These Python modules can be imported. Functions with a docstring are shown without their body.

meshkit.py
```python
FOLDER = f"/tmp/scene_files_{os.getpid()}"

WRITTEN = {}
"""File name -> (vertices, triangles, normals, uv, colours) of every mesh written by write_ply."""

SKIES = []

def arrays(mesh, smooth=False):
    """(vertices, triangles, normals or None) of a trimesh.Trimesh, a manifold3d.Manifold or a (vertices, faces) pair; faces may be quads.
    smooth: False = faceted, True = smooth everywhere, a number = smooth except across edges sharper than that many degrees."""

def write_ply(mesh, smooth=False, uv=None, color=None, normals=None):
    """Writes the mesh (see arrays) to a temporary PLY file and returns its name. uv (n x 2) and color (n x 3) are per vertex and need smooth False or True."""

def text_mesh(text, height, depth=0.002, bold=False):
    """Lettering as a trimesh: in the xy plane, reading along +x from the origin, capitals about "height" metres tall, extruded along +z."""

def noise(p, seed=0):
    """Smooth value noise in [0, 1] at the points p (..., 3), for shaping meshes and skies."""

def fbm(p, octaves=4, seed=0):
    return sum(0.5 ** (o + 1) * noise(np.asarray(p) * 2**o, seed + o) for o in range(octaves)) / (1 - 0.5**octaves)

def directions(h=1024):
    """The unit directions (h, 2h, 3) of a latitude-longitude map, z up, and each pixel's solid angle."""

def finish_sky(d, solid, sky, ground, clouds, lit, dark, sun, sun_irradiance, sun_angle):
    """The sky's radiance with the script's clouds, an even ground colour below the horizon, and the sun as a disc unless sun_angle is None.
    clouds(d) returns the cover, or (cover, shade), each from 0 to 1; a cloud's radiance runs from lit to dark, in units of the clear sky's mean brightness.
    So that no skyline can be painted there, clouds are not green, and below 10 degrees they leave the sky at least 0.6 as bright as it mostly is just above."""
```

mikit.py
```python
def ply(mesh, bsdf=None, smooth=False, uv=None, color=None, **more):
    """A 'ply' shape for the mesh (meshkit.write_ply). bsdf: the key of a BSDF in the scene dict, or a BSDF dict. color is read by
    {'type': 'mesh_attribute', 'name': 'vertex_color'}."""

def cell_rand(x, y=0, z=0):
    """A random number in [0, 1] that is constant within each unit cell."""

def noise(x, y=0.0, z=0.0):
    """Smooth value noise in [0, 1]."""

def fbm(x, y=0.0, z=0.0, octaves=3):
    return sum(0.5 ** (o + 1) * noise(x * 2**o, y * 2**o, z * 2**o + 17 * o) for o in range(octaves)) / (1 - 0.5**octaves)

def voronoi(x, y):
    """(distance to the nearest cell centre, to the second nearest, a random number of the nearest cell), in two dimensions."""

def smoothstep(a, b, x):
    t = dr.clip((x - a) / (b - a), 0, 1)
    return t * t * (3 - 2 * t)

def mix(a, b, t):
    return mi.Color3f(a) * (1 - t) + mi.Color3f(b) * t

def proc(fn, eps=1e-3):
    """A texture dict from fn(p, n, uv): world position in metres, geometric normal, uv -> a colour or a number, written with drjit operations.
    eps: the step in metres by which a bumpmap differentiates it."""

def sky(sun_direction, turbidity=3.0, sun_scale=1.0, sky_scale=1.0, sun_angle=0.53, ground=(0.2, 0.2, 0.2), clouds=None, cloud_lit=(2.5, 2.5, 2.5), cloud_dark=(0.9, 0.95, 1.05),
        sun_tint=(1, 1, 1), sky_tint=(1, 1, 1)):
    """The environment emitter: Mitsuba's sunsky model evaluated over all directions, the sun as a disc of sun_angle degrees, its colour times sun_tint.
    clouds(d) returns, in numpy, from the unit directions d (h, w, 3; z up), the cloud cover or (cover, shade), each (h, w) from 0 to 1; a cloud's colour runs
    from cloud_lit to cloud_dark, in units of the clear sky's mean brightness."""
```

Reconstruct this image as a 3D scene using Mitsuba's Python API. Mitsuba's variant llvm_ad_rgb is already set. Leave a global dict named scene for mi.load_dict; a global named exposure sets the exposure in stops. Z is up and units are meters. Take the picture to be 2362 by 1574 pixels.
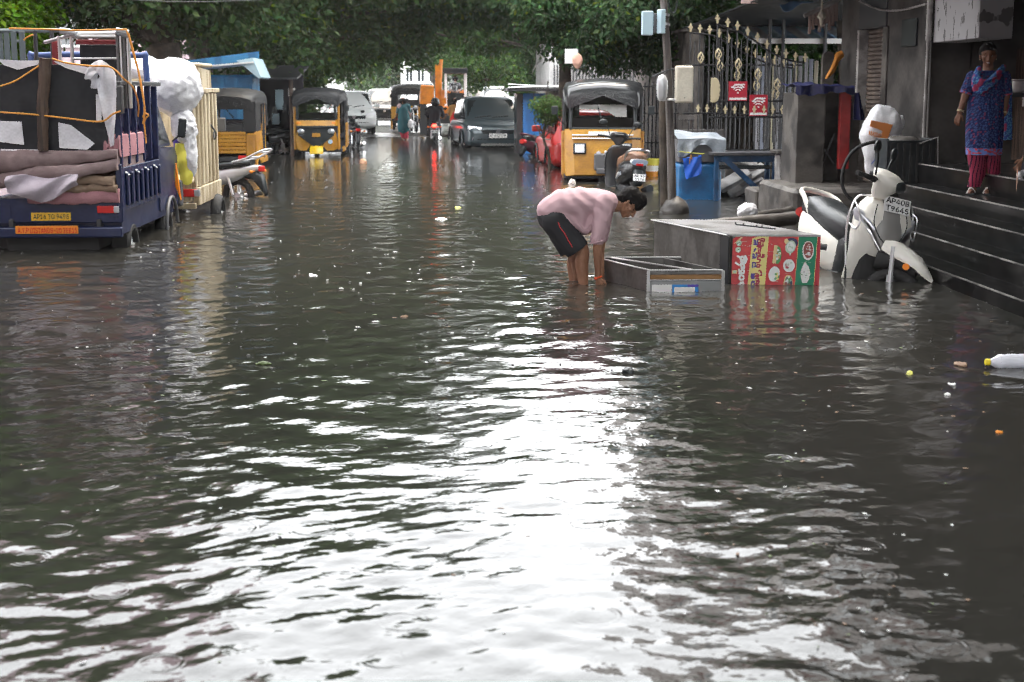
import math, random
import numpy as np
import trimesh
import manifold3d as m3
from shapely.geometry import Polygon
import drjit as dr
import mitsuba as mi
import mikit, meshkit
from mikit import proc, noise, fbm, voronoi, cell_rand, smoothstep, mix

# ------------------------------------------------------------------ camera, sky, exposure
F, CX, CY = 3400.0, 1181.0, 787.0            # focal length and centre in photograph pixels
PITCH, YAW = math.radians(9.68), math.radians(2.51)
CAM = np.array([0.0, 0.0, 1.7])
FWD = np.array([math.sin(YAW) * math.cos(PITCH), math.cos(YAW) * math.cos(PITCH), -math.sin(PITCH)])
RIGHT = np.array([math.cos(YAW), -math.sin(YAW), 0.0])
UP = np.cross(RIGHT, FWD)
T = mi.ScalarTransform4f
scene, labels = {}, {}
exposure = 4.75
scene['camera'] = {'type': 'thinlens', 'aperture_radius': 0.007, 'focus_distance': 13.2, 'fov': math.degrees(2 * math.atan(CX / F)), 'fov_axis': 'x', 'near_clip': 0.05, 'far_clip': 2000.0,
                   'to_world': T().look_at(origin=CAM.tolist(), target=(CAM + FWD).tolist(), up=[0, 0, 1])}
scene['daylight'] = mikit.sky([0.15, 0.25, 0.95], turbidity=3, sun_scale=0.1, sun_angle=30, clouds=lambda d: 1.0,
                              cloud_lit=(2.5, 2.55, 2.6), ground=(0.08, 0.08, 0.08))

# ------------------------------------------------------------------ helpers: points, meshes, entries
def ray(px, py):
    return FWD + RIGHT * (px - CX) / F + UP * (CY - py) / F
def on_z(px, py, z=0.0):
    d = ray(px, py); return CAM + d * ((z - CAM[2]) / d[2])
def on_y(px, py, y):
    d = ray(px, py); return CAM + d * (y / d[1])
def on_x(px, py, x):
    d = ray(px, py); return CAM + d * (x / d[0])
def ss(y):                                        # photograph pixels per metre at distance y
    return F / (y + 0.29)

def A(*v): return np.array(v, float)
def rotx(a): c, s = math.cos(a), math.sin(a); return np.array([[1, 0, 0], [0, c, -s], [0, s, c]])
def roty(a): c, s = math.cos(a), math.sin(a); return np.array([[c, 0, s], [0, 1, 0], [-s, 0, c]])
def rotz(a): c, s = math.cos(a), math.sin(a); return np.array([[c, -s, 0], [s, c, 0], [0, 0, 1]])
def deg(a): return math.radians(a)

def cat(*ms):
    ms = [m for m in ms if m is not None]
    vs, fs, n = [], [], 0
    for m in ms:
        v, f = (np.asarray(m.vertices), np.asarray(m.faces)) if hasattr(m, 'vertices') else m
        vs.append(v); fs.append(np.asarray(f) + n); n += len(v)
    return trimesh.Trimesh(np.vstack(vs), np.vstack(fs), process=False)
def move(m, t=(0, 0, 0), R=None, s=1.0):
    v = np.asarray(m.vertices) * s
    if R is not None: v = v @ np.asarray(R).T
    return trimesh.Trimesh(v + np.asarray(t, float), m.faces, process=False)
def hull(pts): return trimesh.Trimesh(np.asarray(pts, float)).convex_hull if False else trimesh.convex.convex_hull(np.asarray(pts, float))
def box(x0, x1, y0, y1, z0, z1, b=None):
    """A chamfered box."""
    x0, x1 = min(x0, x1), max(x0, x1); y0, y1 = min(y0, y1), max(y0, y1); z0, z1 = min(z0, z1), max(z0, z1)
    m = min(x1 - x0, y1 - y0, z1 - z0)
    b = min(0.008, m * 0.18) if b is None else min(b, m * 0.45)
    P = []
    for x, sx in ((x0, 1), (x1, -1)):
        for y, sy in ((y0, 1), (y1, -1)):
            for z, sz in ((z0, 1), (z1, -1)):
                P += [(x + sx * b, y + sy * b, z), (x + sx * b, y, z + sz * b), (x, y + sy * b, z + sz * b)]
    return hull(P)
def cbox(c, s, R=None, b=None):
    m = box(-s[0] / 2, s[0] / 2, -s[1] / 2, s[1] / 2, -s[2] / 2, s[2] / 2, b)
    return move(m, c, R)
def rbox(c, s, r, R=None, n=2):
    """A box with round edges of radius r."""
    sp = trimesh.creation.icosphere(n, r).vertices
    P = np.vstack([sp + A(a * (s[0] / 2 - r), b * (s[1] / 2 - r), d * (s[2] / 2 - r)) for a in (-1, 1) for b in (-1, 1) for d in (-1, 1)])
    return move(hull(P), c, R)
def ring_frame(t, ref=None):
    a = np.cross(t, ref if ref is not None else (A(0, 0, 1) if abs(t[2]) < 0.9 else A(1, 0, 0))); a /= np.linalg.norm(a) + 1e-12
    return a, np.cross(t, a)
def tube(pts, r, n=8, closed=False, caps=True, flat=1.0):
    p = np.asarray(pts, float); k = len(p)
    r = np.broadcast_to(np.asarray(r, float), (k,))
    t = np.roll(p, -1, 0) - np.roll(p, 1, 0) if closed else np.gradient(p, axis=0)
    t /= np.linalg.norm(t, axis=1, keepdims=True) + 1e-12
    a, _ = ring_frame(t[0]); A_ = []
    for i in range(k):
        a = a - t[i] * (a @ t[i]); a /= np.linalg.norm(a) + 1e-12
        A_.append(a)
    A_ = np.array(A_); B_ = np.cross(t, A_)
    an = np.arange(n) * 2 * math.pi / n
    v = p[:, None] + r[:, None, None] * (np.cos(an)[None, :, None] * A_[:, None] + flat * np.sin(an)[None, :, None] * B_[:, None])
    return skin(v, closed_len=closed, caps=caps and not closed)
def skin(rings, closed_len=False, caps=True, closed_ring=True):
    """Skins a stack of rings (k, n, 3)."""
    v = np.asarray(rings, float); k, n = v.shape[:2]
    i = np.arange(k if closed_len else k - 1); j = np.arange(n if closed_ring else n - 1)
    i, j = np.meshgrid(i, j, indexing='ij')
    i2, j2 = (i + 1) % k, (j + 1) % n
    a, b, c, d = i * n + j, i * n + j2, i2 * n + j2, i2 * n + j
    f = np.vstack([np.stack([a, b, c], -1).reshape(-1, 3), np.stack([a, c, d], -1).reshape(-1, 3)])
    V = v.reshape(-1, 3)
    if caps and closed_ring:
        V = np.vstack([V, v[0].mean(0), v[-1].mean(0)])
        q = np.arange(n); q2 = (q + 1) % n
        f = np.vstack([f, np.stack([q2, q, q * 0 + k * n], -1), np.stack([(k - 1) * n + q, (k - 1) * n + q2, q * 0 + k * n + 1], -1)])
    m = trimesh.Trimesh(V, f, process=False)
    if caps and closed_ring and m.volume < 0: m.invert()
    return m
def cyl(p0, p1, r, r1=None, n=14):
    return tube([p0, p1], [r, r if r1 is None else r1], n)
def curve(pts, n=12, closed=False):
    """Catmull-Rom through the points."""
    p = np.asarray(pts, float)
    q = np.vstack([p[-1:], p, p[:2]]) if closed else np.vstack([2 * p[0] - p[1], p, 2 * p[-1] - p[-2]])
    out = []
    for i in range(1, len(q) - 2):
        a, b, c, d = q[i - 1], q[i], q[i + 1], q[i + 2]
        for t in np.arange(n) / n:
            out.append(0.5 * (2 * b + (c - a) * t + (2 * a - 5 * b + 4 * c - d) * t * t + (3 * b - a - 3 * c + d) * t ** 3))
    if not closed: out.append(p[-1])
    return np.array(out)
def rope(pts, r, n=8, k=6): return tube(curve(pts, k), r, n)
def lathe(profile, n=24, c=(0, 0, 0), R=None):
    """profile: (radius, height) from bottom to top, turned about z."""
    an = np.arange(n) * 2 * math.pi / n
    v = np.array([[(r * math.cos(a), r * math.sin(a), h) for a in an] for r, h in profile])
    return move(skin(v, caps=True), c, R)
def ell(c, r, R=None, n=3):
    m = trimesh.creation.icosphere(n, 1.0)
    return move(trimesh.Trimesh(m.vertices * np.asarray(r, float), m.faces, process=False), c, R)
def prism(poly, d, o=(0, 0, 0), u=(1, 0, 0), w=(0, 0, 1), centre=False):
    """Extrudes the outline (2D points) laid out on axes u, w from o by d along u x w ... towards the viewer side given by the sign of d."""
    m = trimesh.creation.extrude_polygon(poly if isinstance(poly, Polygon) else Polygon(poly), abs(d), engine='earcut')
    u, w = np.asarray(u, float), np.asarray(w, float); nn = np.cross(u, w); nn /= np.linalg.norm(nn)
    z = m.vertices[:, 2:] * (1 if d > 0 else -1) - (d / 2 if centre else 0)
    r = trimesh.Trimesh(np.asarray(o, float) + m.vertices[:, :1] * u + m.vertices[:, 1:2] * w + z * nn, m.faces, process=False)
    if r.volume < 0: r.invert()
    return r
def sheet(fn, nu, nv, thick=0.0):
    """A grid surface fn(u, v) -> point for u, v in 0..1; with a thickness it becomes a closed slab."""
    u, v = np.meshgrid(np.linspace(0, 1, nu), np.linspace(0, 1, nv), indexing='ij')
    P = np.array([[fn(a, b) for a, b in zip(ru, rv)] for ru, rv in zip(u, v)], float)
    m = skin(P, caps=False, closed_ring=False)
    if thick:
        N = np.array(m.vertex_normals)
        bot = trimesh.Trimesh(m.vertices - N * thick, m.faces[:, ::-1], process=False)
        idx = np.arange(nu * nv).reshape(nu, nv)
        e = np.concatenate([idx[0, :], idx[1:, -1], idx[-1, -2::-1], idx[-2:0:-1, 0]]); e2 = np.roll(e, -1); k = nu * nv
        side = np.vstack([np.stack([e, e2, e2 + k], -1), np.stack([e, e2 + k, e + k], -1)])
        m = trimesh.Trimesh(np.vstack([m.vertices, bot.vertices]), np.vstack([m.faces, bot.faces + k, side]), process=False)
        m.fix_normals() if False else None
        if m.volume < 0: m.invert()
    return m
def jitter(m, amp, freq, seed=0):
    """Crumples a mesh along its normals."""
    v = np.asarray(m.vertices); N = np.asarray(m.vertex_normals)
    h = (meshkit.fbm(v * freq, 3, seed) - 0.5) * 2 * amp
    return trimesh.Trimesh(v + N * h[:, None], m.faces, process=False)
def tomf(m): return m3.Manifold(m3.Mesh(np.asarray(m.vertices, np.float32), np.asarray(m.faces, np.uint32)))
def frommf(x):
    q = x.to_mesh(); return trimesh.Trimesh(np.asarray(q.vert_properties)[:, :3], np.asarray(q.tri_verts), process=False)
def bones(chains, length=0.03, taubin=8):
    """Joins hulls of sphere pairs ((p, r), (q, r)) into one smooth body."""
    acc = []
    for chain in chains:
        for (p, r), (q, s) in zip(chain[:-1], chain[1:]):
            def S(c, rr):
                sx = m3.Manifold.sphere(1.0, 14)
                rr = (rr, rr, rr) if np.isscalar(rr) else rr
                return sx.scale([float(x) for x in rr]).translate([float(x) for x in c])
            acc.append(m3.Manifold.batch_hull([S(p, r), S(q, s)]))
    b = m3.Manifold.batch_boolean(acc, m3.OpType.Add).refine_to_length(length)
    m = frommf(b); m.merge_vertices()
    trimesh.smoothing.filter_taubin(m, iterations=taubin)
    return m

PLACE = {}
def numbered(name):
    if name not in scene and name not in labels and name not in PLACE: return name
    k = 1
    while f'{name}_{k:03d}' in scene or f'{name}_{k:03d}' in labels or f'{name}_{k:03d}' in PLACE: k += 1
    return f'{name}_{k:03d}'
def thing(name, label, category, at=None, group=None):
    """A thing whose parts follow; at: a transform for its parts."""
    key = numbered(name); PLACE[key] = at
    labels[key] = {'label': label, 'category': category}
    if group: labels[key]['group'] = group
    return key
def ent(name, mesh, mat, parent=None, smooth=35, label=None, category=None, group=None, kind=None, **more):
    key = numbered((parent + '__' if parent else '') + name); PLACE.setdefault(key, None)
    d = mikit.ply(mesh, mat, smooth, **more) if not isinstance(mesh, dict) else dict(mesh)
    root = parent.split('__')[0] if parent else None
    if root and PLACE.get(root) is not None: d['to_world'] = PLACE[root]
    scene[key] = d
    x = {k: v for k, v in (('label', label), ('category', category), ('group', group), ('kind', kind)) if v}
    if x: labels[key] = x
    return key
def struct(name, mesh, mat, smooth=35, **k): return ent(name, mesh, mat, None, smooth, kind='structure', **k)
def place(x, y, z=0, rz=0, rx=0, ry=0, s=1.0):
    return T().translate([float(x), float(y), float(z)]).rotate([0, 0, 1], rz).rotate([1, 0, 0], rx).rotate([0, 1, 0], ry).scale([s, s, s])

# ------------------------------------------------------------------ materials
def rgb(c): return {'type': 'rgb', 'value': list(map(float, c))} if not isinstance(c, dict) else c
def mat(name, color, rough=0.5, metal=0.0, spec=0.5, **more):
    scene['m_' + name] = {'type': 'twosided', 'bsdf': {'type': 'principled', 'base_color': rgb(color), 'roughness': rough if isinstance(rough, dict) else float(rough), 'metallic': float(metal), 'specular': float(spec), **more}}
    return 'm_' + name
def dif(name, color):
    scene['m_' + name] = {'type': 'twosided', 'bsdf': {'type': 'diffuse', 'reflectance': rgb(color)}}
    return 'm_' + name
def mottled(c0, c1, f, f2=None, lo=0.35, hi=0.65):
    """Two tones in patches with a finer grain (dirt, stains)."""
    def fn(p, n, uv):
        t = smoothstep(lo, hi, fbm(p.x * f, p.y * f, p.z * f, 4))
        g = noise(p.x * (f2 or f * 14), p.y * (f2 or f * 14), p.z * (f2 or f * 14))
        return mix(c0, c1, t) * (0.9 + 0.2 * g)
    return proc(fn)
def streaked(c0, c1, fx, fz, lo=0.4, hi=0.62):
    """Vertical run marks (rain dirt) on an upright face."""
    def fn(p, n, uv):
        t = smoothstep(lo, hi, fbm(p.x * fx, p.y * fx, p.z * fz, 4))
        return mix(c0, c1, t) * (0.9 + 0.2 * noise(p.x * 40, p.y * 40, p.z * 40))
    return proc(fn)

# painted metal, plastics
BLUE = mat('truck_blue', mottled((0.005, 0.012, 0.052), (0.012, 0.020, 0.062), 3.0), 0.3)
BEIGE = mat('beige_paint', streaked((0.50, 0.43, 0.30), (0.30, 0.24, 0.15), 9, 1.2), 0.5)
YEL = mat('auto_yellow', mottled((0.50, 0.245, 0.025), (0.40, 0.18, 0.02), 3.0), 0.3, clearcoat=0.5)
BLK = mat('black_plastic', (0.014, 0.018, 0.02), 0.4)
MATBLK = mat('black_rubber', (0.02, 0.02, 0.02), 0.75)
HOODW = mat('wet_canvas', (0.022, 0.023, 0.025), 0.22, spec=0.9)
HOOD = mat('black_canvas', (0.022, 0.023, 0.025), 0.55)
GREY = mat('grey_plastic', (0.10, 0.10, 0.105), 0.45)
DKGREY = mat('dark_grey_metal', (0.05, 0.052, 0.056), 0.4, 0.3)
WHITE = mat('white_paint', (0.72, 0.70, 0.64), 0.22, clearcoat=0.8)
WPLAIN = mat('white_plain', (0.75, 0.75, 0.74), 0.5)
SILVER = mat('silver_paint', (0.55, 0.56, 0.57), 0.3, 0.4)
CHROME = mat('chrome', (0.75, 0.75, 0.76), 0.14, 1.0)
STEEL = mat('steel', streaked((0.20, 0.195, 0.19), (0.12, 0.115, 0.11), 6, 2.5), 0.38, 0.7)
ALU = mat('aluminium', (0.62, 0.62, 0.62), 0.3, 0.85)
RED = mat('red_plastic', (0.55, 0.015, 0.012), 0.25)
REDCAR = mat('red_car_paint', (0.33, 0.016, 0.014), 0.22, clearcoat=0.8)
AMBER = mat('amber_plastic', (0.80, 0.22, 0.01), 0.25)
LAMPG = mat('lamp_glass', (0.55, 0.57, 0.6), 0.1, 0.5)
CARBLUE = mat('car_slate_paint', (0.045, 0.065, 0.075), 0.2, 0.2, clearcoat=1.0)
CARWHITE = mat('car_white_paint', (0.50, 0.52, 0.52), 0.2, clearcoat=1.0)
CARBLACK = mat('car_black_paint', (0.02, 0.02, 0.022), 0.2, clearcoat=1.0)
CARSILVER = mat('car_silver_paint', (0.4, 0.42, 0.44), 0.25, 0.3, clearcoat=1.0)
MAROON = mat('maroon_paint', (0.07, 0.018, 0.03), 0.22, clearcoat=1.0)
GLASSDK = mat('dark_window', (0.02, 0.025, 0.027), 0.06, 0.0, 0.9)
scene['m_pane'] = {'type': 'thindielectric', 'int_ior': 1.5}; PANE = 'm_pane'
ORANGE = mat('machine_orange', mottled((0.62, 0.20, 0.02), (0.40, 0.13, 0.02), 2.5), 0.45)
KIOSK = mat('kiosk_blue', streaked((0.035, 0.17, 0.44), (0.03, 0.12, 0.32), 5, 1.0), 0.5)
SHACK = mat('shack_blue', streaked((0.045, 0.19, 0.36), (0.035, 0.13, 0.26), 5, 0.8), 0.5)
PALEBLUE = mat('pale_blue', (0.42, 0.56, 0.62), 0.5)
# fabrics, skin
PINK = mat('pink_cotton', (0.50, 0.345, 0.375), 0.85, spec=0.2)
SHORTS = mat('charcoal_jersey', (0.030, 0.031, 0.034), 0.8, spec=0.2)
PIPING = mat('red_piping', (0.60, 0.04, 0.05), 0.7)
SKIN = mat('brown_skin', mottled((0.30, 0.155, 0.095), (0.25, 0.125, 0.075), 12), 0.45, spec=0.4)
SKIN2 = mat('dark_skin', (0.17, 0.078, 0.045), 0.45, spec=0.4)
HAIR = mat('black_hair', (0.010, 0.009, 0.009), 0.75, spec=0.15)
def _kurta(p, n, uv):
    a, b, c = voronoi(p.x * 42, p.z * 42 + p.y * 20)
    t = smoothstep(0.46, 0.30, a)
    col = mix((0.016, 0.022, 0.095), (0.04, 0.075, 0.19), t)
    return mix(col, (0.20, 0.035, 0.08), smoothstep(0.8, 0.86, c) * t)
KURTA = mat('kurta_print', proc(_kurta), 0.8, spec=0.2)
def _scarf(p, n, uv):
    a, b, c = voronoi(p.x * 55, p.z * 55 + p.y * 20)
    return mix(mix((0.03, 0.06, 0.26), (0.10, 0.28, 0.42), smoothstep(0.45, 0.3, a)), (0.30, 0.04, 0.10), smoothstep(0.62, 0.68, noise(p.x * 22, p.z * 22 + p.y * 9, 3.0)))
SCARF = mat('scarf_print', proc(_scarf), 0.8, spec=0.2)
def _stripe(p, n, uv):
    w = smoothstep(0.35, 0.5, dr.abs(dr.sin(p.x * 95 + 2.2 * noise(p.x * 8, p.y * 8, p.z * 5))))
    return mix((0.04, 0.010, 0.025), (0.26, 0.028, 0.065), w)
STRIPE = mat('striped_trousers', proc(_stripe), 0.8, spec=0.2)
BORDER = mat('kurta_border', proc(lambda p, n, uv: mix((0.42, 0.05, 0.07), (0.10, 0.16, 0.42), smoothstep(0.4, 0.5, noise(p.x * 45, p.y * 45, p.z * 60)))), 0.8)
def cloth(name, c, r=0.85): return mat(name, c, r, spec=0.2)
TEAL, REDCLOTH = cloth('teal_cloth', (0.03, 0.085, 0.10)), cloth('red_cloth', (0.32, 0.04, 0.06))
DARKCLOTH, TAN = cloth('dark_cloth', (0.03, 0.03, 0.035)), cloth('tan_cloth', (0.40, 0.20, 0.07))
MAUVE = mat('mauve_blanket', mottled((0.25, 0.19, 0.19), (0.19, 0.14, 0.14), 6, 160), 0.95, spec=0.1)
ROSE = mat('rose_blanket', mottled((0.40, 0.21, 0.23), (0.33, 0.17, 0.19), 5, 160), 0.95, spec=0.1)
TANBL = mat('tan_blanket', mottled((0.26, 0.19, 0.14), (0.20, 0.14, 0.10), 6, 160), 0.95, spec=0.1)
LAVBL = mat('pale_lavender_blanket', mottled((0.42, 0.38, 0.43), (0.34, 0.30, 0.35), 6, 160), 0.95, spec=0.1)
SHEETW = mat('white_vinyl', mottled((0.74, 0.74, 0.78), (0.60, 0.60, 0.64), 4), 0.5)
SACKW = mat('white_sack', mottled((0.72, 0.72, 0.73), (0.58, 0.58, 0.60), 5, 90), 0.45)
BOARD = mat('black_board', streaked((0.012, 0.013, 0.017), (0.022, 0.023, 0.027), 5, 3), 0.6, spec=0.3)
PLASTICG = mat('grey_sheet', mottled((0.33, 0.36, 0.39), (0.22, 0.25, 0.28), 5), 0.3)
TARPB = mat('blue_tarp', (0.010, 0.012, 0.055), 0.4)
BAGBLUE = mat('blue_bag', (0.015, 0.10, 0.50), 0.4)
DRUM = mat('blue_drum', mottled((0.02, 0.13, 0.30), (0.02, 0.09, 0.22), 4), 0.35)
YBAG = mat('yellow_bag', (0.66, 0.60, 0.08), 0.5)
PURP = mat('purple_bag', (0.10, 0.07, 0.42), 0.4)
ROPE = mat('orange_rope', (0.62, 0.27, 0.05), 0.7)
# masonry, wood, ground
CONC = mat('wet_concrete', mottled((0.095, 0.085, 0.075), (0.034, 0.030, 0.027), 2.5, 50), 0.5)
CONCL = mat('pale_concrete', mottled((0.30, 0.29, 0.28), (0.15, 0.14, 0.135), 5, 60), 0.6)
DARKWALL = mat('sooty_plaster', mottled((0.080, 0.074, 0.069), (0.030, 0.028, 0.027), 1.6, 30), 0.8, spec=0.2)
PEEL = mat('peeling_paint', proc(lambda p, n, uv: mix((0.25, 0.245, 0.25), (0.08, 0.076, 0.076), smoothstep(0.60, 0.66, fbm(p.x * 9, p.y * 20, p.z * 6, 3)))), 0.7)
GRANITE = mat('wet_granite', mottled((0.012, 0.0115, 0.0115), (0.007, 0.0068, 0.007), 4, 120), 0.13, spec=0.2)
NOSING = mat('white_nosing', mottled((0.24, 0.23, 0.22), (0.05, 0.048, 0.046), 3.5), 0.5)
SHUT = mat('shutter_slats', streaked((0.14, 0.105, 0.085), (0.08, 0.06, 0.05), 4, 1.5), 0.5, 0.2)
WOOD = mat('dark_wood', streaked((0.085, 0.055, 0.04), (0.04, 0.027, 0.02), 30, 1.5), 0.65)
PLYW = mat('brown_wood', streaked((0.28, 0.15, 0.055), (0.18, 0.09, 0.03), 3, 30), 0.5)
REDPOST = mat('red_post_paint', mottled((0.30, 0.02, 0.02), (0.20, 0.016, 0.016), 3), 0.5)
BLUEFR = mat('blue_frame_paint', mottled((0.016, 0.065, 0.15), (0.012, 0.035, 0.08), 4), 0.45)
BARK = mat('bark', mottled((0.085, 0.068, 0.052), (0.04, 0.033, 0.027), 5, 30), 0.85)
GATEB = mat('gate_black', (0.012, 0.012, 0.014), 0.45)
GOLD = mat('finial_cream', (0.52, 0.44, 0.28), 0.5)
CREAM = mat('cream_box', mottled((0.62, 0.58, 0.48), (0.52, 0.47, 0.38), 4), 0.45)
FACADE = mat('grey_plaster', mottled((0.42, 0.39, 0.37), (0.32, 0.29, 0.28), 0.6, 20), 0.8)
PINKWALL = mat('pink_plaster', mottled((0.50, 0.38, 0.41), (0.40, 0.31, 0.33), 0.6, 20), 0.8)
WHITEWALL = mat('white_plaster', mottled((0.62, 0.61, 0.60), (0.48, 0.47, 0.46), 0.6, 20), 0.8)
MAROONWALL = mat('maroon_brick', mottled((0.14, 0.04, 0.035), (0.09, 0.03, 0.028), 2.0, 20), 0.8)
RAG = cloth('orange_rag', (0.50, 0.20, 0.04))
# ------------------------------------------------------------------ the setting: road, water
rng = np.random.default_rng(7)
def ground_z(x, y):
    y = np.asarray(y, float)
    t = np.clip((y - 44) / 14, 0, 1)
    return -0.31 + 0.37 * t * t * (3 - 2 * t) + 0.10 * np.clip((y - 56) / 90, 0, 1)
gx = np.concatenate([[-400, -120, -40], np.linspace(-16, 16, 33), [40, 120, 400]])
gy = np.concatenate([[-200, -50, 0], np.linspace(5, 150, 117), [250, 500, 900]])
GX, GY = np.meshgrid(gx, gy, indexing='ij')
GZ = ground_z(GX, GY) + 0.035 * (meshkit.noise(np.stack([GX * 0.5, GY * 0.35, GX * 0], -1), 3) - 0.5) * (np.abs(GX) < 16)
ASPH = mat('wet_asphalt', proc(lambda p, n, uv: mix((0.075, 0.073, 0.07), (0.035, 0.034, 0.034), smoothstep(0.4, 0.6, fbm(p.x * 0.8, p.y * 0.25, 0.0, 4))) * (0.8 + 0.4 * noise(p.x * 25, p.y * 25))),
           proc(lambda p, n, uv: 0.12 + 0.3 * smoothstep(0.35, 0.6, fbm(p.x * 0.5, p.y * 0.2, 5.0, 3))))
struct('road', skin(np.stack([GX, GY, GZ], -1), caps=False, closed_ring=False), ASPH, True)

class Waves:
    def __init__(self):
        r = np.random.default_rng(11); n = 64
        self.lam = np.exp(r.uniform(math.log(0.075), math.log(0.75), n))
        self.dir = math.pi / 2 + 0.10 + r.normal(0, 0.72, n)
        self.ph = r.uniform(0, 2 * math.pi, n)
        w = np.where(self.lam > 0.42, 0.8, 1.0)
        self.slope = w * 0.060 * math.sqrt(2.0 / n)
        t, s = np.meshgrid(np.arange(0), np.arange(0)); self.r = r
    def __call__(self, x, y, spacing):
        h = 0
        g = 0.55 + 0.9 * meshkit.fbm(np.stack([x * 0.28, y * 0.13, x * 0], -1), 2, 5)
        wx = x + 0.35 * (meshkit.noise(np.stack([x * 0.7, y * 0.7, x * 0], -1), 21) - 0.5)
        wy = y + 0.45 * (meshkit.noise(np.stack([x * 0.6, y * 0.9, x * 0], -1), 22) - 0.5)
        for l, d, p, s in zip(self.lam, self.dir, self.ph, self.slope):
            k = 2 * math.pi / l
            h = h + (s / k) * np.sin(k * (wx * math.cos(d) + wy * math.sin(d)) + p) * np.clip(l / (2.6 * spacing) - 0.6, 0, 1)
        return h * g
WAVE = Waves()
rows = [1.6]
while rows[-1] < 62: rows.append(rows[-1] * 1.0042 + 0.002)
rows = np.array(rows); cols = np.linspace(-1, 1, 520)
WX = cols[None, :] * (rows[:, None] * 0.47 + 2.6); WY = np.broadcast_to(rows[:, None], WX.shape)
sp = np.broadcast_to(np.gradient(rows)[:, None], WX.shape) * 0.8
edge = np.clip((1 - np.abs(cols))[None, :] * 14, 0, 1) * np.clip((WY - 1.6) / 1.0, 0, 1)
WZ = WAVE(WX, WY, sp) * edge
DROPS = []
def near_ring(x, y, z):
    return z
r2 = np.random.default_rng(5)
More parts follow.
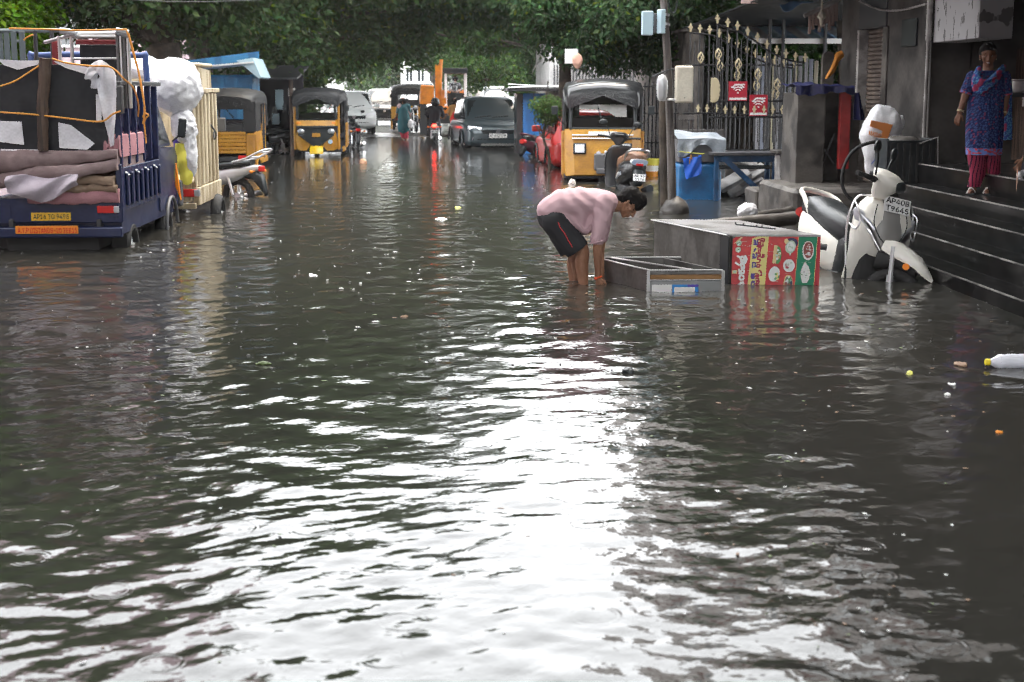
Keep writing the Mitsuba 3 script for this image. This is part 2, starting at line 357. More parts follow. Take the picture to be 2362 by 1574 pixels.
for k in range(560):                              # raindrop rings that have just spread
    yy = 3.6 * (30 / 3.6) ** r2.uniform(); xx = r2.uniform(-1, 1) * (yy * 0.40 + 0.6) + 0.04 * yy
    R0 = r2.uniform(0.012, 0.075); lam = 0.022 + R0 * 0.18; amp = r2.uniform(0.0006, 0.0016) * (0.05 / (R0 + 0.03))
    DROPS.append((xx, yy, R0))
    ia, ib = np.searchsorted(rows, [yy - R0 - 0.1, yy + R0 + 0.1])
    if ib - ia < 3: continue
    sub = (slice(ia, ib), slice(None))
    d = np.hypot(WX[sub] - xx, WY[sub] - yy)
    WZ[sub] += amp * np.sin((d - R0) * 2 * math.pi / lam) * np.exp(-((d - R0) / (lam * 1.1)) ** 2)
def _micro(p, n, uv):
    h = (noise(p.x * 26, p.y * 34) + 0.55 * noise(p.x * 60 + 9, p.y * 75)) * 0.0006
    cx, cy = dr.floor(p.x / 0.34), dr.floor(p.y / 0.34)
    r0 = 0.02 + 0.08 * cell_rand(cx, cy, 4)
    dx = p.x - (cx + 0.5 + 0.24 * (cell_rand(cx, cy, 1) - 0.5)) * 0.34; dy = p.y - (cy + 0.5 + 0.24 * (cell_rand(cx, cy, 2) - 0.5)) * 0.34
    d = dr.sqrt(dx * dx + dy * dy)
    on = dr.select(cell_rand(cx, cy, 3) < 0.38, 1.0, 0.0)
    q = (d - r0) / 0.014
    return h + on * 0.00034 * dr.sin((d - r0) * 300) * dr.exp(-q * q) * dr.select(d < 0.16, 1.0, 0.0)
scene['m_water'] = {'type': 'bumpmap', 'arbitrary': proc(_micro, 0.003), 'scale': 1.0,
                    'bsdf': {'type': 'plastic', 'int_ior': 1.42, 'diffuse_reflectance': rgb((0.031, 0.030, 0.026))}}
wm = skin(np.stack([WX, WY, WZ], -1), caps=False, closed_ring=False)
if wm.face_normals[0][2] < 0: wm.invert()
e0, e1 = rows[0], rows[-1]; h0, h1 = e0 * 0.47 + 2.6, e1 * 0.47 + 2.6
side = [trimesh.Trimesh([(-60, -30, 0), (60, -30, 0), (h0, e0, 0), (-h0, e0, 0)], [[0, 1, 2], [0, 2, 3]], process=False),
        trimesh.Trimesh([(-60, -30, 0), (-h0, e0, 0), (-h1, e1, 0), (-60, e1, 0)], [[0, 1, 2], [0, 2, 3]], process=False),
        trimesh.Trimesh([(60, -30, 0), (60, e1, 0), (h1, e1, 0), (h0, e0, 0)], [[0, 1, 2], [0, 2, 3]], process=False)]
struct('flood_water', cat(wm, *side), 'm_water', True)

# ------------------------------------------------------------------ trees
scene['m_leaf'] = {'type': 'principledthin', 'base_color': {'type': 'mesh_attribute', 'name': 'vertex_color'}, 'roughness': 0.42, 'spec_trans': 0.0, 'diff_trans': 0.5, 'eta': 1.45}
def leaf_mesh(clumps, n, size, col, seed, droop=0.3):
    r = np.random.default_rng(seed)
    c = np.array([q[:3] for q in clumps], float); rad = np.array([q[3:6] for q in clumps], float)
    w = rad.prod(1) ** (2 / 3); k = r.choice(len(c), n, p=w / w.sum())
    u = r.normal(size=(n, 3)); u /= np.linalg.norm(u, axis=1, keepdims=True)
    q = r.uniform(0, 1, n) ** 0.45
    P = c[k] + u * rad[k] * q[:, None] * (0.85 + 0.3 * r.uniform(size=(n, 1)))
    N = u * 0.5 + r.normal(size=(n, 3)) * 0.55 + A(0, 0, 0.75); N /= np.linalg.norm(N, axis=1, keepdims=True)
    D = u * A(1, 1, 0.3) + r.normal(size=(n, 3)) * 0.7 - A(0, 0, droop); D -= N * (D * N).sum(1, keepdims=True); D /= np.linalg.norm(D, axis=1, keepdims=True)
    S = np.cross(N, D); L = size * r.uniform(0.6, 1.35, n)[:, None]; wd = 0.30
    V = np.stack([P, P + D * L * 0.45 + S * L * wd + N * L * 0.08, P + D * L - N * L * 0.10, P + D * L * 0.45 - S * L * wd + N * L * 0.08], 1).reshape(-1, 3)
    b = np.arange(n)[:, None] * 4
    f = np.concatenate([b + A(0, 1, 2).astype(int), b + A(0, 2, 3).astype(int)], 0)
    tone = r.uniform(0.55, 1.4, (n, 1)) * np.asarray(col)[None] * (1 + r.normal(size=(n, 3)) * 0.10)
    yellow = r.uniform(size=(n, 1)) < 0.04
    tone = np.where(yellow, tone * A(2.1, 1.7, 0.7), tone)
    return trimesh.Trimesh(V, f, process=False), np.repeat(np.clip(tone, 0.004, 0.9), 4, axis=0)
def clumps_in(c, rad, n, size, seed, low=-1.0):
    r = np.random.default_rng(seed); out = []
    while len(out) < n:
        u = r.uniform(-1, 1, 3)
        if not 0.15 < np.linalg.norm(u) < 1 or u[2] < low: continue
        s = size * r.uniform(0.6, 1.3)
        out.append((*(np.asarray(c) + u * np.asarray(rad)), s * 1.2, s * 1.2, s * 0.8))
    return out
def limbs(base, fork, clumps, r0, n, seed):
    r = np.random.default_rng(seed)
    ms = [tube(curve([base, (np.asarray(base) + fork) / 2 + A(0.12, 0.05, 0), fork], 5), np.linspace(r0 * 1.25, r0 * 0.8, 11), 10)]
    for k in r.choice(len(clumps), min(n, len(clumps)), replace=False):
        e = A(*clumps[k][:3]); m = (A(*fork) + e) / 2 + r.normal(size=3) * 0.25 + A(0, 0, 0.3)
        ms.append(tube(curve([fork, m, e], 5), np.linspace(r0 * 0.5, r0 * 0.08, 11), 6))
    return cat(*ms)
def tree(label, base, fork, clumps, n, size, col, seed, r0=0.25, nl=14, category='tree', name='tree', group=None, droop=0.3):
    t = thing(name, label, category, group=group)
    ent('trunk', limbs(base, A(*fork), clumps, r0, nl, seed), BARK, t, 50)
    m, c = leaf_mesh(clumps, n, size, col, seed + 1, droop)
    ent('crown', m, 'm_leaf', t, False, color=c)
    return t
G1, G2, G3 = (0.066, 0.104, 0.046), (0.10, 0.20, 0.018), (0.056, 0.100, 0.046)
tree('large dark tree with thick trunk behind the loaded blue truck', (-5.7, 30, -0.3), (-5.6, 30, 2.6), clumps_in((-5.9, 30, 5.5), (3.4, 4.0, 2.2), 56, 1.05, 1), 42000, 0.17, G1, 101, 0.42)
tree('wide dark green tree overhanging the yellow autorickshaws at left', (-6.9, 45, -0.2), (-5.6, 45, 3.2), clumps_in((-2.9, 45, 6.9), (4.6, 5, 4.6), 110, 1.15, 2), 66000, 0.19, G1, 102, 0.35)
tree('dark tree between the blue shack and the street canopy', (-6.4, 38, -0.2), (-6.2, 38, 3.0), clumps_in((-5.6, 38, 5.9), (3.6, 4, 3.4), 70, 1.1, 3), 40000, 0.18, G1, 103, 0.3)
tree('dull green tree high behind the bright green tree at far left', (-9.8, 36, -0.2), (-9.6, 36, 3), clumps_in((-9.6, 36, 7.6), (4.2, 4, 5.0), 55, 1.1, 4), 34000, 0.18, (0.045, 0.085, 0.020), 104, 0.3)
tree('bright yellow green tree at the far left above the truck', (-9.2, 28.4, -0.3), (-9.1, 28.4, 2.0), clumps_in((-8.9, 28.4, 3.3), (1.5, 1.6, 1.5), 26, 0.55, 5), 20000, 0.13, G2, 105, 0.14)
tree('feathery green tree over the parked autorickshaw at right', (2.45, 34.5, -0.2), (2.7, 34, 2.6), clumps_in((4.3, 33, 3.6), (2.9, 2.6, 1.25), 120, 0.62, 6), 76000, 0.13, G3, 106, 0.16, droop=0.8)
tree('dark tree behind the tall black gate', (6.6, 33, -0.2), (6.5, 33, 2.0), clumps_in((6.8, 32, 3.8), (1.9, 2.2, 2.0), 34, 0.62, 8), 26000, 0.14, (0.035, 0.075, 0.022), 108, 0.16)
tree('hazy pale green tree at the end of the street', (3.4, 76, 0.1), (3.3, 76, 2.2), clumps_in((2.7, 76, 4.0), (2.9, 3, 2.9), 54, 0.8, 9), 30000, 0.20, (0.055, 0.10, 0.032), 109, 0.22)
tree('hazy tree behind the orange excavator', (-0.9, 92, 0.1), (-0.8, 92, 2.6), clumps_in((-0.5, 92, 5.2), (3.4, 3, 2.6), 40, 0.9, 10), 22000, 0.24, (0.055, 0.10, 0.035), 110, 0.22)
tree('distant tree behind the blue kiosk', (6.2, 62, 0.1), (6.0, 62, 2.4), clumps_in((5.6, 62, 4.6), (3.0, 3, 2.8), 40, 0.85, 12), 22000, 0.2, G3, 112, 0.22)
tree('small bushy plant beside the blue kiosk', (2.0, 30.4, -0.3), (1.98, 30.4, 0.7), clumps_in((2.08, 30.4, 1.32), (0.24, 0.25, 0.22), 11, 0.17, 13), 3200, 0.055, (0.09, 0.15, 0.05), 113, 0.03, 8, 'bush', 'bush')

# ------------------------------------------------------------------ buildings
def windows(parent, x0, x1, y, zs, n, w, h, wall, frame=WPLAIN, sgn=-1):
    """Recessed windows on a wall that faces -y: frame proud of the wall, a dark pane inside."""
    for z in zs:
        for i in range(n):
            c = x0 + (x1 - x0) * (i + 0.5) / n
            f = ent('window', cat(box(c - w / 2, c - w / 2 + 0.07, y - 0.05, y + 0.05, z, z + h), box(c + w / 2 - 0.07, c + w / 2, y - 0.05, y + 0.05, z, z + h),
                                  box(c - w / 2 + 0.07, c + w / 2 - 0.07, y - 0.05, y + 0.05, z + h - 0.07, z + h), box(c - w / 2 - 0.05, c + w / 2 + 0.05, y - 0.1, y + 0.05, z - 0.08, z),
                                  box(c - 0.03, c + 0.03, y - 0.045, y + 0.04, z, z + h - 0.07)), frame, parent)
            ent('pane', cat(box(c - w / 2 + 0.07, c - 0.03, y - 0.012, y + 0.02, z, z + h - 0.07, 0.001), box(c + 0.03, c + w / 2 - 0.07, y - 0.012, y + 0.02, z, z + h - 0.07, 0.001)), GLASSDK, f)
b = thing('apartment_building', 'tall grey plaster building with dark red bands behind the gate and tree', 'building')
ent('wall', cat(box(5.8, 15, 37, 47, -0.3, 13.5)), FACADE, b)
for z in (3.6, 6.9, 10.2): ent('band', box(5.75, 15, 36.7, 36.995, z, z + 0.55), MAROONWALL, b)
windows(b, 6.1, 14.4, 36.99, (4.7, 8.0, 11.3), 5, 1.1, 1.4, FACADE)
b = thing('pink_building', 'pale pink building seen through the trees at left', 'building')
ent('wall', box(-15.5, -8.6, 52, 62, -0.3, 12), PINKWALL, b); ent('tower', box(-22, -10.6, 54, 64, -0.3, 22), PINKWALL, b)
windows(b, -15, -9, 51.99, (3.2, 6.4, 9.4), 4, 0.9, 1.3, PINKWALL)
ent('roof', box(-15.7, -8.4, 51.6, 62.2, 12.0, 12.3), CONCL, b)
b = thing('white_building', 'pale low building far down the street behind the excavator', 'building')
ent('wall', box(-3.4, -0.4, 112, 120, -0.1, 5.2), WHITEWALL, b)
windows(b, -3.2, -0.6, 111.99, (2.3,), 3, 0.6, 1.1, WHITEWALL)
ent('roof', box(-3.6, -0.2, 111.5, 120.2, 5.2, 5.4), CONCL, b)
b = thing('pale_house', 'off white house wall with railing behind the autorickshaw at right', 'building')
ent('wall', box(2.75, 5.1, 40, 46, -0.2, 4.2), WHITEWALL, b)
ent('fascia', box(2.7, 5.15, 39.85, 39.997, 1.35, 1.6), CONCL, b)
for i in range(26): ent('baluster', box(2.86 + i * 0.085, 2.895 + i * 0.085, 39.9, 39.93, 1.602, 2.35), GREY, b)
windows(b, 2.9, 5.0, 39.99, (2.6,), 2, 0.6, 0.9, WHITEWALL)
# the shop building at right, its open front, roller shutter, downpipe and steps
XW = 6.0
b = thing('shop_building', 'dark sooty shop building with roller shutter and open front at right', 'building')
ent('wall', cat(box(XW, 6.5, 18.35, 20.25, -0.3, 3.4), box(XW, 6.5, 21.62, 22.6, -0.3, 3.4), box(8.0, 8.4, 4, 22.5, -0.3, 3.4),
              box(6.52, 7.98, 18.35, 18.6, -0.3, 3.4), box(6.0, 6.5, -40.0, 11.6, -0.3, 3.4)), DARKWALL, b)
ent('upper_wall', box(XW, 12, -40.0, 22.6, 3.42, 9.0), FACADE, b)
for z in (3.9, 7.2): ent('band', box(XW - 0.06, XW - 0.002, -40, 22.6, z, z + 0.45), MAROONWALL, b)
ent('lintel', box(XW + 0.01, 6.4, 16.75, 18.33, 2.27, 3.4), PEEL, b, label='light grey panel of peeling paint above the open front')
ent('cable', rope([(XW - 0.08, y, z) for y, z in ((21.4, 2.95), (20.4, 2.78), (19.4, 2.72), (18.4, 2.74))], 0.014), CONCL, b, label='pale slack cable along the sooty wall'); ent('small_dark_window', box(XW - 0.03, XW - 0.002, 18.9, 19.5, 2.25, 2.6), BLK, b)  # the last piece is a flat black box for a small dark window
ent('shutter_box', box(XW - 0.02, 6.3, 20.27, 21.6, 2.55, 3.3), DKGREY, b)
sl = [box(XW + 0.10, XW + 0.13, 20.36, 21.52, 0.38 + k * 0.062, 0.38 + k * 0.062 + 0.052, 0.012) for k in range(35)]
ent('shutter', cat(*sl, box(XW + 0.14, XW + 0.16, 20.36, 21.52, 0.3, 2.6)), SHUT, b, kind='stuff', label='brown ribbed roller shutter, closed')
ent('shutter_guide', box(XW - 0.03, XW + 0.2, 21.52, 21.62, 0.2, 2.55), CONCL, b); ent('shutter_guide', box(XW - 0.03, XW + 0.2, 20.14, 20.36, 0.2, 2.55), CONC, b)
ent('downpipe', cat(tube([(XW - 0.05, 18.33, 0.8), (XW - 0.05, 18.33, 2.3)], 0.022, 10), tube([(XW - 0.05, 18.33, 2.3), (XW - 0.05, 18.33, 3.4)], 0.035, 10)), CONCL, b, label='pale thin downpipe at the corner of the open front')
for k, y in enumerate((16.2, 16.95, 17.7)):
    d = ent('door_leaf', box(7.0 + 0.04 * k, 7.05 + 0.04 * k, y, y + 0.7, 0.83, 2.2), WOOD, b)
    ent('handle', tube([(6.98, y + 0.1, 1.5), (6.98, y + 0.1, 1.75)], 0.012, 6), ALU, d)
ent('added_ledge', box(XW - 1.15, XW - 0.005, 4.0, 22.6, 3.5, 3.62), CONCL, b, label='unseen concrete ledge added above the shop fronts to shade them')  # ledge out of view, added to darken the wall and steps below
for i, y in enumerate((6.0, 9.5, 13.0, 16.5, 20.0)):
    f = ent('window', cat(box(XW - 0.06, XW + 0.02, y, y + 0.08, 5.0, 6.6), box(XW - 0.06, XW + 0.02, y + 1.42, y + 1.5, 5.0, 6.6), box(XW - 0.06, XW + 0.02, y + 0.08, y + 1.42, 6.52, 6.6), box(XW - 0.12, XW + 0.02, y - 0.05, y + 1.55, 4.9, 5.0)), WPLAIN, b)
    ent('pane', box(XW - 0.015, XW + 0.01, y + 0.08, y + 1.42, 5.0, 6.52, 0.001), GLASSDK, f)
aw = thing('awning', 'dark corrugated awning over the shop steps at right', 'awning')
ent('sheet', sheet(lambda u, v: (4.0 + 1.96 * u, 9.2 + 7.6 * v, 2.95 + 0.4 * u + 0.02 * math.sin(v * 7.6 * 2 * math.pi / 0.15)), 6, 700, 0.004), DKGREY, aw, True)
for y in (9.4, 12.2, 14.4, 16.6): ent('rafter', tube([(4.05, y, 2.90), (5.95, y, 3.29)], 0.03, 8), DKGREY, aw)
st = thing('stone_steps', 'wet black granite shop steps with pale nosings at right', 'steps')
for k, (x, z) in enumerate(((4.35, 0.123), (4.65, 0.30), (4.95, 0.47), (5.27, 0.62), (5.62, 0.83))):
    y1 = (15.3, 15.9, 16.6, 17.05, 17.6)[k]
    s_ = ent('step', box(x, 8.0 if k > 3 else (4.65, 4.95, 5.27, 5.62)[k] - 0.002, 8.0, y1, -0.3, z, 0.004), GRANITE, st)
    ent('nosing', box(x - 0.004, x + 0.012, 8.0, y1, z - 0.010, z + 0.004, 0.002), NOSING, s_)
# left side: blue shack, dark stall
b = thing('blue_shack', 'blue sheet metal shack with sloping roof behind the beige cargo truck', 'shack')
x0, x1 = on_y(484, 200, 35)[0], on_y(577, 200, 35)[0]
for k in range(6): ent('panel', box(-6.3 + (x1 + 6.3) / 6 * k, -6.3 + (x1 + 6.3) / 6 * (k + 1) - 0.006, 35, 35.04 + 0.006 * (k % 2), 0.1, 2.0), SHACK, b)
ent('side_wall', box(x1, x1 + 0.05, 35.0, 36.4, 0.1, 2.05), SHACK, b)
ent('roof', cat(prism([(-6.5, 2.12), (x1 + 0.15, 2.30), (x1 + 0.15, 2.34), (-6.5, 2.16)], -1.9, (0, 34.6, 0))), WPLAIN, b)
ent('eave_flap', prism([(x1 - 0.25, 2.36), (x1 + 0.12, 2.42), (x1 + 0.30, 1.98), (x1 + 0.25, 1.95)], -1.9, (0, 34.65, 0)), PALEBLUE, b)
ent('ridge_panel', prism([(-6.5, 2.18), (x1 - 0.25, 2.36), (x1 + 0.1, 2.44), (x1 + 0.1, 2.60), (-6.5, 2.34)], -0.05, (0, 36.0, 0)), SHACK, b)
ent('back_wall', box(-6.3, x1, 36.4, 36.45, 0.1, 2.05), SHACK, b)
b = thing('dark_stall', 'dark street stall with pasted posters beside the blue shack', 'stall')
ent('wall', cat(box(-6.4, -3.95, 41.5, 41.6, -0.2, 2.3), box(-6.4, -6.3, 39.0, 41.5, -0.2, 2.3)), DARKCLOTH, b)
ent('roof', prism([(38.4, 1.95), (41.7, 2.3), (41.7, 2.36), (38.4, 2.0)], 2.7, (-6.5, 0, 0), (0, 1, 0), (0, 0, 1)), DKGREY, b)
for x in (-6.2, -4.0): ent('post', tube([(x, 38.7, -0.2), (x, 38.7, 2.0)], 0.05, 8), WOOD, b)
for k, (x, z, w, h, m) in enumerate(((-4.72, 1.35, 0.22, 0.55, PALEBLUE), (-4.36, 1.72, 0.2, 0.22, WPLAIN), (-4.82, 0.95, 0.2, 0.3, PALEBLUE))):
    ent('poster', box(x, x + w, 41.45, 41.48, z - 0.2, z - 0.2 + h, 0.002), m, b)
# blue kiosk
b = thing('blue_kiosk', 'blue metal kiosk with flat overhanging roof beside the slate grey car', 'kiosk')
kx0, kx1 = 2.05, 2.95; ky = 40.0
for k in range(3): ent('panel', box(kx0 + 0.31 * k, kx0 + 0.31 * k + 0.303, ky, ky + 0.03 + 0.008 * (k % 2), 0.0, 1.60), KIOSK, b)
ent('wall', cat(box(kx0 - 0.17, kx0 - 0.005, ky + 0.01, ky + 1.6, 0, 1.6), box(kx0, kx1, ky + 1.57, ky + 1.6, 0, 1.6)), CARBLACK, b)
ent('roof', box(kx0 - 0.42, kx1 + 0.15, ky - 0.4, ky + 1.8, 1.66, 1.74), DKGREY, b)
ent('eave', cat(tube([(kx0 - 0.42, ky - 0.42, 1.75), (kx1 + 0.15, ky - 0.42, 1.80)], 0.025, 8), tube([(kx0 - 0.42, ky - 0.42, 1.84), (kx1 + 0.1, ky - 0.42, 1.76)], 0.02, 8)), ALU, b)
# ------------------------------------------------------------------ vehicle pieces
def torus(c, R, r, axis='y', n=32, k=10, sq=1.0):
    a = np.arange(n) * 2 * math.pi / n; b = np.arange(k) * 2 * math.pi / k
    v = np.array([[((R + r * math.cos(q)) * math.cos(p), r * sq * math.sin(q), (R + r * math.cos(q)) * math.sin(p)) for q in b] for p in a])
    m = skin(v, closed_len=True, caps=False)
    if m.volume < 0: m.invert()
    return move(m, c, rotz(math.pi / 2) if axis == 'x' else None)
def wheel(parent, c, R, w, axis='y', spokes=6, rim=None, M=None, tread=0):
    """Tyre with a rim of its own; axis is the axle."""
    sq = w / 2 / (R * 0.22)
    tyre = torus((0, 0, 0), R * 0.79, R * 0.21, 'y', 40, 10, sq)
    if tread:
        tyre = cat(tyre, *[cbox((R * 0.985 * math.cos(a), y, R * 0.985 * math.sin(a)), (0.008, w * 0.36, 0.010), roty(-a), 0.002) for k in range(tread) for a, y in (((k + 0.0) * 2 * math.pi / tread, -w * 0.2), ((k + 0.5) * 2 * math.pi / tread, w * 0.2))])
    hub = [torus((0, 0, 0), R * 0.62, R * 0.05, 'y', 32, 8, 1.3 * w / 2 / (R * 0.1) * 0.25), tube([(0, -w * 0.42, 0), (0, w * 0.42, 0)], R * 0.17, 14)]
    for k in range(spokes):
        a = 2 * math.pi * k / spokes + 0.3
        hub.append(tube([(R * 0.12 * math.cos(a), 0, R * 0.12 * math.sin(a)), (R * 0.62 * math.cos(a + 0.15), 0, R * 0.62 * math.sin(a + 0.15))], [R * 0.075, R * 0.05], 6, flat=0.8))
    rr = rotz(math.pi / 2) if axis == 'x' else np.eye(3)
    if M is not None: rr = M @ rr
    k_ = ent('wheel', move(tyre, c, rr), MATBLK, parent, 40)
    ent('rim', move(cat(*hub), c, rr), rim or ALU, k_, 40)
    return k_
def loft(secs, axis='x', n=28, p=2.6, lean=0):
    """secs: (position, half width, bottom, top) superellipse rings along an axis (x or y)."""
    an = np.arange(n) * 2 * math.pi / n + math.pi / n
    c, s = np.cos(an), np.sin(an); e = 2.0 / p
    cy, cz = np.sign(c) * np.abs(c) ** e, np.sign(s) * np.abs(s) ** e
    R_ = []
    for q in secs:
        t, w, z0, z1 = q[:4]; off = q[4] if len(q) > 4 else 0
        a, z = off + w * cy, (z0 + z1) / 2 + (z1 - z0) / 2 * cz
        R_.append(np.stack([np.full(n, t), a, z] if axis == 'x' else [a, np.full(n, t), z], -1))
    return skin(R_)
def zloft(secs, n=28, p=2.4):
    """secs: (z, centre x, centre y, half x front, half x back, half y): rings stacked upward; +x is the front."""
    an = np.arange(n) * 2 * math.pi / n
    c, s = np.cos(an), np.sin(an); e = 2.0 / p
    cx, cy = np.sign(c) * np.abs(c) ** e, np.sign(s) * np.abs(s) ** e
    return skin([np.stack([q[1] + np.where(cx > 0, q[3], q[4]) * cx, q[2] + q[5] * cy, np.full(n, q[0])], -1) for q in secs])
def text_on(txt, h, o, u, w, d=0.002, bold=True, width=None):
    """Raised lettering from o along u, its height along w."""
    m = meshkit.text_mesh(txt, h, d, bold)
    v = np.asarray(m.vertices).copy()
    if width: v[:, 0] *= width / (v[:, 0].max() - v[:, 0].min())
    u, w = np.asarray(u, float), np.asarray(w, float); n = np.cross(u, w)
    return trimesh.Trimesh(np.asarray(o, float) + v[:, :1] * u + v[:, 1:2] * w + v[:, 2:] * n, m.faces, process=False)
def plate(parent, c, u, w, W, H, lines, bg=None, ink=None, name='number_plate'):
    """A number plate centred at c, u to its right, w up."""
    u, w = np.asarray(u, float), np.asarray(w, float); n = np.cross(u, w); c = np.asarray(c, float)
    k = ent(name, prism([(-W / 2, -H / 2), (W / 2, -H / 2), (W / 2, H / 2), (-W / 2, H / 2)], 0.006, c - n * 0.003, u, w), bg or WPLAIN, parent, False)
    nl = len(lines); hh = H / nl * (0.66 if nl > 1 else 0.58); ms = []
    for i, t in enumerate(lines):
        m = meshkit.text_mesh(t, hh, 0.0015, True)
        wd = min(W * 0.9, (m.vertices[:, 0].max()) * 1.12); y = H / 2 - H / nl * (i + 0.5) - hh / 2
        ms.append(text_on(t, hh, c + n * 0.0035 - u * wd / 2 + w * y, u, w, 0.0015, True, wd))
    ent('lettering', cat(*ms), ink or BLK, k, False)
    return k

# ------------------------------------------------------------------ scooters
def scooter(label, at, paint, steer=0.0, upper=None, plate_f=None, plate_r=None, seat_m=None, group=None, guard=True, tread=0, rails=None):
    t = thing('scooter', label, 'scooter', at, group)
    body = loft([(-0.40, 0.05, 0.66, 0.76), (-0.33, 0.11, 0.56, 0.82), (-0.2, 0.165, 0.47, 0.83), (0.0, 0.215, 0.38, 0.80), (0.2, 0.215, 0.33, 0.765), (0.38, 0.19, 0.285, 0.73), (0.52, 0.14, 0.275, 0.66), (0.60, 0.09, 0.27, 0.50)], 'x', 32, 2.3)
    ent('rear_body', body, paint, t, 50)
    for s in (-1, 1):
        ent('side_vent', move(loft([(-0.03, 0.02, 0.50, 0.56), (0.10, 0.03, 0.47, 0.55), (0.24, 0.012, 0.42, 0.46)], 'x', 12), (0, s * 0.205, 0)), LAMPG, t, 50)
    ent('seat', loft([(-0.36, 0.06, 0.78, 0.85), (-0.28, 0.14, 0.72, 0.90), (-0.08, 0.18, 0.68, 0.905), (0.06, 0.185, 0.65, 0.875), (0.16, 0.19, 0.62, 0.845), (0.36, 0.185, 0.57, 0.82), (0.52, 0.15, 0.54, 0.79), (0.60, 0.11, 0.54, 0.76), (0.64, 0.06, 0.56, 0.72)], 'x', 28, 2.8), seat_m or BLK, t, 50)
    ent('knee_panel', cat(loft([(0.50, 0.12, 0.28, 0.66), (0.585, 0.125, 0.28, 0.66), (0.635, 0.10, 0.29, 0.64)], 'x', 24, 3.5)), BLK, t, 50)
    f = ent('floorboard', cat(rbox((0.80, 0, 0.245), (0.52, 0.34, 0.05), 0.02), rbox((0.25, 0, 0.30), (0.75, 0.22, 0.06), 0.02)), BLK, t, 40)
    for s in (-1, 1):
        ent('skirt', hull([(0.30, s * 0.175, 0.29), (0.30, s * 0.19, 0.25), (1.02, s * 0.185, 0.235), (1.06, s * 0.17, 0.21), (0.98, s * 0.10, 0.10), (0.55, s * 0.12, 0.16), (0.32, s * 0.15, 0.22), (1.02, s * 0.15, 0.24)]), paint, t, 40)
        ent('foot_peg', rbox((0.36, s * 0.20, 0.30), (0.05, 0.05, 0.02), 0.008), AMBER if s < 0 else BLK, t, 40)
    # leg shield and nose
    sh = zloft([(0.14, 0.91, 0, 0.03, 0.05, 0.17), (0.20, 0.92, 0, 0.045, 0.05, 0.205), (0.36, 0.95, 0, 0.05, 0.04, 0.215), (0.52, 0.98, 0, 0.085, 0.035, 0.235), (0.66, 0.965, 0, 0.15, 0.04, 0.25), (0.80, 0.945, 0, 0.17, 0.045, 0.245), (0.90, 0.925, 0, 0.15, 0.045, 0.205), (0.96, 0.91, 0, 0.10, 0.04, 0.15)], 36, 2.5)
    ent('leg_shield', sh, paint, t, 55)
    beak = zloft([(0.545, 1.12, 0, 0.02, 0.04, 0.03), (0.60, 1.10, 0, 0.06, 0.06, 0.085), (0.70, 1.06, 0, 0.085, 0.06, 0.135), (0.80, 1.02, 0, 0.105, 0.06, 0.14), (0.90, 0.975, 0, 0.11, 0.05, 0.125), (0.965, 0.945, 0, 0.08, 0.04, 0.09)], 30, 2.2)
    ent('nose_panel', beak, upper or GREY, t, 55)
    for s in (-1, 1):
        ent('chrome_strip', tube(curve([(0.99, s * 0.215, 0.845), (1.065, s * 0.185, 0.755), (1.12, s * 0.125, 0.665), (1.155, s * 0.055, 0.57)], 5), np.concatenate([np.linspace(0.008, 0.026, 8), np.linspace(0.026, 0.010, 8)]), 8, flat=0.7), CHROME, t, 50)
        ent('indicator', move(loft([(-0.12, 0.012, -0.015, 0.018), (-0.06, 0.03, -0.05, 0.045), (0.03, 0.03, -0.055, 0.04), (0.12, 0.01, -0.02, 0.01)], 'x', 16), (1.035, s * 0.19, 0.775), rotz(-s * 0.75) @ roty(0.55)), LAMPG, t, 50)
    ent('arch_panel', loft([(0.94, 0.15, 0.12, 0.60), (1.03, 0.15, 0.20, 0.60), (1.06, 0.13, 0.24, 0.58)], 'x', 20, 3), MATBLK, t, 40)
    for s in (-1, 1): ent('edge_trim', tube(curve([(0.905, s * 0.15, 0.95), (0.925, s * 0.238, 0.82), (0.945, s * 0.248, 0.62), (0.965, s * 0.21, 0.38), (0.985, s * 0.18, 0.22)], 5), 0.009, 6), BLK, t, 50)
    ent('nose_seam', tube(curve([(1.168, 0, 0.60), (1.145, 0.085, 0.665), (1.11, 0.135, 0.75), (1.09, 0.14, 0.82), (1.05, 0.12, 0.91)], 5), 0.004, 6), BLK, t, 50); ent('nose_seam', tube(curve([(1.168, 0, 0.60), (1.145, -0.085, 0.665), (1.11, -0.135, 0.75), (1.09, -0.14, 0.82), (1.05, -0.12, 0.91)], 5), 0.004, 6), BLK, t, 50)
    if guard:
        for s in (-1, 1):
            g = curve([(0.95, s * 0.12, 0.97), (0.93, s * 0.235, 0.94), (0.93, s * 0.275, 0.80), (0.95, s * 0.262, 0.60), (0.99, s * 0.23, 0.40)], 6)
            h = curve([(0.93, s * 0.255, 0.90), (1.01, s * 0.262, 0.86), (1.07, s * 0.24, 0.76), (1.05, s * 0.25, 0.69), (0.96, s * 0.27, 0.72)], 6)
            ent('crash_guard', tube(g, 0.009, 8), CHROME, t, 60); ent('guard_loop', tube(h, 0.0065, 8), CHROME, t, 60)
    # grab rail, tail
    gr = curve([(0.0, 0.15, 0.70), (-0.18, 0.175, 0.86), (-0.36, 0.14, 0.925), (-0.42, 0, 0.94), (-0.36, -0.14, 0.925), (-0.18, -0.175, 0.86), (0.0, -0.15, 0.70)], 6)
    ent('grab_rail', tube(gr, 0.019, 10, flat=1.3), rails or paint, t, 60)
    tl = ent('tail_lamp', cat(move(loft([(0, 0.13, -0.045, 0.05), (0.05, 0.15, -0.05, 0.06)], 'x', 20), (-0.405, 0, 0.735))), LAMPG if rails else RED, t, 50)
    ent('brake_lens', rbox((-0.412, 0, 0.70), (0.02, 0.12, 0.035), 0.008), RED, tl, 40)
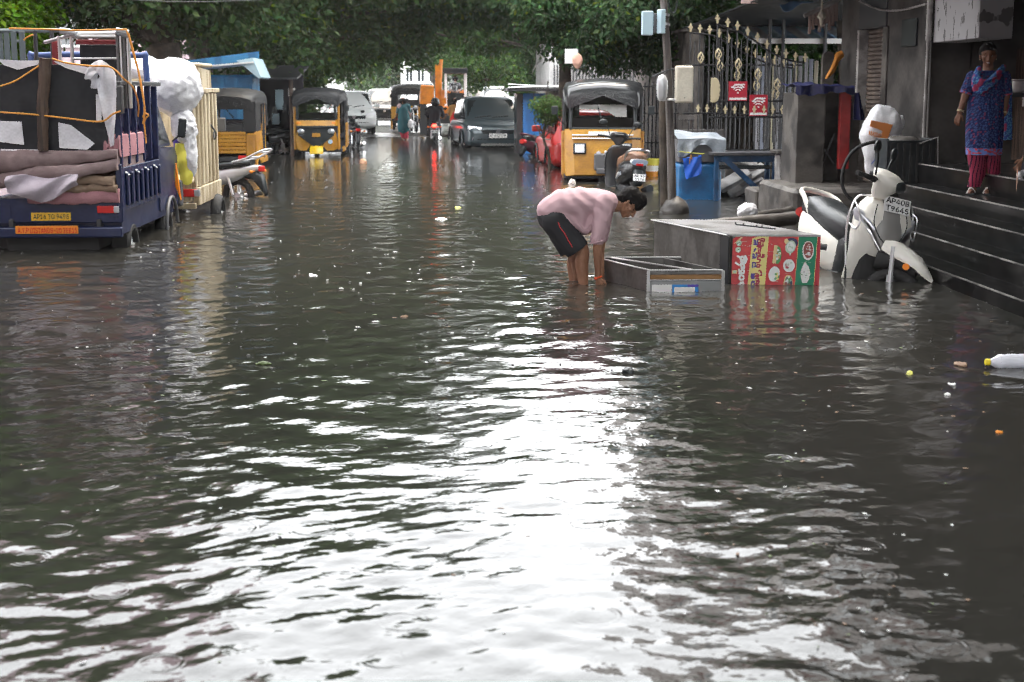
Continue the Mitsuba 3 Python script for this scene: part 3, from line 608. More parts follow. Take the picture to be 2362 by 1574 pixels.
    ent('rear_fender', loft([(-0.45, 0.07, 0.36, 0.50), (-0.40, 0.085, 0.38, 0.62), (-0.32, 0.09, 0.48, 0.66)], 'x', 16, 3), BLK, t, 50)
    wheel(t, (0, 0, 0.225), 0.225, 0.10, spokes=3, rim=BLK)
    ent('exhaust', cat(tube(curve([(0.42, -0.13, 0.22), (0.18, -0.19, 0.24), (-0.02, -0.21, 0.27)], 4), 0.025, 8), tube([(0.0, -0.215, 0.27), (-0.34, -0.225, 0.335)], [0.055, 0.065], 14)), DKGREY, t, 40)
    ent('engine', cat(rbox((0.12, 0.08, 0.26), (0.42, 0.14, 0.17), 0.04), tube([(0.0, -0.02, 0.24), (0.0, 0.12, 0.24)], 0.1, 16)), DKGREY, t, 40)
    # steered front: fork, fender, wheel, handlebar
    S = rotz(steer); piv = A(1.13, 0, 0)
    def st_(m, tilt=0): return move(move(m, (-piv).tolist()), piv, S)
    fx = 1.26
    for s in (-1, 1): ent('fork_leg', st_(cat(tube([(1.20, s * 0.085, 0.62), (fx - 0.005, s * 0.092, 0.25)], 0.019, 10), tube([(fx - 0.03, s * 0.09, 0.40), (fx, s * 0.092, 0.20)], 0.027, 10))), SILVER, t, 50)
    wc = piv + S @ (A(fx, 0, 0.235) - piv)
    wheel(t, wc, 0.235, 0.10, spokes=5, rim=GREY if tread else BLK, M=S, tread=tread)
    fd = []
    for x, z, w, drop in ((1.12, 0.655, 0.080, 0.07), (1.18, 0.665, 0.092, 0.10), (1.24, 0.660, 0.10, 0.115), (1.33, 0.622, 0.098, 0.10), (1.41, 0.58, 0.090, 0.085), (1.46, 0.525, 0.076, 0.065), (1.505, 0.475, 0.052, 0.04), (1.535, 0.435, 0.018, 0.015)):
        fd.append([(x - (0.05 if q in (0, 8) else 0) * drop * 3, w * math.copysign(min(1, abs(q - 4) / 3.0), q - 4), z - drop * max(0, (abs(q - 4) - 1.6) / 2.4) ** 1.6) for q in range(9)])
    g = skin(fd, caps=False, closed_ring=False)
    ent('front_fender', st_(cat(g, trimesh.Trimesh(g.vertices * [1, 0.95, 1] - A(0, 0, 0.008), g.faces[:, ::-1], process=False))), paint, t, 60)
    ent('fender_lining', st_(loft([(1.08, 0.055, 0.42, 0.56), (1.25, 0.06, 0.46, 0.60), (1.40, 0.055, 0.42, 0.55)], 'x', 14)), MATBLK, t, 50)
    for s in (-1, 1): ent('reflector', st_(tube([(fx + 0.075, s * 0.09, 0.49), (fx + 0.075, s * 0.115, 0.49)], 0.026, 16)), AMBER, t, 40)
    cowl = zloft([(0.955, 0.985, 0, 0.05, 0.06, 0.05), (1.0, 0.99, 0, 0.07, 0.08, 0.08), (1.055, 1.0, 0, 0.14, 0.085, 0.14), (1.11, 0.99, 0, 0.15, 0.085, 0.165), (1.155, 0.965, 0, 0.11, 0.07, 0.135), (1.18, 0.945, 0, 0.05, 0.05, 0.09)], 30, 2.2)
    ent('handlebar_cowl', st_(cowl), paint, t, 55)
    ent('headlamp', st_(move(loft([(0, 0.10, -0.055, 0.045), (0.035, 0.085, -0.045, 0.035), (0.045, 0.04, -0.02, 0.02)], 'x', 20), (1.112, 0, 1.075))), GLASSDK, t, 50)
    ent('instrument', st_(rbox((0.925, 0, 1.135), (0.09, 0.17, 0.06), 0.02, roty(-0.5))), BLK, t, 40)
    for s in (-1, 1):
        ent('grip', st_(cat(tube([(0.95, s * 0.14, 1.08), (0.90, s * 0.22, 1.095), (0.86, s * 0.36, 1.10)], 0.019, 10), tube(curve([(0.97, s * 0.16, 1.09), (0.96, s * 0.25, 1.10), (0.92, s * 0.33, 1.10)], 4), 0.008, 6))), MATBLK, t, 50)
        ent('mirror', st_(cat(tube(curve([(0.95, s * 0.16, 1.12), (0.95, s * 0.20, 1.22), (0.95, s * 0.26, 1.29)], 4), 0.008, 6), ell((0.945, s * 0.29, 1.325), (0.022, 0.072, 0.05)))), BLK, t, 60)
    if plate_f:
        c, lines, yaw = plate_f; u = rotz(yaw) @ A(0, 1, 0); w = rotz(yaw) @ A(-0.25, 0, 1) / math.hypot(1, 0.25)
        plate(t, c, u, w, 0.225, 0.12, lines)
    if plate_r:
        plate(t, (-0.462, 0, 0.50), (0, -1, 0), A(0.26, 0, 1) / math.hypot(1, 0.26), 0.2, 0.115, plate_r)
    return t

def motorbike(label, at, paint, group=None, carrier=False, lamp_on=False, steer=0.0, pl=None):
    """Forward is +x; rear axle at 0, front axle at 1.28."""
    t = thing('motorbike', label, 'motorbike', at, group)
    for x in (0, 1.28): wheel(t, (x, 0, 0.30), 0.30, 0.09, spokes=6, rim=ALU)
    ent('tank', loft([(0.52, 0.10, 0.72, 0.84), (0.62, 0.14, 0.70, 0.92), (0.80, 0.15, 0.70, 0.96), (0.95, 0.12, 0.74, 0.94), (1.02, 0.06, 0.80, 0.90)], 'x', 24), paint, t, 50)
    ent('seat', loft([(-0.28, 0.08, 0.80, 0.88), (-0.1, 0.13, 0.76, 0.86), (0.2, 0.13, 0.73, 0.83), (0.45, 0.11, 0.72, 0.80), (0.56, 0.07, 0.73, 0.79)], 'x', 20, 3), BLK, t, 50)
    ent('side_panel', loft([(-0.42, 0.04, 0.72, 0.80), (-0.3, 0.10, 0.66, 0.80), (0.05, 0.14, 0.52, 0.76), (0.3, 0.13, 0.46, 0.72), (0.42, 0.08, 0.5, 0.7)], 'x', 20), paint, t, 50)
    ent('engine', cat(rbox((0.62, 0, 0.40), (0.42, 0.24, 0.26), 0.05), *[rbox((0.72, 0, 0.5 + 0.035 * k), (0.2, 0.2, 0.018), 0.006) for k in range(5)]), DKGREY, t, 40)
    ent('exhaust', tube(curve([(0.8, -0.10, 0.36), (0.5, -0.15, 0.24), (0.1, -0.17, 0.27), (-0.35, -0.18, 0.36)], 5), np.linspace(0.022, 0.05, 16), 10), CHROME, t, 50)
    ent('rear_fender', loft([(-0.52, 0.05, 0.30, 0.44), (-0.46, 0.07, 0.38, 0.66), (-0.3, 0.075, 0.56, 0.72), (0, 0.07, 0.61, 0.68)], 'x', 16, 3), BLK, t, 50)
    tl = ent('tail_lamp', rbox((-0.44, 0, 0.74), (0.06, 0.13, 0.09), 0.02), RED, t, 40)
    if lamp_on:
        scene[tl] = {**scene[tl], 'emitter': {'type': 'area', 'radiance': rgb((0.8, 0.022, 0.012))}}
    for s in (-1, 1):
        ent('indicator', cat(tube([(-0.36, s * 0.08, 0.70), (-0.36, s * 0.19, 0.70)], 0.008, 6), ell((-0.37, s * 0.2, 0.70), (0.03, 0.03, 0.025), None, 2)), AMBER, t, 50)
        ent('fork_leg', tube([(1.04, s * 0.08, 0.92), (1.28, s * 0.08, 0.30)], 0.024, 8), CHROME, t, 50); ent('shock_absorber', tube([(0.12, s * 0.11, 0.62), (0.02, s * 0.12, 0.32)], 0.03, 8), CHROME, t, 50)
        ent('handlebar', cat(tube(curve([(1.02, 0, 0.98), (0.98, s * 0.14, 1.06), (0.88, s * 0.36, 1.07)], 5), 0.013, 8), tube([(0.90, s * 0.26, 1.07), (0.86, s * 0.38, 1.07)], 0.02, 8)), BLK, t, 50)
        ent('mirror', cat(tube([(0.93, s * 0.22, 1.07), (0.93, s * 0.29, 1.22)], 0.006, 6), ell((0.93, s * 0.3, 1.25), (0.02, 0.065, 0.04), None, 2)), BLK, t, 50)
    ent('headlamp', cat(rbox((1.12, 0, 0.94), (0.14, 0.2, 0.2), 0.06)), BLK, t, 50)
    ent('lens', ell((1.18, 0, 0.94), (0.03, 0.08, 0.075), None, 2), LAMPG, t, 50)
    ent('front_fender', skin([[(1.28 + math.cos(a) * R, y, 0.30 + math.sin(a) * R) for y, R in ((-0.06, 0.31), (-0.045, 0.335), (0, 0.345), (0.045, 0.335), (0.06, 0.31))] for a in np.linspace(deg(20), deg(170), 14)], caps=False, closed_ring=False), paint, t, 60)
    if carrier:
        rl = curve([(0.0, 0.16, 0.84), (-0.25, 0.18, 0.90), (-0.52, 0.16, 1.02), (-0.58, 0, 1.05), (-0.52, -0.16, 1.02), (-0.25, -0.18, 0.90), (0.0, -0.16, 0.84)], 6)
        ent('carrier', cat(tube(rl, 0.018, 8), tube([(-0.3, -0.175, 0.92), (-0.3, 0.175, 0.92)], 0.014, 8), tube([(-0.46, -0.16, 1.0), (-0.46, 0.16, 1.0)], 0.014, 8)), SILVER, t, 60)
    if pl: plate(t, (-0.5, 0, 0.56), (0, -1, 0), (0, 0, 1), 0.2, 0.1, pl)
    return t

# ------------------------------------------------------------------ autorickshaws (front towards -y, ground at 0)
def auto(label, at, style, group='yellow and black autorickshaws along the street', rear=False):
    t = thing('autorickshaw', label, 'autorickshaw', at, group)
    W = 0.65
    # hood
    hood = []
    for y, dz, w in ((0.05, -0.10, 0.53), (0.10, -0.02, 0.57), (0.35, 0.02, 0.61), (1.0, 0.05, 0.64), (1.9, 0.04, 0.65), (2.45, -0.02, 0.63), (2.58, -0.12, 0.60)):
        hood.append([(w * x, y, 1.66 + dz + h) for x, h in ((-1, -0.20), (-1.0, -0.05), (-0.93, 0.05), (-0.6, 0.10), (0, 0.125), (0.6, 0.10), (0.93, 0.05), (1.0, -0.05), (1, -0.20), (0.93, -0.06), (0.5, 0.07), (0, 0.10), (-0.5, 0.07), (-0.93, -0.06))])
    ent('hood', skin(hood), HOODW if style == 'b' else HOOD, t, 50)
    # front body
    if style == 'a':
        fb = [[(-0.40, 0.06, 0.36), (0.40, 0.06, 0.36), (0.47, 0.26, 0.34), (-0.47, 0.26, 0.34)], [(-0.44, 0.03, 0.62), (0.44, 0.03, 0.62), (0.53, 0.30, 0.62), (-0.53, 0.30, 0.62)],
              [(-0.44, 0.02, 0.92), (0.44, 0.02, 0.92), (0.54, 0.30, 0.92), (-0.54, 0.30, 0.92)], [(-0.46, 0.08, 1.06), (0.46, 0.08, 1.06), (0.54, 0.30, 1.06), (-0.54, 0.30, 1.06)]]
        side = lambda s: hull([(s * 0.13, 0.0, 0.66), (s * 0.46, 0.04, 0.78), (s * 0.50, 0.10, 0.60), (s * 0.47, 0.12, 0.40), (s * 0.40, 0.06, 0.33), (s * 0.24, 0.02, 0.33), (s * 0.15, 0.02, 0.46), (s * 0.13, 0.2, 0.5), (s * 0.5, 0.3, 0.36)])
        ent('front_panel', cat(side(-1), side(1), hull([p for q in fb[2:] for p in q]), *[box(s * 0.50, s * 0.555, 0.2, 0.32, 0.34, 1.55, 0.015) for s in (-1, 1)]), YEL, t, 30)
        ent('mask', cat(hull([(-0.46, -0.012, 0.90), (0.46, -0.012, 0.90), (0.43, -0.012, 0.70), (0.13, -0.03, 0.60), (0.09, -0.02, 0.44), (-0.09, -0.02, 0.44), (-0.13, -0.03, 0.60), (-0.43, -0.012, 0.70), (-0.4, 0.1, 0.9), (0.4, 0.1, 0.9), (0, 0.1, 0.5)]), tube([(-0.46, -0.02, 0.90), (0, -0.03, 0.88), (0.46, -0.02, 0.90)], 0.022, 8)), BLK, t, 30)
        for s in (-1, 1):
            h = ent('headlamp', ell((s * 0.36, -0.02, 0.79), (0.085, 0.04, 0.06)), LAMPG, t, 60)
        ent('number_plate', rbox((0, -0.035, 0.70), (0.20, 0.02, 0.09), 0.008), YEL, t, 30, label='small yellow number plate in the black mask')
        ent('sticker', tube([(0.33, -0.004, 0.54), (0.33, 0.03, 0.54)], 0.055, 20), PALEBLUE, t, 30, label='round pale blue sticker')
        ent('front_fender', cat(*[skin([[(x * wv, 0.13 - math.cos(a) * (0.275 - 0.05 * abs(x) ** 2), 0.22 + math.sin(a) * (0.275 - 0.05 * abs(x) ** 2)) for x in np.linspace(-1, 1, 9)] for a in np.linspace(deg(8), deg(100), 10)], caps=False, closed_ring=False) for wv in (0.16,)]), mat('fender_yellow', (0.72, 0.46, 0.02), 0.3) if 'm_fender_yellow' not in scene else 'm_fender_yellow', t, 60)
        wheel(t, (0, 0.16, 0.215), 0.215, 0.11, 'x')
        ent('indicator', cat(*[rbox((s * 0.42, 0.05, 0.985), (0.10, 0.02, 0.035), 0.008) for s in (-1, 1)]), AMBER, t)
    else:
        fb = hull([(-0.45, 0.02, 1.05), (0.45, 0.02, 1.05), (-0.58, 0.14, 1.05), (0.58, 0.14, 1.05), (-0.45, -0.03, 0.75), (0.45, -0.03, 0.75), (-0.58, 0.12, 0.75), (0.58, 0.12, 0.75), (-0.42, -0.03, 0.36), (0.42, -0.03, 0.36), (-0.56, 0.14, 0.33), (0.56, 0.14, 0.33), (-0.60, 0.42, 0.33), (0.60, 0.42, 0.33), (0.6, 0.42, 1.05), (-0.6, 0.42, 1.05)])
        ent('front_panel', cat(fb, *[box(s * 0.575, s * 0.645, 0.40, 0.50, 0.33, 1.02, 0.012) for s in (-1, 1)]), YEL, t, 25)
        ent('trim', cat(tube([(-0.47, -0.03, 0.915), (0.47, -0.03, 0.915)], 0.012, 8), tube([(-0.47, -0.02, 0.965), (0.47, -0.02, 0.965)], 0.012, 8)), ALU, t)
        ent('name_strip', box(-0.22, 0.22, -0.018, 0.02, 0.975, 1.02, 0.003), WPLAIN, t, label='blank white strip below the windscreen')
        for s in (-1, 1):
            h = ent('headlamp', rbox((s * 0.35, -0.035, 0.76), (0.20, 0.06, 0.17), 0.02), BLK, t, 40)
            ent('lens', rbox((s * 0.35, -0.062, 0.76), (0.15, 0.02, 0.125), 0.008), LAMPG, h, 40)
            ent('fog_lamp', tube([(s * 0.06, -0.10, 0.69), (s * 0.06, -0.02, 0.69)], 0.035, 14), LAMPG, t, 40)
        ent('bumper', cat(rbox((0.08, -0.07, 0.56), (0.42, 0.09, 0.26), 0.03), rbox((0.08, -0.10, 0.42), (0.34, 0.06, 0.09), 0.02)), GREY, t, 40, label='grey plastic lower front panel')
        wheel(t, (0, 0.22, 0.22), 0.22, 0.12, 'x')
    # windscreen
    z0 = 1.06; zt = 1.62
    yb, yt = (0.09, 0.13) if style == 'a' else (0.06, 0.22)
    wf = 0.46 if style == 'a' else 0.50
    fr = cat(*[tube([(s * wf, yb, z0), (s * (wf - 0.02), yt, zt)], 0.030, 8) for s in (-1, 1)], tube([(-wf, yb, z0), (wf, yb, z0)], 0.022, 8), tube([(-wf, yt, zt), (wf, yt, zt)], 0.035, 8))
    ws = ent('windscreen', sheet(lambda u, v: ((u - 0.5) * 2 * (wf - 0.01), yb + (yt - yb) * v - 0.02, z0 + (zt - z0) * v), 2, 2), PANE, t, False)
    ent('frame', fr, BLK, ws, 50); ent('wiper', cat(tube([(0.05, yb - 0.035, z0 - 0.02), (-0.08 if style == 'b' else 0.3, yb - 0.02, z0 + 0.32)], 0.008, 6), tube([(-0.02, yb - 0.04, z0 + 0.1), (-0.09, yb - 0.03, z0 + 0.42)] if style == 'b' else [(0.12, yb - 0.04, z0 + 0.12), (0.36, yb - 0.03, z0 + 0.36)], 0.006, 6)), BLK, ws)
    # inner screen, seats, floor, rear body
    ent('floor', box(-0.6, 0.6, 0.30, 2.5, 0.28, 0.36), DKGREY, t)
    ent('seat', cat(rbox((0, 0.78, 0.62), (0.95, 0.42, 0.16), 0.05), rbox((0, 1.00, 0.86), (0.95, 0.08, 0.36), 0.03), box(-0.45, 0.45, 0.62, 0.95, 0.36, 0.56)), mat('seat_vinyl', (0.05, 0.045, 0.05), 0.5) if 'm_seat_vinyl' not in scene else 'm_seat_vinyl', t, 40)
    ent('seat', cat(rbox((0, 1.9, 0.62), (1.2, 0.5, 0.16), 0.05), rbox((0, 2.22, 0.92), (1.2, 0.10, 0.56), 0.04), box(-0.6, 0.6, 1.7, 2.2, 0.36, 0.56)), 'm_seat_vinyl', t, 40)
    for s in (-1, 1):
        ent('side_panel', cat(box(s * 0.60, s * 0.65, 1.62, 2.52, 0.34, 0.96, 0.015), box(s * 0.585, s * 0.63, 0.5, 1.62, 0.28, 0.40, 0.012)), YEL, t, 30)
        for q in ([(s * 0.60, 0.36, 1.02), (s * 0.60, 0.36, 1.55)], [(s * 0.62, 1.10, 0.38), (s * 0.63, 1.10, 1.55)], [(s * 0.62, 1.75, 0.9), (s * 0.63, 1.78, 1.55)]): ent('post', tube(q, 0.022, 8), DKGREY, t, 50)
        for z in (0.86, 1.07, 1.28): ent('side_rail', tube([(s * 0.62, 0.4, z), (s * 0.62, 1.1, z)], 0.012, 6), DKGREY, t, 50)
        ent('side_curtain', box(s * 0.615, s * 0.645, 1.80, 2.52, 0.96, 1.56, 0.01), HOOD, t, 30)
        ent('mirror', cat(tube(curve([(s * 0.56, 0.20, 1.10), (s * 0.68, 0.10, 1.20), (s * 0.72, 0.08, 1.30)], 4), 0.008, 6), rbox((s * 0.74, 0.07, 1.34), (0.10, 0.02, 0.13), 0.01)), BLK, t, 40)
        wheel(t, (s * 0.56, 2.0, 0.22), 0.22, 0.12, 'x')
        ent('mud_flap', box(s * 0.46, s * 0.68, 2.27, 2.285, 0.12, 0.40, 0.002), BLK, t)
    rw = cat(box(-0.62, -0.40, 2.52, 2.56, 0.95, 1.56, 0.01), box(0.40, 0.62, 2.52, 2.56, 0.95, 1.56, 0.01), box(-0.40, 0.40, 2.52, 2.56, 0.95, 1.12, 0.01), box(-0.40, 0.40, 2.52, 2.56, 1.40, 1.62, 0.01))
    ent('rear_curtain', rw, HOOD, t, 30)
    ent('rear_panel', cat(*[box(-0.44, 0.44, 2.53, 2.575 - 0.004 * (k % 2), 0.52 + 0.074 * k, 0.52 + 0.074 * k + 0.068, 0.012) for k in range(6)], *[box(s * 0.44, s * 0.65, 2.50, 2.58, 0.40, 0.93, 0.03) for s in (-1, 1)], *[box(s * 0.60, s * 0.655, 2.40, 2.60, 0.05, 0.92, 0.012) for s in (-1, 1)]), YEL, t, 30)
    ent('rear_bumper', box(-0.62, 0.62, 2.56, 2.62, 0.36, 0.46, 0.015), DKGREY, t)
    for s in (-1, 1): ent('tail_lamp', rbox((s * 0.36, 2.60, 0.44), (0.16, 0.05, 0.09), 0.015), RED, t, 40)
    return t

# ------------------------------------------------------------------ cars (front towards -y, ground at 0)
def car(label, at, paint, W=1.78, H=1.6, L=4.0, kind='suv', pl=None, group=None, front=True):
    t = thing('car', label, 'car', at, group); w = W / 2; b = 0.78 if kind == 'suv' else 0.70
    n = 30
    low = loft([(0.0, w * 0.72, 0.34, b * 0.80), (0.06, w * 0.86, 0.27, b * 0.98), (0.22, w * 0.96, 0.22, b * 1.10), (0.55, w, 0.22, b * 1.20), (1.1, w, 0.22, b * 1.27), (L * 0.5, w, 0.22, b * 1.28), (L - 0.5, w * 0.98, 0.24, b * 1.28), (L - 0.12, w * 0.92, 0.28, b * 1.22), (L, w * 0.78, 0.36, b * 1.05)], 'y', 36, 5.0)
    ent('body', low, paint, t, 40)
    zb = b * 1.24
    gh = [(0.95, w * 0.86, zb - 0.10, zb + 0.02), (1.55, w * 0.80, zb - 0.1, H - 0.05), (1.9, w * 0.78, zb - 0.1, H), (L - 1.2, w * 0.77, zb - 0.1, H), (L - 0.55, w * 0.75, zb - 0.1, H - 0.08), (L - 0.22, w * 0.80, zb - 0.1, zb + 0.05)]
    ent('roof', loft(gh, 'y', 32, 5.5), paint, t, 35)
    ws = ent('windscreen', hull([(s * w * q, y, z) for s in (-1, 1) for q, y, z in ((0.80, 0.985, zb + 0.035), (0.70, 1.50, H - 0.10), (0.80, 1.02, zb + 0.01), (0.70, 1.56, H - 0.12))]), GLASSDK, t, False)
    if kind: 
        ent('wiper', cat(*[tube([(x, 0.975, zb + 0.06), (x + 0.45, 1.02, zb + 0.10)], 0.012, 6) for x in (-0.5, 0.0)]), BLK, ws)
    ent('rear_window', hull([(s * w * q, y, z) for s in (-1, 1) for q, y, z in ((0.70, L - 0.275, zb + 0.12), (0.66, L - 0.50, H - 0.12), (0.70, L - 0.36, zb + 0.08), (0.66, L - 0.58, H - 0.13))]), GLASSDK, t, False)
    for s in (-1, 1):
        ent('side_window', hull([(s * w * q, y, z) for q, y, z in ((0.85, 1.35, zb + 0.03), (0.80, 1.75, H - 0.12), (0.80, L - 0.9, H - 0.14), (0.84, L - 0.55, zb + 0.05), (0.74, 1.5, zb), (0.7, L - 0.8, zb))]), GLASSDK, t, False)
        ent('mirror', cat(rbox((s * (w + 0.06), 1.20, zb + 0.10), (0.20, 0.12, 0.15), 0.04), tube([(s * w * 0.85, 1.22, zb + 0.05), (s * w, 1.21, zb + 0.06)], 0.025, 6)), BLK if paint == CARBLUE else paint, t, 40)
        ent('headlamp', hull([(s * w * q, y, z) for q, y, z in ((0.50, 0.022, b * 0.90), (0.50, 0.03, b * 0.99), (0.90, 0.16, b * 1.05), (0.93, 0.20, b * 0.93), (0.8, 0.3, b), (0.86, 0.10, b * 0.90))]), LAMPG, t, 30)
        ent('tail_lamp', hull([(s * w * q, y, z) for q, y, z in ((0.72, L - 0.02, b * 1.0), (0.92, L - 0.10, b * 0.98), (0.94, L - 0.14, b * 1.2), (0.80, L - 0.17, zb + 0.22), (0.72, L - 0.07, b * 1.2), (0.8, L - 0.3, b * 1.1))]), RED, t, 30)
        for y in (0.78, L - 0.75):
            wheel(t, (s * (w - 0.13), y, 0.32), 0.32, 0.2, 'x', 5)
            ent('wheel_arch', tube([(s * (w + 0.012), y + math.cos(a) * 0.37, 0.33 + math.sin(a) * 0.37) for a in np.linspace(0, math.pi, 13)], 0.028, 6), BLK, t, 50)
    ent('grille', hull([(s * w * q, y, z) for s in (-1, 1) for q, y, z in ((0.52, -0.012, b * 0.90), (0.45, -0.012, b * 0.76), (0.5, 0.05, b * 0.9), (0.45, 0.05, b * 0.76))]), BLK, t, 30)
    ent('air_dam', hull([(s * w * q, y, z) for s in (-1, 1) for q, y, z in ((0.62, -0.005, 0.46), (0.70, 0.03, 0.33), (0.6, 0.06, 0.46), (0.66, 0.1, 0.30))]), BLK, t, 30)
    ent('skid_plate', hull([(s * w * q, y, z) for s in (-1, 1) for q, y, z in ((0.50, -0.02, 0.33), (0.55, -0.01, 0.27), (0.5, 0.06, 0.33), (0.5, 0.1, 0.27))]), ALU, t, 30)
    ent('badge', tube([(0, -0.03, b * 0.84), (0, 0.0, b * 0.84)], 0.055, 16), CHROME, t)
    if pl: plate(t, (0, -0.03, 0.545), (1, 0, 0), (0, 0, 1), 0.5, 0.12, [pl])
    for s in (-1, 1): ent('fog_lamp', tube([(s * w * 0.74, 0.02, 0.46), (s * w * 0.74, 0.12, 0.46)], 0.05, 12), LAMPG, t)
    return t
# ------------------------------------------------------------------ vehicles in the street
def PX(px, Y, py=300): return float(on_y(px, py, Y)[0])
def PZ(py, Y, px=1100): return float(on_y(px, py, Y)[2])
GZ0 = -0.31

# blue pickup truck with its load (rear face at YR, right side at XR)
YR, XR, XL = 15.9, -3.45, -4.95
t = thing('cargo_truck', 'dark blue pickup truck seen from behind, loaded with blankets and frames', 'truck')
ent('bed', cat(box(XL, XR, YR, 18.0, 0.46, 0.54), box(XL + 0.04, XR - 0.04, YR + 0.06, 19.0, 0.16, 0.45)), BLUE, t)
ent('rear_panel', cat(box(XL, XR, YR - 0.02, YR + 0.05, 0.30, 0.56), box(XL + 0.05, XL + 0.32, YR - 0.03, YR - 0.022, 0.30, 0.5), box(XR - 0.06, XR, YR - 0.04, YR + 0.08, 0.30, 0.92)), BLUE, t)
ent('bumper', rbox(((XL + XR) / 2, YR - 0.08, 0.205), (1.5, 0.08, 0.11), 0.02), BLUE, t, 30)
for x in (XL + 0.3, XR - 0.28): ent('bumper_bracket', box(x, x + 0.05, YR - 0.06, YR + 0.05, 0.18, 0.34), DKGREY, t)
tp = mat('plate_yellow', (0.72, 0.42, 0.02), 0.5)
plate(t, (PX(109, YR), YR - 0.03, PZ(496, YR)), (1, 0, 0), (0, 0, 1), 0.415, 0.085, ['AP16 TG 9495'], tp)
k = ent('permit_board', box(PX(31, YR), PX(176, YR), YR - 0.135, YR - 0.122, PZ(533, YR), PZ(515, YR)), mat('permit_orange', (0.75, 0.24, 0.015), 0.5), t, label='orange board with faded red lettering on the bumper')
ent('lettering', text_on('A.Y.P DISTANDS-20 28615', 0.055, (PX(36, YR), YR - 0.138, PZ(531, YR)), (1, 0, 0), (0, 0, 1), 0.001, True, 0.62), RED, k, False)
k = ent('tail_lamp', rbox((PX(240, YR), YR - 0.03, PZ(480, YR)), (0.21, 0.03, 0.08), 0.01), RED, t, 40); ent('clear_lens', rbox((PX(262, YR), YR - 0.034, PZ(480, YR)), (0.06, 0.03, 0.075), 0.01), LAMPG, k, 40)
for k in range(8):
    y = YR + 0.14 + k * 0.255
    ent('side_panel', cat(box(XR - 0.03, XR, y - 0.10, y + 0.152, 0.42, 0.88), box(XR + 0.002, XR + 0.03, y, y + 0.10, 0.47, 0.82, 0.012)), BLUE, t)
    if k % 2 == 0: ent('rib_cap', hull([(XR + 0.002, y, 0.83), (XR + 0.002, y + 0.1, 0.83), (XR + 0.045, y + 0.02, 0.795), (XR + 0.045, y + 0.08, 0.795), (XR + 0.002, y + 0.05, 0.785)]), SILVER, t)
for k in range(6):
    y = YR + 0.06 + k * 0.40
    ent('stake', box(XR - 0.06, XR, y - 0.035, y + 0.035, 0.90, 1.74), BLUE, t)
for z in (1.02, 1.25, 1.48): ent('rail', box(XR - 0.085, XR - 0.062, YR, 18.1, z, z + 0.06), BLUE, t)
ent('top_rail', cat(box(XR - 0.09, XR + 0.02, YR, 18.15, 1.742, 1.79), box(XR - 0.10, XR + 0.03, YR - 0.02, YR + 0.12, 1.45, 1.74)), DKGREY, t)
hd = curve([(XL + 0.05, 17.95, 0.9), (XL + 0.05, 17.95, 2.0), (XL + 0.16, 17.95, 2.10), (XR - 0.22, 17.95, 2.10), (XR - 0.11, 17.95, 2.0), (XR - 0.11, 17.95, 0.9)], 6)
ent('headboard_hoop', tube(hd, 0.035, 10), mat('hoop_blue', (0.05, 0.09, 0.24), 0.35), t, 60)
cabm = hull([(x, y, z) for x in (XL + 0.05, XR - 0.02) for y, z in ((18.05, 0.25), (19.25, 0.25), (19.28, 0.85), (19.10, 0.98), (18.05, 1.0))])
ent('cab', cat(cabm, hull([(x, y, z) for x, z in ((XL + 0.08, 1.0), (XR - 0.06, 1.0)) for y in (18.05, 19.08)] + [(x, y, 1.62) for x in (XL + 0.18, XR - 0.16) for y in (18.1, 18.65)])), BLUE, t, 30)
ent('side_window', hull([(XR - 0.058, 18.22, 1.04), (XR - 0.055, 18.98, 1.04), (XR - 0.13, 18.62, 1.52), (XR - 0.125, 18.25, 1.52), (XR - 0.2, 18.5, 1.1)]), GLASSDK, t, False)
ent('wheel_arch', tube([(XR + 0.01, 18.62 + 0.36 * math.cos(a), 0.0 + 0.38 * math.sin(a)) for a in np.linspace(0.1, math.pi, 14)], 0.022, 8), GREY, t, 50)
ent('front_bumper', cat(rbox(((XL + XR) / 2, 19.30, 0.38), (1.56, 0.14, 0.34), 0.04)), GREY, t, 30)
ent('reflector_strip', hull([(XR + 0.01, 18.98, 0.78), (XR + 0.01, 19.05, 0.78), (XR + 0.03, 19.2, 0.30), (XR + 0.03, 19.12, 0.30), (XR - 0.02, 19.05, 0.5)]), AMBER, t)
ent('mirror', cat(rbox((XR + 0.10, 19.02, 1.22), (0.10, 0.05, 0.24), 0.02, roty(0.12)), tube([(XR - 0.03, 19.02, 1.05), (XR + 0.09, 19.02, 1.15)], 0.012, 6)), BLK, t, 40)
ent('dark_underbody', cat(box(XL + 0.22, XR - 0.30, 16.0, 19.1, -0.02, 0.158), box(XL + 0.3, XR - 0.4, 16.35, 16.75, -0.2, -0.022)), MATBLK, t)  # black box added to paint the shadow under the truck
for x in (XL + 0.02, XR - 0.2): ent('mud_flap', box(x, x + 0.17, 16.16, 16.175, -0.2, 0.155, 0.003), MATBLK, t)
for y in (16.55, 18.62):
    wheel(t, (XR - 0.10, y, -0.03), 0.29, 0.15, 'x', 6, SILVER); wheel(t, (XL + 0.10, y, -0.03), 0.29, 0.15, 'x', 6, SILVER)

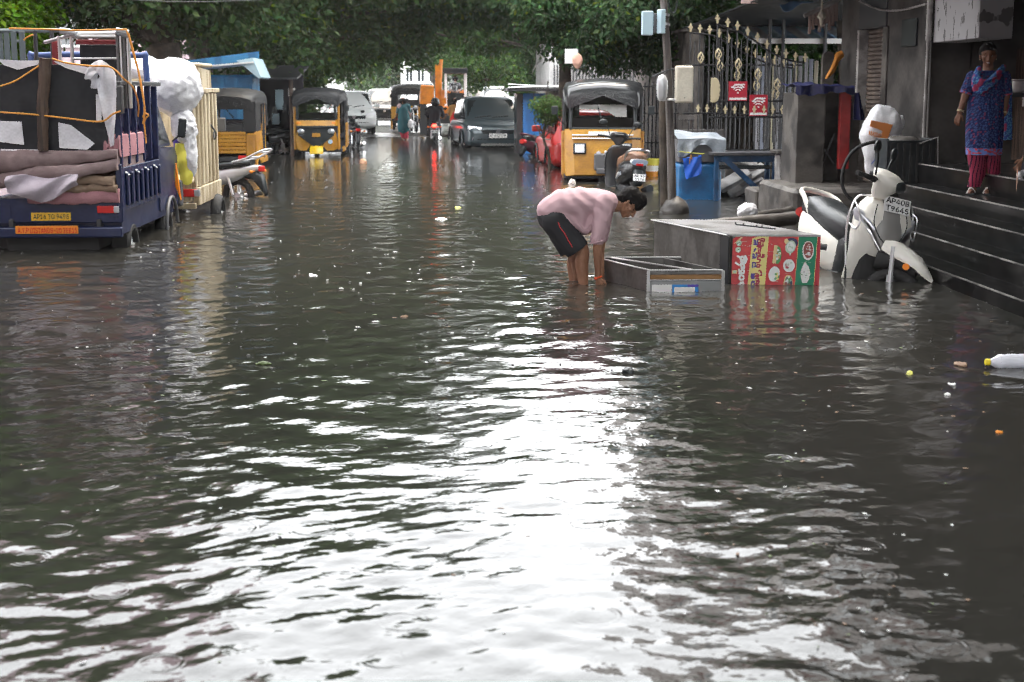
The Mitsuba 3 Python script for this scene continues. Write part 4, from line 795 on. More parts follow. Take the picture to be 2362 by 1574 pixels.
# its load
def blanket(name, x0, x1, z0, z1, m, label, seed, y0=YR - 0.12, y1=17.2, group=None, r=None):
    """A folded pile of cloth: a soft slab with a rolled edge."""
    def sec(u):
        x = x0 + (x1 - x0) * u
        zz = 0.007 * math.sin(u * 9 + seed) + 0.004 * math.sin(u * 31 + 2 * seed)
        a0, a1 = z0(u) if callable(z0) else z0, z1(u) if callable(z1) else z1
        yy = y0 + 0.03 * math.sin(u * 7 + seed * 1.7)
        h = (a1 - a0) / 2; c = (a0 + a1) / 2 + zz
        ang = np.linspace(math.pi / 2, 3 * math.pi / 2, 11)
        edge = [(x, yy + h * 0.7 + 0.7 * h * math.cos(a), c + h * math.sin(a)) for a in ang]
        return [(x, y1, c + h)] + edge + [(x, y1, c - h)]
    m_ = skin([sec(u) for u in np.linspace(0, 1, 70)]); m_ = jitter(jitter(jitter(m_, 0.022, 3.0, seed), 0.012, 8, seed + 3), 0.006, 24, seed + 7)
    return ent(name, m_, m, None, 60, label, 'blanket', group)
zz = lambda y: PZ(y, YR)
GB = 'folded blankets on the blue truck bed'
blanket('blanket', PX(60, YR), PX(272, YR), zz(466), zz(434), ROSE, 'rose pink folded blanket, lowest on the blue truck bed', 1)
blanket('blanket', PX(150, YR), PX(268, YR), zz(438), zz(424), TANBL, 'thin tan folded blanket just above the rose one', 2)
blanket('blanket', PX(150, YR), PX(262, YR), zz(424), zz(403), TANBL, 'thick tan folded blanket in the middle of the pile', 3)
blanket('blanket', PX(0, YR) - 0.2, PX(272, YR), lambda u: zz(436 - 44 * u), lambda u: zz(400 - 36 * u), MAUVE, 'long mauve grey blanket roll slanting across the whole pile', 4, YR - 0.16)
blanket('blanket', PX(0, YR) - 0.2, PX(272, YR), lambda u: zz(402 - 38 * u), lambda u: zz(345 - 0 * u), MAUVE, 'puffy mauve grey blanket below the black board', 5, YR - 0.13)
blanket('blanket', PX(240, YR), PX(276, YR), zz(362), zz(312), ROSE, 'pale rose blanket stack at the right end beside the stake', 6, YR - 0.02)
def drape(u, v):
    x = PX(22 + 163 * u, YR); z = zz(402 + (62 - 38 * max(0, u - 0.45) / 0.55 - 26 * (1 - u) ** 3) * v)
    return (x, YR - 0.22 - 0.05 * math.sin(v * 3.0) - 0.035 * math.sin(u * 11 + v * 6), z + 0.02 * math.sin(u * 8))
ent('blanket', sheet(drape, 26, 16, 0.02), LAVBL, None, 60, 'pale lavender blanket hanging in folds over the tail', 'blanket')
# black board, white vinyl, post, frames, ropes
YB = YR - 0.04
k = ent('display_board', box(PX(-40, YB), PX(248, YB), YB, YB + 0.03, zz(348), zz(150)), BOARD, None, label='black board standing upright across the back of the blue truck', category='board')
def vinyl(pts, label=None, thick=0.004):
    P = np.array([(PX(a, YB), YB - 0.02 - 0.02 * math.sin(0.05 * a + 0.03 * b), PZ(b, YB)) for a, b in pts])
    m = prism([(p[0], p[2]) for p in P], 0.012, (0, YB - 0.012, 0))
    return m
for i, (pts, lab) in enumerate((([(4, 138), (20, 152), (50, 162), (105, 148), (108, 140), (60, 141)], 'white vinyl strip folded over the top left of the black board'),
                                ([(133, 143), (160, 158), (205, 172), (216, 158), (190, 152), (150, 141)], 'white vinyl strip along the top of the board'),
                                ([(0, 278), (52, 280), (55, 333), (0, 326)], 'square of white vinyl at the lower left of the board'),
                                ([(136, 282), (165, 288), (218, 330), (200, 344), (136, 340)], 'white vinyl flap folded into a triangle at the lower middle of the board'),
                                ([(0, 342), (100, 344), (200, 352), (236, 366), (225, 368), (180, 354), (60, 348), (0, 346)], 'thin white vinyl hem along the bottom of the board'),
                                ([(226, 218), (238, 218), (236, 282), (224, 282)], 'white vertical strip at the right of the board'))):
    ent('vinyl_piece', vinyl(pts), SHEETW, k, 30, label=lab)
def rag(u, v):
    a = 205 + 70 * u - 12 * v + (10 * v if u > 0.5 else 0); top = 175 - 36 * math.sin(math.pi * u) ** 0.8; bot = 205 + 150 * min(1, max(0, (u - 0.28) * 2.1)) * (1 - 0.15 * u)
    a = 205 + 70 * u if v < 0.3 else 205 + 70 * (0.28 + 0.68 * u) + (u - 0.5) * 10 * (1 - v) - 6 * v
    b = top + (bot - top) * v
    return (PX(a, YB), YB - 0.05 - 0.035 * math.sin(u * 12 + v * 3) - 0.02 * math.sin(v * 9), PZ(b, YB))
ent('white_sheet', sheet(rag, 26, 26, 0.004), SHEETW, None, 60, 'torn white vinyl sheet hanging over the right edge of the black board', 'sheet')
pst = [(PX(a, YB), YB - 0.07, PZ(b, YB)) for a, b in ((101, 345), (104, 290), (107, 230), (112, 190), (116, 150), (118, 136))]
ent('wooden_post', jitter(tube(curve(pst, 5), np.linspace(0.065, 0.085, 26), 10, flat=0.8), 0.012, 12, 3), WOOD, None, 40, 'weathered dark wooden post standing in front of the black board', 'post')
t = thing('furniture_frame', 'bare aluminium furniture frame with dark red panel on top of the load', 'frame')
fx0, fx1, fy0, fy1, fz0, fz1 = PX(175, 16.3), PX(292, 16.3), 16.3, 17.2, PZ(215, 16.3), PZ(86, 16.3)
ent('rail', tube([(fx0, fy0, fz1), (fx1, fy0, fz1)], 0.022, 8), ALU, t); ent('rail', tube([(fx0 - 0.08, fy0 + 0.02, PZ(80, 16.3)), (fx1, fy0 + 0.02, PZ(78, 16.3))], 0.025, 8), ALU, t)
ent('rail', tube([(fx0, fy0, PZ(137, 16.3)), (fx1 - 0.05, fy0, PZ(136, 16.3))], 0.014, 8), ALU, t)
for x in (fx0, fx0 - 0.13): ent('post', tube([(x, fy0, fz0), (x, fy0, fz1)], 0.02, 8), ALU, t)
for i in range(4): ent('slat', box(PX(278 + 7 * i, 16.2), PX(283 + 7 * i, 16.2), 16.15 + 0.02 * i, 16.25 + 0.02 * i, PZ(250, 16.2), PZ(80, 16.2)), ALU if i % 2 else GREY, t)
ent('red_panel', cat(box(fx0 + 0.03, fx1 - 0.06, fy0 + 0.05, fy0 + 0.08, PZ(104, 16.3), PZ(93, 16.3)), box(fx0 - 0.24, fx0 - 0.14, fy0 + 0.1, fy0 + 0.13, PZ(150, 16.3), PZ(96, 16.3))), mat('dark_red_cloth', (0.20, 0.025, 0.03), 0.7), t)
ent('dark_panel', box(fx0 + 0.06, fx1 - 0.06, fy0 + 0.09, fy0 + 0.12, PZ(200, 16.3), PZ(104, 16.3)), BOARD, t)
ent('brace', tube([(fx0 - 0.30, fy0 + 0.05, PZ(99, 16.3)), (fx0 - 0.02, fy0, PZ(84, 16.3))], 0.02, 8), ALU, t)
ent('wrapping', tube([(PX(278, 16.2), 16.18, PZ(74, 16.2)), (PX(306, 16.2), 16.2, PZ(80, 16.2))], 0.045, 10), PLASTICG, t)
ent('wrapping', tube(curve([(PX(147, 16.2), 16.25, PZ(72, 16.2)), (PX(165, 16.2), 16.25, PZ(74, 16.2)), (PX(185, 16.2), 16.25, PZ(80, 16.2))], 5), 0.035, 10), PLASTICG, t)
t = thing('cage_frame', 'grey green metal cage frame at the left end of the truck load', 'frame')
cg = mat('cage_grey', (0.11, 0.14, 0.15), 0.5)
for a in (4, 20, 36, 55): ent('slat', box(PX(a, 16.4), PX(a + 13, 16.4), 16.4, 16.42, PZ(142, 16.4), PZ(74, 16.4)), cg, t)
for a in (60, 90, 128): ent('post', tube([(PX(a, 16.4), 16.45, PZ(150, 16.4)), (PX(a, 16.4), 16.45, PZ(72, 16.4))], 0.022, 8), DKGREY, t)
ent('rail', tube([(PX(4, 16.4), 16.4, PZ(74, 16.4)), (PX(150, 16.4), 16.5, PZ(71, 16.4))], 0.024, 8), cg, t); ent('rail', tube([(PX(44, 16.4), 16.42, PZ(97, 16.4)), (PX(66, 16.4), 16.42, PZ(97, 16.4))], 0.016, 8), cg, t)
def rp(pts, Y, label, r=0.009):
    ent('rope', rope([(PX(a, y), y, PZ(b, y)) for a, b, y in [(p[0], p[1], p[2] if len(p) > 2 else Y) for p in pts]], r), ROPE, None, 60, label, 'rope')
rp([(-5, 203), (40, 188), (80, 164), (106, 148)], YB - 0.10, 'orange rope sagging at the left of the wooden post')
rp([(-5, 258), (80, 264), (160, 273), (232, 280), (262, 263), (280, 256)], YB - 0.12, 'long orange rope stretched low across the black board')
rp([(128, 136), (160, 146), (215, 153), (262, 156), (290, 182), (312, 204, 16.0), (322, 240, 16.2), (320, 268, 16.4)], YB - 0.1, 'orange rope over the hanging white sheet to the stake')
rp([(34, 68), (100, 69), (190, 72), (290, 70), (303, 76), (316, 130), (328, 180), (335, 240), (333, 278), (336, 330)], 16.1, 'orange rope over the top of the frames hanging down the truck side')
rp([(306, 78), (322, 150), (330, 205), (336, 255), (330, 285), (338, 272), (344, 266), (338, 262), (330, 270)], 16.05, 'orange rope tied in a loop at the truck side')
rp([(66, 160 - 65), (74, 88), (88, 82)], 16.4, 'short orange rope inside the grey cage')

# beige cargo three wheeler with white sacks
t = thing('cargo_truck', 'rusty beige cargo three wheeler with ribbed side, piled with white sacks', 'truck')
bx0, bx1, by0, by1 = -4.75, -3.28, 19.55, 21.5
for k in range(13):
    y = by0 + (by1 - by0) / 13 * k
    ent('side_board', box(bx1 - 0.03, bx1 + (0.025 if k % 2 else 0.0), y, y + (by1 - by0) / 13 - 0.012, 0.44, 1.66 - 0.008 * (k % 3), 0.012), BEIGE, t)
ent('side_rail', box(bx1 - 0.05, bx1 + 0.04, by0 - 0.03, by1 + 0.03, 1.66, 1.72), BEIGE, t); ent('side_skirt', box(bx1 - 0.05, bx1 + 0.03, by0, by1, 0.20, 0.43), BEIGE, t)
ent('bed', cat(box(bx0, bx1 - 0.06, by0, by1, 0.42, 0.5), box(bx0, bx0 + 0.04, by0, by1, 0.5, 1.66)), BEIGE, t)
ent('tailgate', cat(box(bx0, bx1 - 0.06, by0 - 0.03, by0 + 0.02, 0.24, 0.52), box(bx0, bx1, by0 - 0.10, by0 - 0.032, 0.16, 0.235)), BEIGE, t)
k = ent('tail_lamp', rbox((PX(430, by0), by0 - 0.045, PZ(443, by0)), (0.24, 0.03, 0.10), 0.012), RED, t, 40); ent('clear_lens', rbox((PX(451, by0), by0 - 0.05, PZ(443, by0)), (0.08, 0.03, 0.09), 0.012), LAMPG, k, 40)
ent('cab', cat(hull([(x, y, z) for x in (-4.55, -3.55) for y, z in ((21.62, 0.3), (22.9, 0.3), (22.95, 0.9), (22.75, 1.98), (21.66, 2.02))]), box(-4.6, -3.52, 21.58, 22.8, 2.025, 2.08, 0.02)), BEIGE, t, 30)
ent('rear_window', box(-4.4, -3.66, 21.60, 21.625, 1.60, 1.83), mat('brown_glass', (0.14, 0.10, 0.08), 0.2), t)
ent('mirror', cat(rbox((PX(508, 22.6), 22.6, PZ(287, 22.6)), (0.17, 0.03, 0.2), 0.012), tube([(-3.6, 22.6, 1.5), (PX(508, 22.6), 22.6, PZ(287, 22.6))], 0.012, 6)), GREY, t, 40)
wheel(t, (-3.22, 20.9, -0.03), 0.29, 0.16, 'x', 6, SILVER); wheel(t, (-4.7, 20.9, -0.03), 0.29, 0.16, 'x', 6, SILVER); wheel(t, (-4.05, 22.5, -0.03), 0.27, 0.15, 'x', 6, SILVER)
ent('side_hook', rope([(bx1 + 0.03, 20.7, 1.22), (bx1 + 0.09, 20.75, 1.1), (bx1 + 0.05, 20.85, 1.02), (bx1 + 0.03, 20.95, 1.12)], 0.012), DKGREY, t, label='bent dark wire hook on the ribbed side')
def sack(c, r, label, m=SACKW, seed=1, amp=0.05, name='sack', catg='sack'):
    b = ell(c, r, None, 4); b = jitter(jitter(jitter(b, amp, 3.2, seed), amp * 0.6, 9, seed + 5), amp * 0.35, 22, seed + 9)
    return ent(name, b, m, None, 70, label, catg)
sack((PX(402, 19.5), 19.55, PZ(202, 19.5)), (0.36, 0.45, 0.37), 'biggest bulging white sack on top of the beige truck', seed=2)
sack((PX(340, 19.9), 19.9, PZ(160, 19.9)), (0.36, 0.3, 0.15), 'small white sack behind the blue hoop, topmost on the pile', seed=3)
sack((PX(345, 19.7), 19.7, PZ(225, 19.7)), (0.34, 0.3, 0.2), 'white sack wedged left of the biggest sack', seed=4)
sack((PX(425, 19.45), 19.45, PZ(290, 19.45)), (0.19, 0.2, 0.22), 'crumpled white sack below the biggest sack', seed=5)
sack((PX(439, 19.42), 19.42, PZ(350, 19.42)), (0.085, 0.1, 0.33), 'limp white sack end hanging down the tail of the beige truck', seed=6, amp=0.03)
def ybag(u, v):
    w = 0.5 + 0.5 * math.sin(math.pi * min(1, 0.15 + 0.7 * v))
    return (PX(416 + 10 * math.sin(v * 2) + (u - 0.5) * 36 * w, 19.4), 19.38 - 0.05 * math.sin(u * math.pi) - 0.015 * math.sin(v * 13 + u * 5), PZ(330 + 96 * v * (1 - 0.15 * abs(u - 0.65)), 19.4))
ent('plastic_bag', sheet(ybag, 14, 16, 0.02), YBAG, None, 50, 'yellow plastic bag hanging at the tail of the beige truck', 'bag')
sack((PX(407, 19.42), 19.42, PZ(328, 19.42)), (0.055, 0.05, 0.10), 'small purple plastic bag hanging above the yellow bag', PURP, 8, 0.02, 'plastic_bag', 'bag')

# autorickshaws
auto('yellow and black autorickshaw seen from behind, between the silver motorbike and the blue shack', place(PX(552, 34.3), 34.6, -0.20, 180, s=1.06), 'a')
auto('yellow autorickshaw with black front mask facing the camera, at left under the trees', place(PX(730, 38.5), 38.4, -0.20, 1, s=1.07), 'a')
auto('yellow autorickshaw with square headlamp and shiny wet hood, parked at right', place(PX(1389, 27.6), 27.5, -0.30, -6, s=1.21), 'b')
auto('distant autorickshaw with dark grey hood left of the orange excavator', place(PX(944, 62), 62, 0.10, 180, s=1.0), 'a')

# cars
car('slate grey car facing the camera in the middle of the street', place(PX(1148, 43.5), 43.2, -0.20, 7, s=1.06), CARBLUE, 1.80, 1.60, pl='AP 40 CZ 1795')
car('white car facing the camera behind the yellow autorickshaw with black mask', place(PX(817, 56), 56, 0.03, 6), CARWHITE, 1.75, 1.62)
car('black car with pale roof behind the white car at left', place(PX(888, 66), 66, 0.12, 4), CARBLACK, 1.78, 1.62)
car('red car mostly hidden behind the autorickshaw at right', place(PX(1335, 33), 36.0, -0.26, 180 + 3), REDCAR, 1.70, 1.52, 3.7)
car('silver car far away just above the slate grey car', place(PX(1147, 80), 80, 0.16, 2), CARSILVER, 1.75, 1.72)
car('distant dark car left of the far silver car', place(PX(1098, 96), 96, 0.2, 0), CARBLACK, 1.75, 1.7)
car('pale car half hidden between the slate grey car and the blue kiosk', place(PX(1196, 52), 52, 0.0, 4), CARSILVER, 1.7, 1.45)
car('white van roof seen above the distant autorickshaw', place(PX(968, 74), 74, 0.14, 0), CARWHITE, 1.8, 1.95)

# two-wheelers
WS = 1.17
scooter('white scooter with front wheel in the flood beside the toppled cart', T().translate([3.83 - 1.26 * WS * math.cos(deg(-80)), 12.93 + 1.26 * WS * math.sin(deg(80)), -0.39]).rotate([0, 0, 1], -80).rotate([1, 0, 0], -13).scale([WS] * 3),
        WHITE, deg(50), upper=mat('warm_grey_panel', (0.24, 0.235, 0.225), 0.35), plate_f=((1.095, 0.02, 0.93), ['AP40B', 'T9645'], 0.0), tread=34)
scooter('black scooter with brown seat seen from behind, in front of the autorickshaw at right', T().translate([PX(1447, 25.6), 25.2, -0.28]).rotate([0, 0, 1], 97).rotate([1, 0, 0], 5).scale([1.05] * 3),
        CARBLACK, deg(-14), upper=BLK, plate_r=['AP 16', '1576'], seat_m=mat('brown_vinyl', (0.16, 0.08, 0.045), 0.5), guard=False, rails=CHROME)
scooter('maroon scooter lying low beside the slate grey car', place(PX(1232, 39), 38.6, -0.36, 30), MAROON, 0.2, upper=BLK, guard=False)
motorbike('silver motorbike with rear carrier beside the beige cargo truck', place(PX(548, 24.0), 23.9, -0.28, 155), SILVER, carrier=True)
MR = motorbike('black motorbike with red tail lamp lit, ridden away from the camera', place(PX(1003, 47.4), 47.4, -0.16, 88), CARBLACK, lamp_on=True, pl=['AP 39'])
motorbike('dark motorbike parked left of the autorickshaw with black mask', place(PX(655, 40), 40, -0.2, 200), CARBLACK)
motorbike('black motorbike by the dark stall behind the autorickshaw seen from behind', place(PX(628, 41), 41.4, -0.2, 215), CARBLACK)
motorbike('motorbike parked by the rear of the autorickshaw with black mask', place(PX(822, 44), 44, -0.2, 100), CARBLACK)
motorbike('distant motorbike in front of the far autorickshaw', place(PX(948, 58), 58.5, 0.08, -80), CARBLACK)

# excavator far down the street
EY = 54.0
EX = lambda px: PX(px, EY); EZ = lambda py: PZ(py, EY)
t = thing('excavator', 'orange backhoe excavator with glazed cab in the middle of the street', 'excavator')
gz = float(ground_z(0, EY))
ent('body', cat(box(EX(1000), EX(1078), EY + 0.3, EY + 3.2, gz + 0.55, gz + 1.1), box(EX(1012), EX(1075), EY + 2.2, EY + 4.0, gz + 0.6, gz + 1.7)), ORANGE, t)
c = ent('cab', cat(*[box(EX(a), EX(a) + 0.09, y, y + 0.09, gz + 1.05, EZ(160)) for a in (1026, 1072) for y in (EY + 0.5, EY + 1.9)]), WPLAIN, t)
ent('roof', box(EX(1024), EX(1079), EY + 0.4, EY + 2.1, EZ(170), EZ(157)), BLK, c)
ent('panel', box(EX(1026) + 0.1, EX(1072) - 0.01, EY + 0.5, EY + 0.55, gz + 0.95, EZ(215)), BLK, c)
ent('pane', sheet(lambda u, v: (EX(1028) + 0.08 + u * (EX(1071) - EX(1028) - 0.1), EY + 0.52, EZ(213) + v * (EZ(171) - EZ(213))), 2, 2), PANE, c, False)
ent('arm', cat(box(EX(1005), EX(1020), EY - 0.35, EY + 0.0, gz + 0.7, EZ(150)), tube([(EX(1016), EY - 0.3, EZ(190)), (EX(1019), EY - 0.3, EZ(138))], 0.06, 8), box(EX(1008), EX(1030), EY - 0.35, EY - 0.02, EZ(240), EZ(226))), ORANGE, t, label='upright orange digging arm')
ent('bucket', hull([(EX(a), EY - 0.6 + d, EZ(b)) for a, b, d in ((970, 240, 0), (1002, 240, 0), (972, 198, 0), (1002, 200, 0), (968, 225, 0.5), (1002, 225, 0.5), (974, 196, 0.5), (1002, 198, 0.5))]), ORANGE, t, label='square orange bucket at the left')
ent('stabiliser', cat(box(EX(969), EX(985), EY - 0.1, EY + 0.1, gz + 0.1, EZ(240)), box(EX(1060), EX(1074), EY - 0.1, EY + 0.1, gz + 0.1, EZ(270)), box(EX(969), EX(1074), EY - 0.05, EY + 0.2, gz + 0.5, gz + 0.8)), DKGREY, t)
for s in (EX(992), EX(1072)): wheel(t, (s, EY + 1.2, gz + 0.55), 0.55, 0.38, 'x', 6, ORANGE)
# ------------------------------------------------------------------ right side: gate, bench, drum, pole, plinth, clutter
def XZ(px, py, Y): p = on_y(px, py, Y); return float(p[0]), float(p[2])
def stroke(lines, w, d, o, u, wv, f, closed=False):
    """Flat strokes (print, lettering) along polylines; f maps a picture point to plane coordinates."""
    from shapely.geometry import LineString
    from shapely.ops import unary_union
    g = unary_union([LineString([f(*p) for p in l]).buffer(w, quad_segs=3) for l in lines])
    return cat(*[prism(q, d, o, u, wv) for q in getattr(g, 'geoms', [g])])
def finial(c, s=1.0):
    """A fleur-de-lis spike, about 0.15 m tall times s."""
    pts = [(0, 0.15), (0.018, 0.115), (0.010, 0.085), (0.028, 0.095), (0.042, 0.078), (0.034, 0.062), (0.016, 0.062), (0.024, 0.05), (0.014, 0.042), (0.016, 0.01), (0.010, 0)]
    poly = [(x * s, y * s) for x, y in pts] + [(-x * s, y * s) for x, y in pts[::-1][:-1]]
    return cat(prism(poly, 0.014 * s, (c[0], c[1] - 0.007 * s, c[2])), ell((c[0], c[1], c[2] + 0.075 * s), (0.014 * s, 0.016 * s, 0.05 * s), None, 1))
def basket(c, h=0.19):
    ms = []
    for k in range(5):
        a0 = 2 * math.pi * k / 5
        ms.append(tube([(c[0] + 0.055 * math.sin(math.pi * t) * math.cos(a0 + 2.2 * t), c[1] + 0.055 * math.sin(math.pi * t) * math.sin(a0 + 2.2 * t), c[2] + h * (t - 0.5)) for t in np.linspace(0, 1, 9)], 0.0085, 5))
    return cat(*ms)
def gate(label, Y, tops, base, xs_mid, mid_y, baskets, rails):
    t = thing('iron_gate', label, 'gate')
    curve_pts = []
    for zx, zy in tops:
        x, z = XZ(1440 + zx / 3.266, zy / 3.266, Y); zb = PZ(base, Y)
        bar = ent('bar', cat(tube([(x, Y, zb), (x, Y, z - 0.12)], 0.0125, 6)), GATEB, t, 40)
        ent('finial', finial((x, Y, z - 0.14), 1.05), GOLD, bar, 30); curve_pts.append((x, Y, z - 0.15))
        x2 = x + 0.075
        ent('bar', tube([(x2, Y, zb), (x2, Y, z - 0.30)], 0.009, 6), GATEB, t, 40)
    ent('top_rail', tube(curve(curve_pts, 4), 0.018, 6), GATEB, t, 40)
    x0, x1 = curve_pts[0][0] - 0.1, curve_pts[-1][0] + 0.15
    for y in rails: ent('rail', box(x0, x1, Y - 0.018, Y + 0.018, PZ(y, Y) - 0.015, PZ(y, Y) + 0.015), GATEB, t)
    for zx in xs_mid:
        x, z = XZ(1440 + zx / 3.266, mid_y / 3.266, Y); ent('finial', finial((x, Y - 0.03, z - 0.05), 0.95), GOLD, t, 30)
    for zx, zy in baskets:
        x, z = XZ(1440 + zx / 3.266, zy / 3.266, Y); ent('basket_ornament', basket((x, Y - 0.02, z)), GOLD, t, 40)
    return t
YG = 24.6
g1 = gate('tall black iron gate leaf with cream fleur de lis spikes, nearer one', YG, [(702, 112), (780, 140), (853, 165), (930, 205), (1003, 250), (1075, 305), (1148, 345), (1217, 375), (1290, 395), (1362, 405)], 350,
          (757, 828, 900, 975, 1048, 1115, 1185, 1252), 835, [(707, 410), (857, 485), (1005, 560), (1150, 635)], (234, 271, 348))
g2 = gate('black iron gate leaf standing open behind the nearer gate leaf', 25.7, [(500, 180), (570, 188), (643, 195), (715, 222), (785, 262), (852, 300), (925, 345), (990, 375), (1065, 405), (1135, 425), (1207, 440), (1282, 450)], 330,
          (553, 620, 690), 825, [(575, 435), (717, 495), (850, 570), (993, 645), (1140, 705)], (150, 262))
x, z = XZ(1440 + 665 / 3.266, 680 / 3.266, YG - 0.1)
ent('gate_rosette', cat(*[ell((x + 0.03 + 0.05 * math.cos(a), YG - 0.1, z + 0.155 * math.sin(a)), (0.05, 0.012, 0.05), None, 2) for a in np.linspace(-1.45, 1.45, 7)], prism([(x - 0.03, z - 0.2), (x + 0.02, z - 0.2), (x + 0.08, z), (x + 0.02, z + 0.2), (x - 0.03, z + 0.2)], 0.014, (0, YG - 0.1, 0))), GOLD, g1, 40)
for pts, who in (((1680, 188, 1724, 233), 'upper'), ((1728, 219, 1771, 268), 'lower')):
    xa, za = XZ(pts[0], pts[3], YG - 0.035); xb, zb = XZ(pts[2], pts[1], YG - 0.035)
    yy = YG - 0.035
    k = ent('poster', box(xa, xb, yy - 0.003, yy + 0.003, za, zb, 0.001), mat('poster_red', (0.42, 0.02, 0.04), 0.4), None, label=f'red poster with white wireless signal arcs on the gate, {who} one', category='poster')
    cx, cz, hh, ww = (xa + xb) / 2, za + (zb - za) * 0.42, zb - za, xb - xa
    arcs = [[(cx + r * math.sin(a), cz + r * math.cos(a)) for a in np.linspace(-0.85, 0.85, 9)] for r in (0.05 * hh / 0.3, 0.085 * hh / 0.3, 0.12 * hh / 0.3)]
    ent('signal_arcs', cat(stroke(arcs, 0.009, 0.002, (0, yy - 0.004, 0), (1, 0, 0), (0, 0, 1), lambda a, b: (a, b)), tube([(cx, yy - 0.006, cz), (cx, yy - 0.003, cz)], 0.015, 10)), WPLAIN, k, False)
    ent('footer', box(xa + 0.012, xb - 0.012, yy - 0.006, yy - 0.0035, za + 0.015, za + hh * 0.16, 0.0005), WPLAIN, k, False)
    ent('heading', cat(box(xa + ww * 0.3, xb - ww * 0.12, yy - 0.006, yy - 0.0035, zb - hh * 0.2, zb - hh * 0.13, 0.0005), box(xa + ww * 0.12, xb - ww * 0.12, yy - 0.006, yy - 0.0035, zb - hh * 0.33, zb - hh * 0.28, 0.0005)), WPLAIN, k, False)
ent('gate_sill', cat(box(PX(1672, YG), PX(1850, YG), YG - 0.15, YG + 0.9, -0.3, PZ(351, YG))), CONC, None, label='low wet concrete sill below the black gate', category='sill')
ent('garden_wall', box(PX(1548, 26.6), PX(1672, 26.6), 26.5, 26.7, -0.3, PZ(300, 26.6)), DARKWALL, None, label='low dark wall left of the gate behind the pole', category='wall')
fn = thing('railing', 'black iron railing left of the pole behind the parked scooter', 'railing')
for i in range(9): ent('bar', tube([(PX(1486 + i * 9, 30.4), 30.4, -0.2), (PX(1486 + i * 9, 30.4), 30.4, PZ(190 - 6 * (i % 2), 30.4))], 0.013, 6), GATEB, fn)
for y in (200, 262, 330): ent('rail', box(PX(1482, 30.4), PX(1565, 30.4), 30.385, 30.415, PZ(y, 30.4) - 0.012, PZ(y, 30.4) + 0.012), GATEB, fn)
# what stands behind the gate
Yb = 28.0
cpm = [mat('panel_grey', (0.24, 0.24, 0.26), 0.5), mat('panel_cream', (0.36, 0.33, 0.24), 0.5), mat('panel_blue_grey', (0.20, 0.22, 0.27), 0.5)]
sh = thing('tin_shed', 'dim tin sheet shed with blue roof sheets behind the gate', 'shed')
for i in range(12): ent('panel', box(PX(1742 + i * 12, Yb), PX(1742 + i * 12 + 9, Yb), Yb + 0.01 * (i % 3), Yb + 0.03 + 0.01 * (i % 3), 0.5, PZ(128 + 4 * (i % 4), Yb)), cpm[(i * 5 + i // 3) % 3], sh)
ent('back_wall', box(4.9, 8.6, 36.6, 36.7, -0.2, 3.0), CONC, sh); ent('side_wall', box(4.9, 5.0, 29.0, 36.6, -0.2, 2.85), CONC, sh); ent('side_wall', box(8.5, 8.6, 29.0, 36.6, -0.2, 2.85), CONC, sh); ent('ceiling', box(4.8, 8.7, 30.2, 36.8, 2.86, 2.92), CONC, sh)
for i in range(9): ent('roof_sheet', prism([(0, 0), (0.34, 0.0), (0.34, 0.012), (0, 0.012)], -2.4, (PX(1722 + i * 30, 27.5), 27.4, PZ(95, 27.5) + 0.01 * (i % 2)), (1, 0, 0), (0, 0.1, 0.995)) if False else sheet(lambda u, v, i=i: (PX(1722 + i * 30, 27.5) + 0.27 * u, 27.4 + 2.3 * v, PZ(94, 27.5) + 0.42 * v + 0.015 * math.sin(u * 12) + 0.01 * (i % 2)), 9, 4, 0.006), [mat('roof_blue', (0.20, 0.34, 0.52), 0.4), PALEBLUE, SILVER][(i * 2) % 3] if i else PALEBLUE, sh, 40)
ent('beam', box(PX(1730, 27.3), PX(1985, 27.3), 27.25, 27.35, PZ(95, 27.3) - 0.04, PZ(88, 27.3)), WPLAIN, sh)
for px in (1766, 1797, 1893, 1962): ent('post', box(PX(px, 27.2), PX(px + 6, 27.2), 27.15, 27.24, 0.2, PZ(0, 27.2)), DKGREY, sh)
rf = thing('tin_roof', 'dark low roof hanging over the gate yard at the top', 'roof')
ent('sheet', sheet(lambda u, v: (4.75 + 3.0 * u, 18.9 + 11.2 * v, 3.12 - 0.22 * v + 0.012 * math.sin(u * 2.6 * 40)), 90, 3, 0.02), BLK, rf, 40)
ent('fascia', cat(box(PX(1702, 23.4), PX(1740, 23.4), 23.38, 23.42, PZ(7, 23.4), PZ(-28, 23.4), 0.002)), mat('pinkish_board', (0.50, 0.36, 0.33), 0.6), rf)
ent('tarp_edge', sheet(lambda u, v: (PX(1800 + 75 * u, 22.9), 22.9 + 0.3 * v, PZ(26 - 30 * u - 18 * v + 4 * math.sin(u * 9), 22.9)), 14, 6, 0.01), mat('tarp_light_blue', (0.10, 0.20, 0.34), 0.5), rf, 50)
ent('beam', tube([(PX(1846, 22.3), 22.3, PZ(36, 22.3)), (PX(1930, 22.3), 22.3, PZ(-6, 22.3))], 0.035, 6), CONCL, rf)
for i in range(9):
    xx = 1856 + i * 7.5; ent('fringe_board', box(PX(xx, 22.4), PX(xx + 6.5, 22.4), 22.38, 22.40, PZ(78 - i * 1.5 - 9 * (i % 3), 22.4), PZ(28 - i * 4, 22.4)), mat('faded_wood', (0.24, 0.17, 0.15), 0.7), rf)
orn = lathe([(0.003, 0.36), (0.012, 0.34), (0.012, 0.2), (0.02, 0.17), (0.05, 0.13), (0.072, 0.09), (0.05, 0.07), (0.03, 0.05), (0.018, -0.03), (0.003, -0.06)], 14, (PX(1886, 22.1), 22.1, PZ(52, 22.1)))
ent('hanging_ornament', orn, CREAM, None, 50, 'white bell shaped ornament hanging from the roof beam', 'ornament')
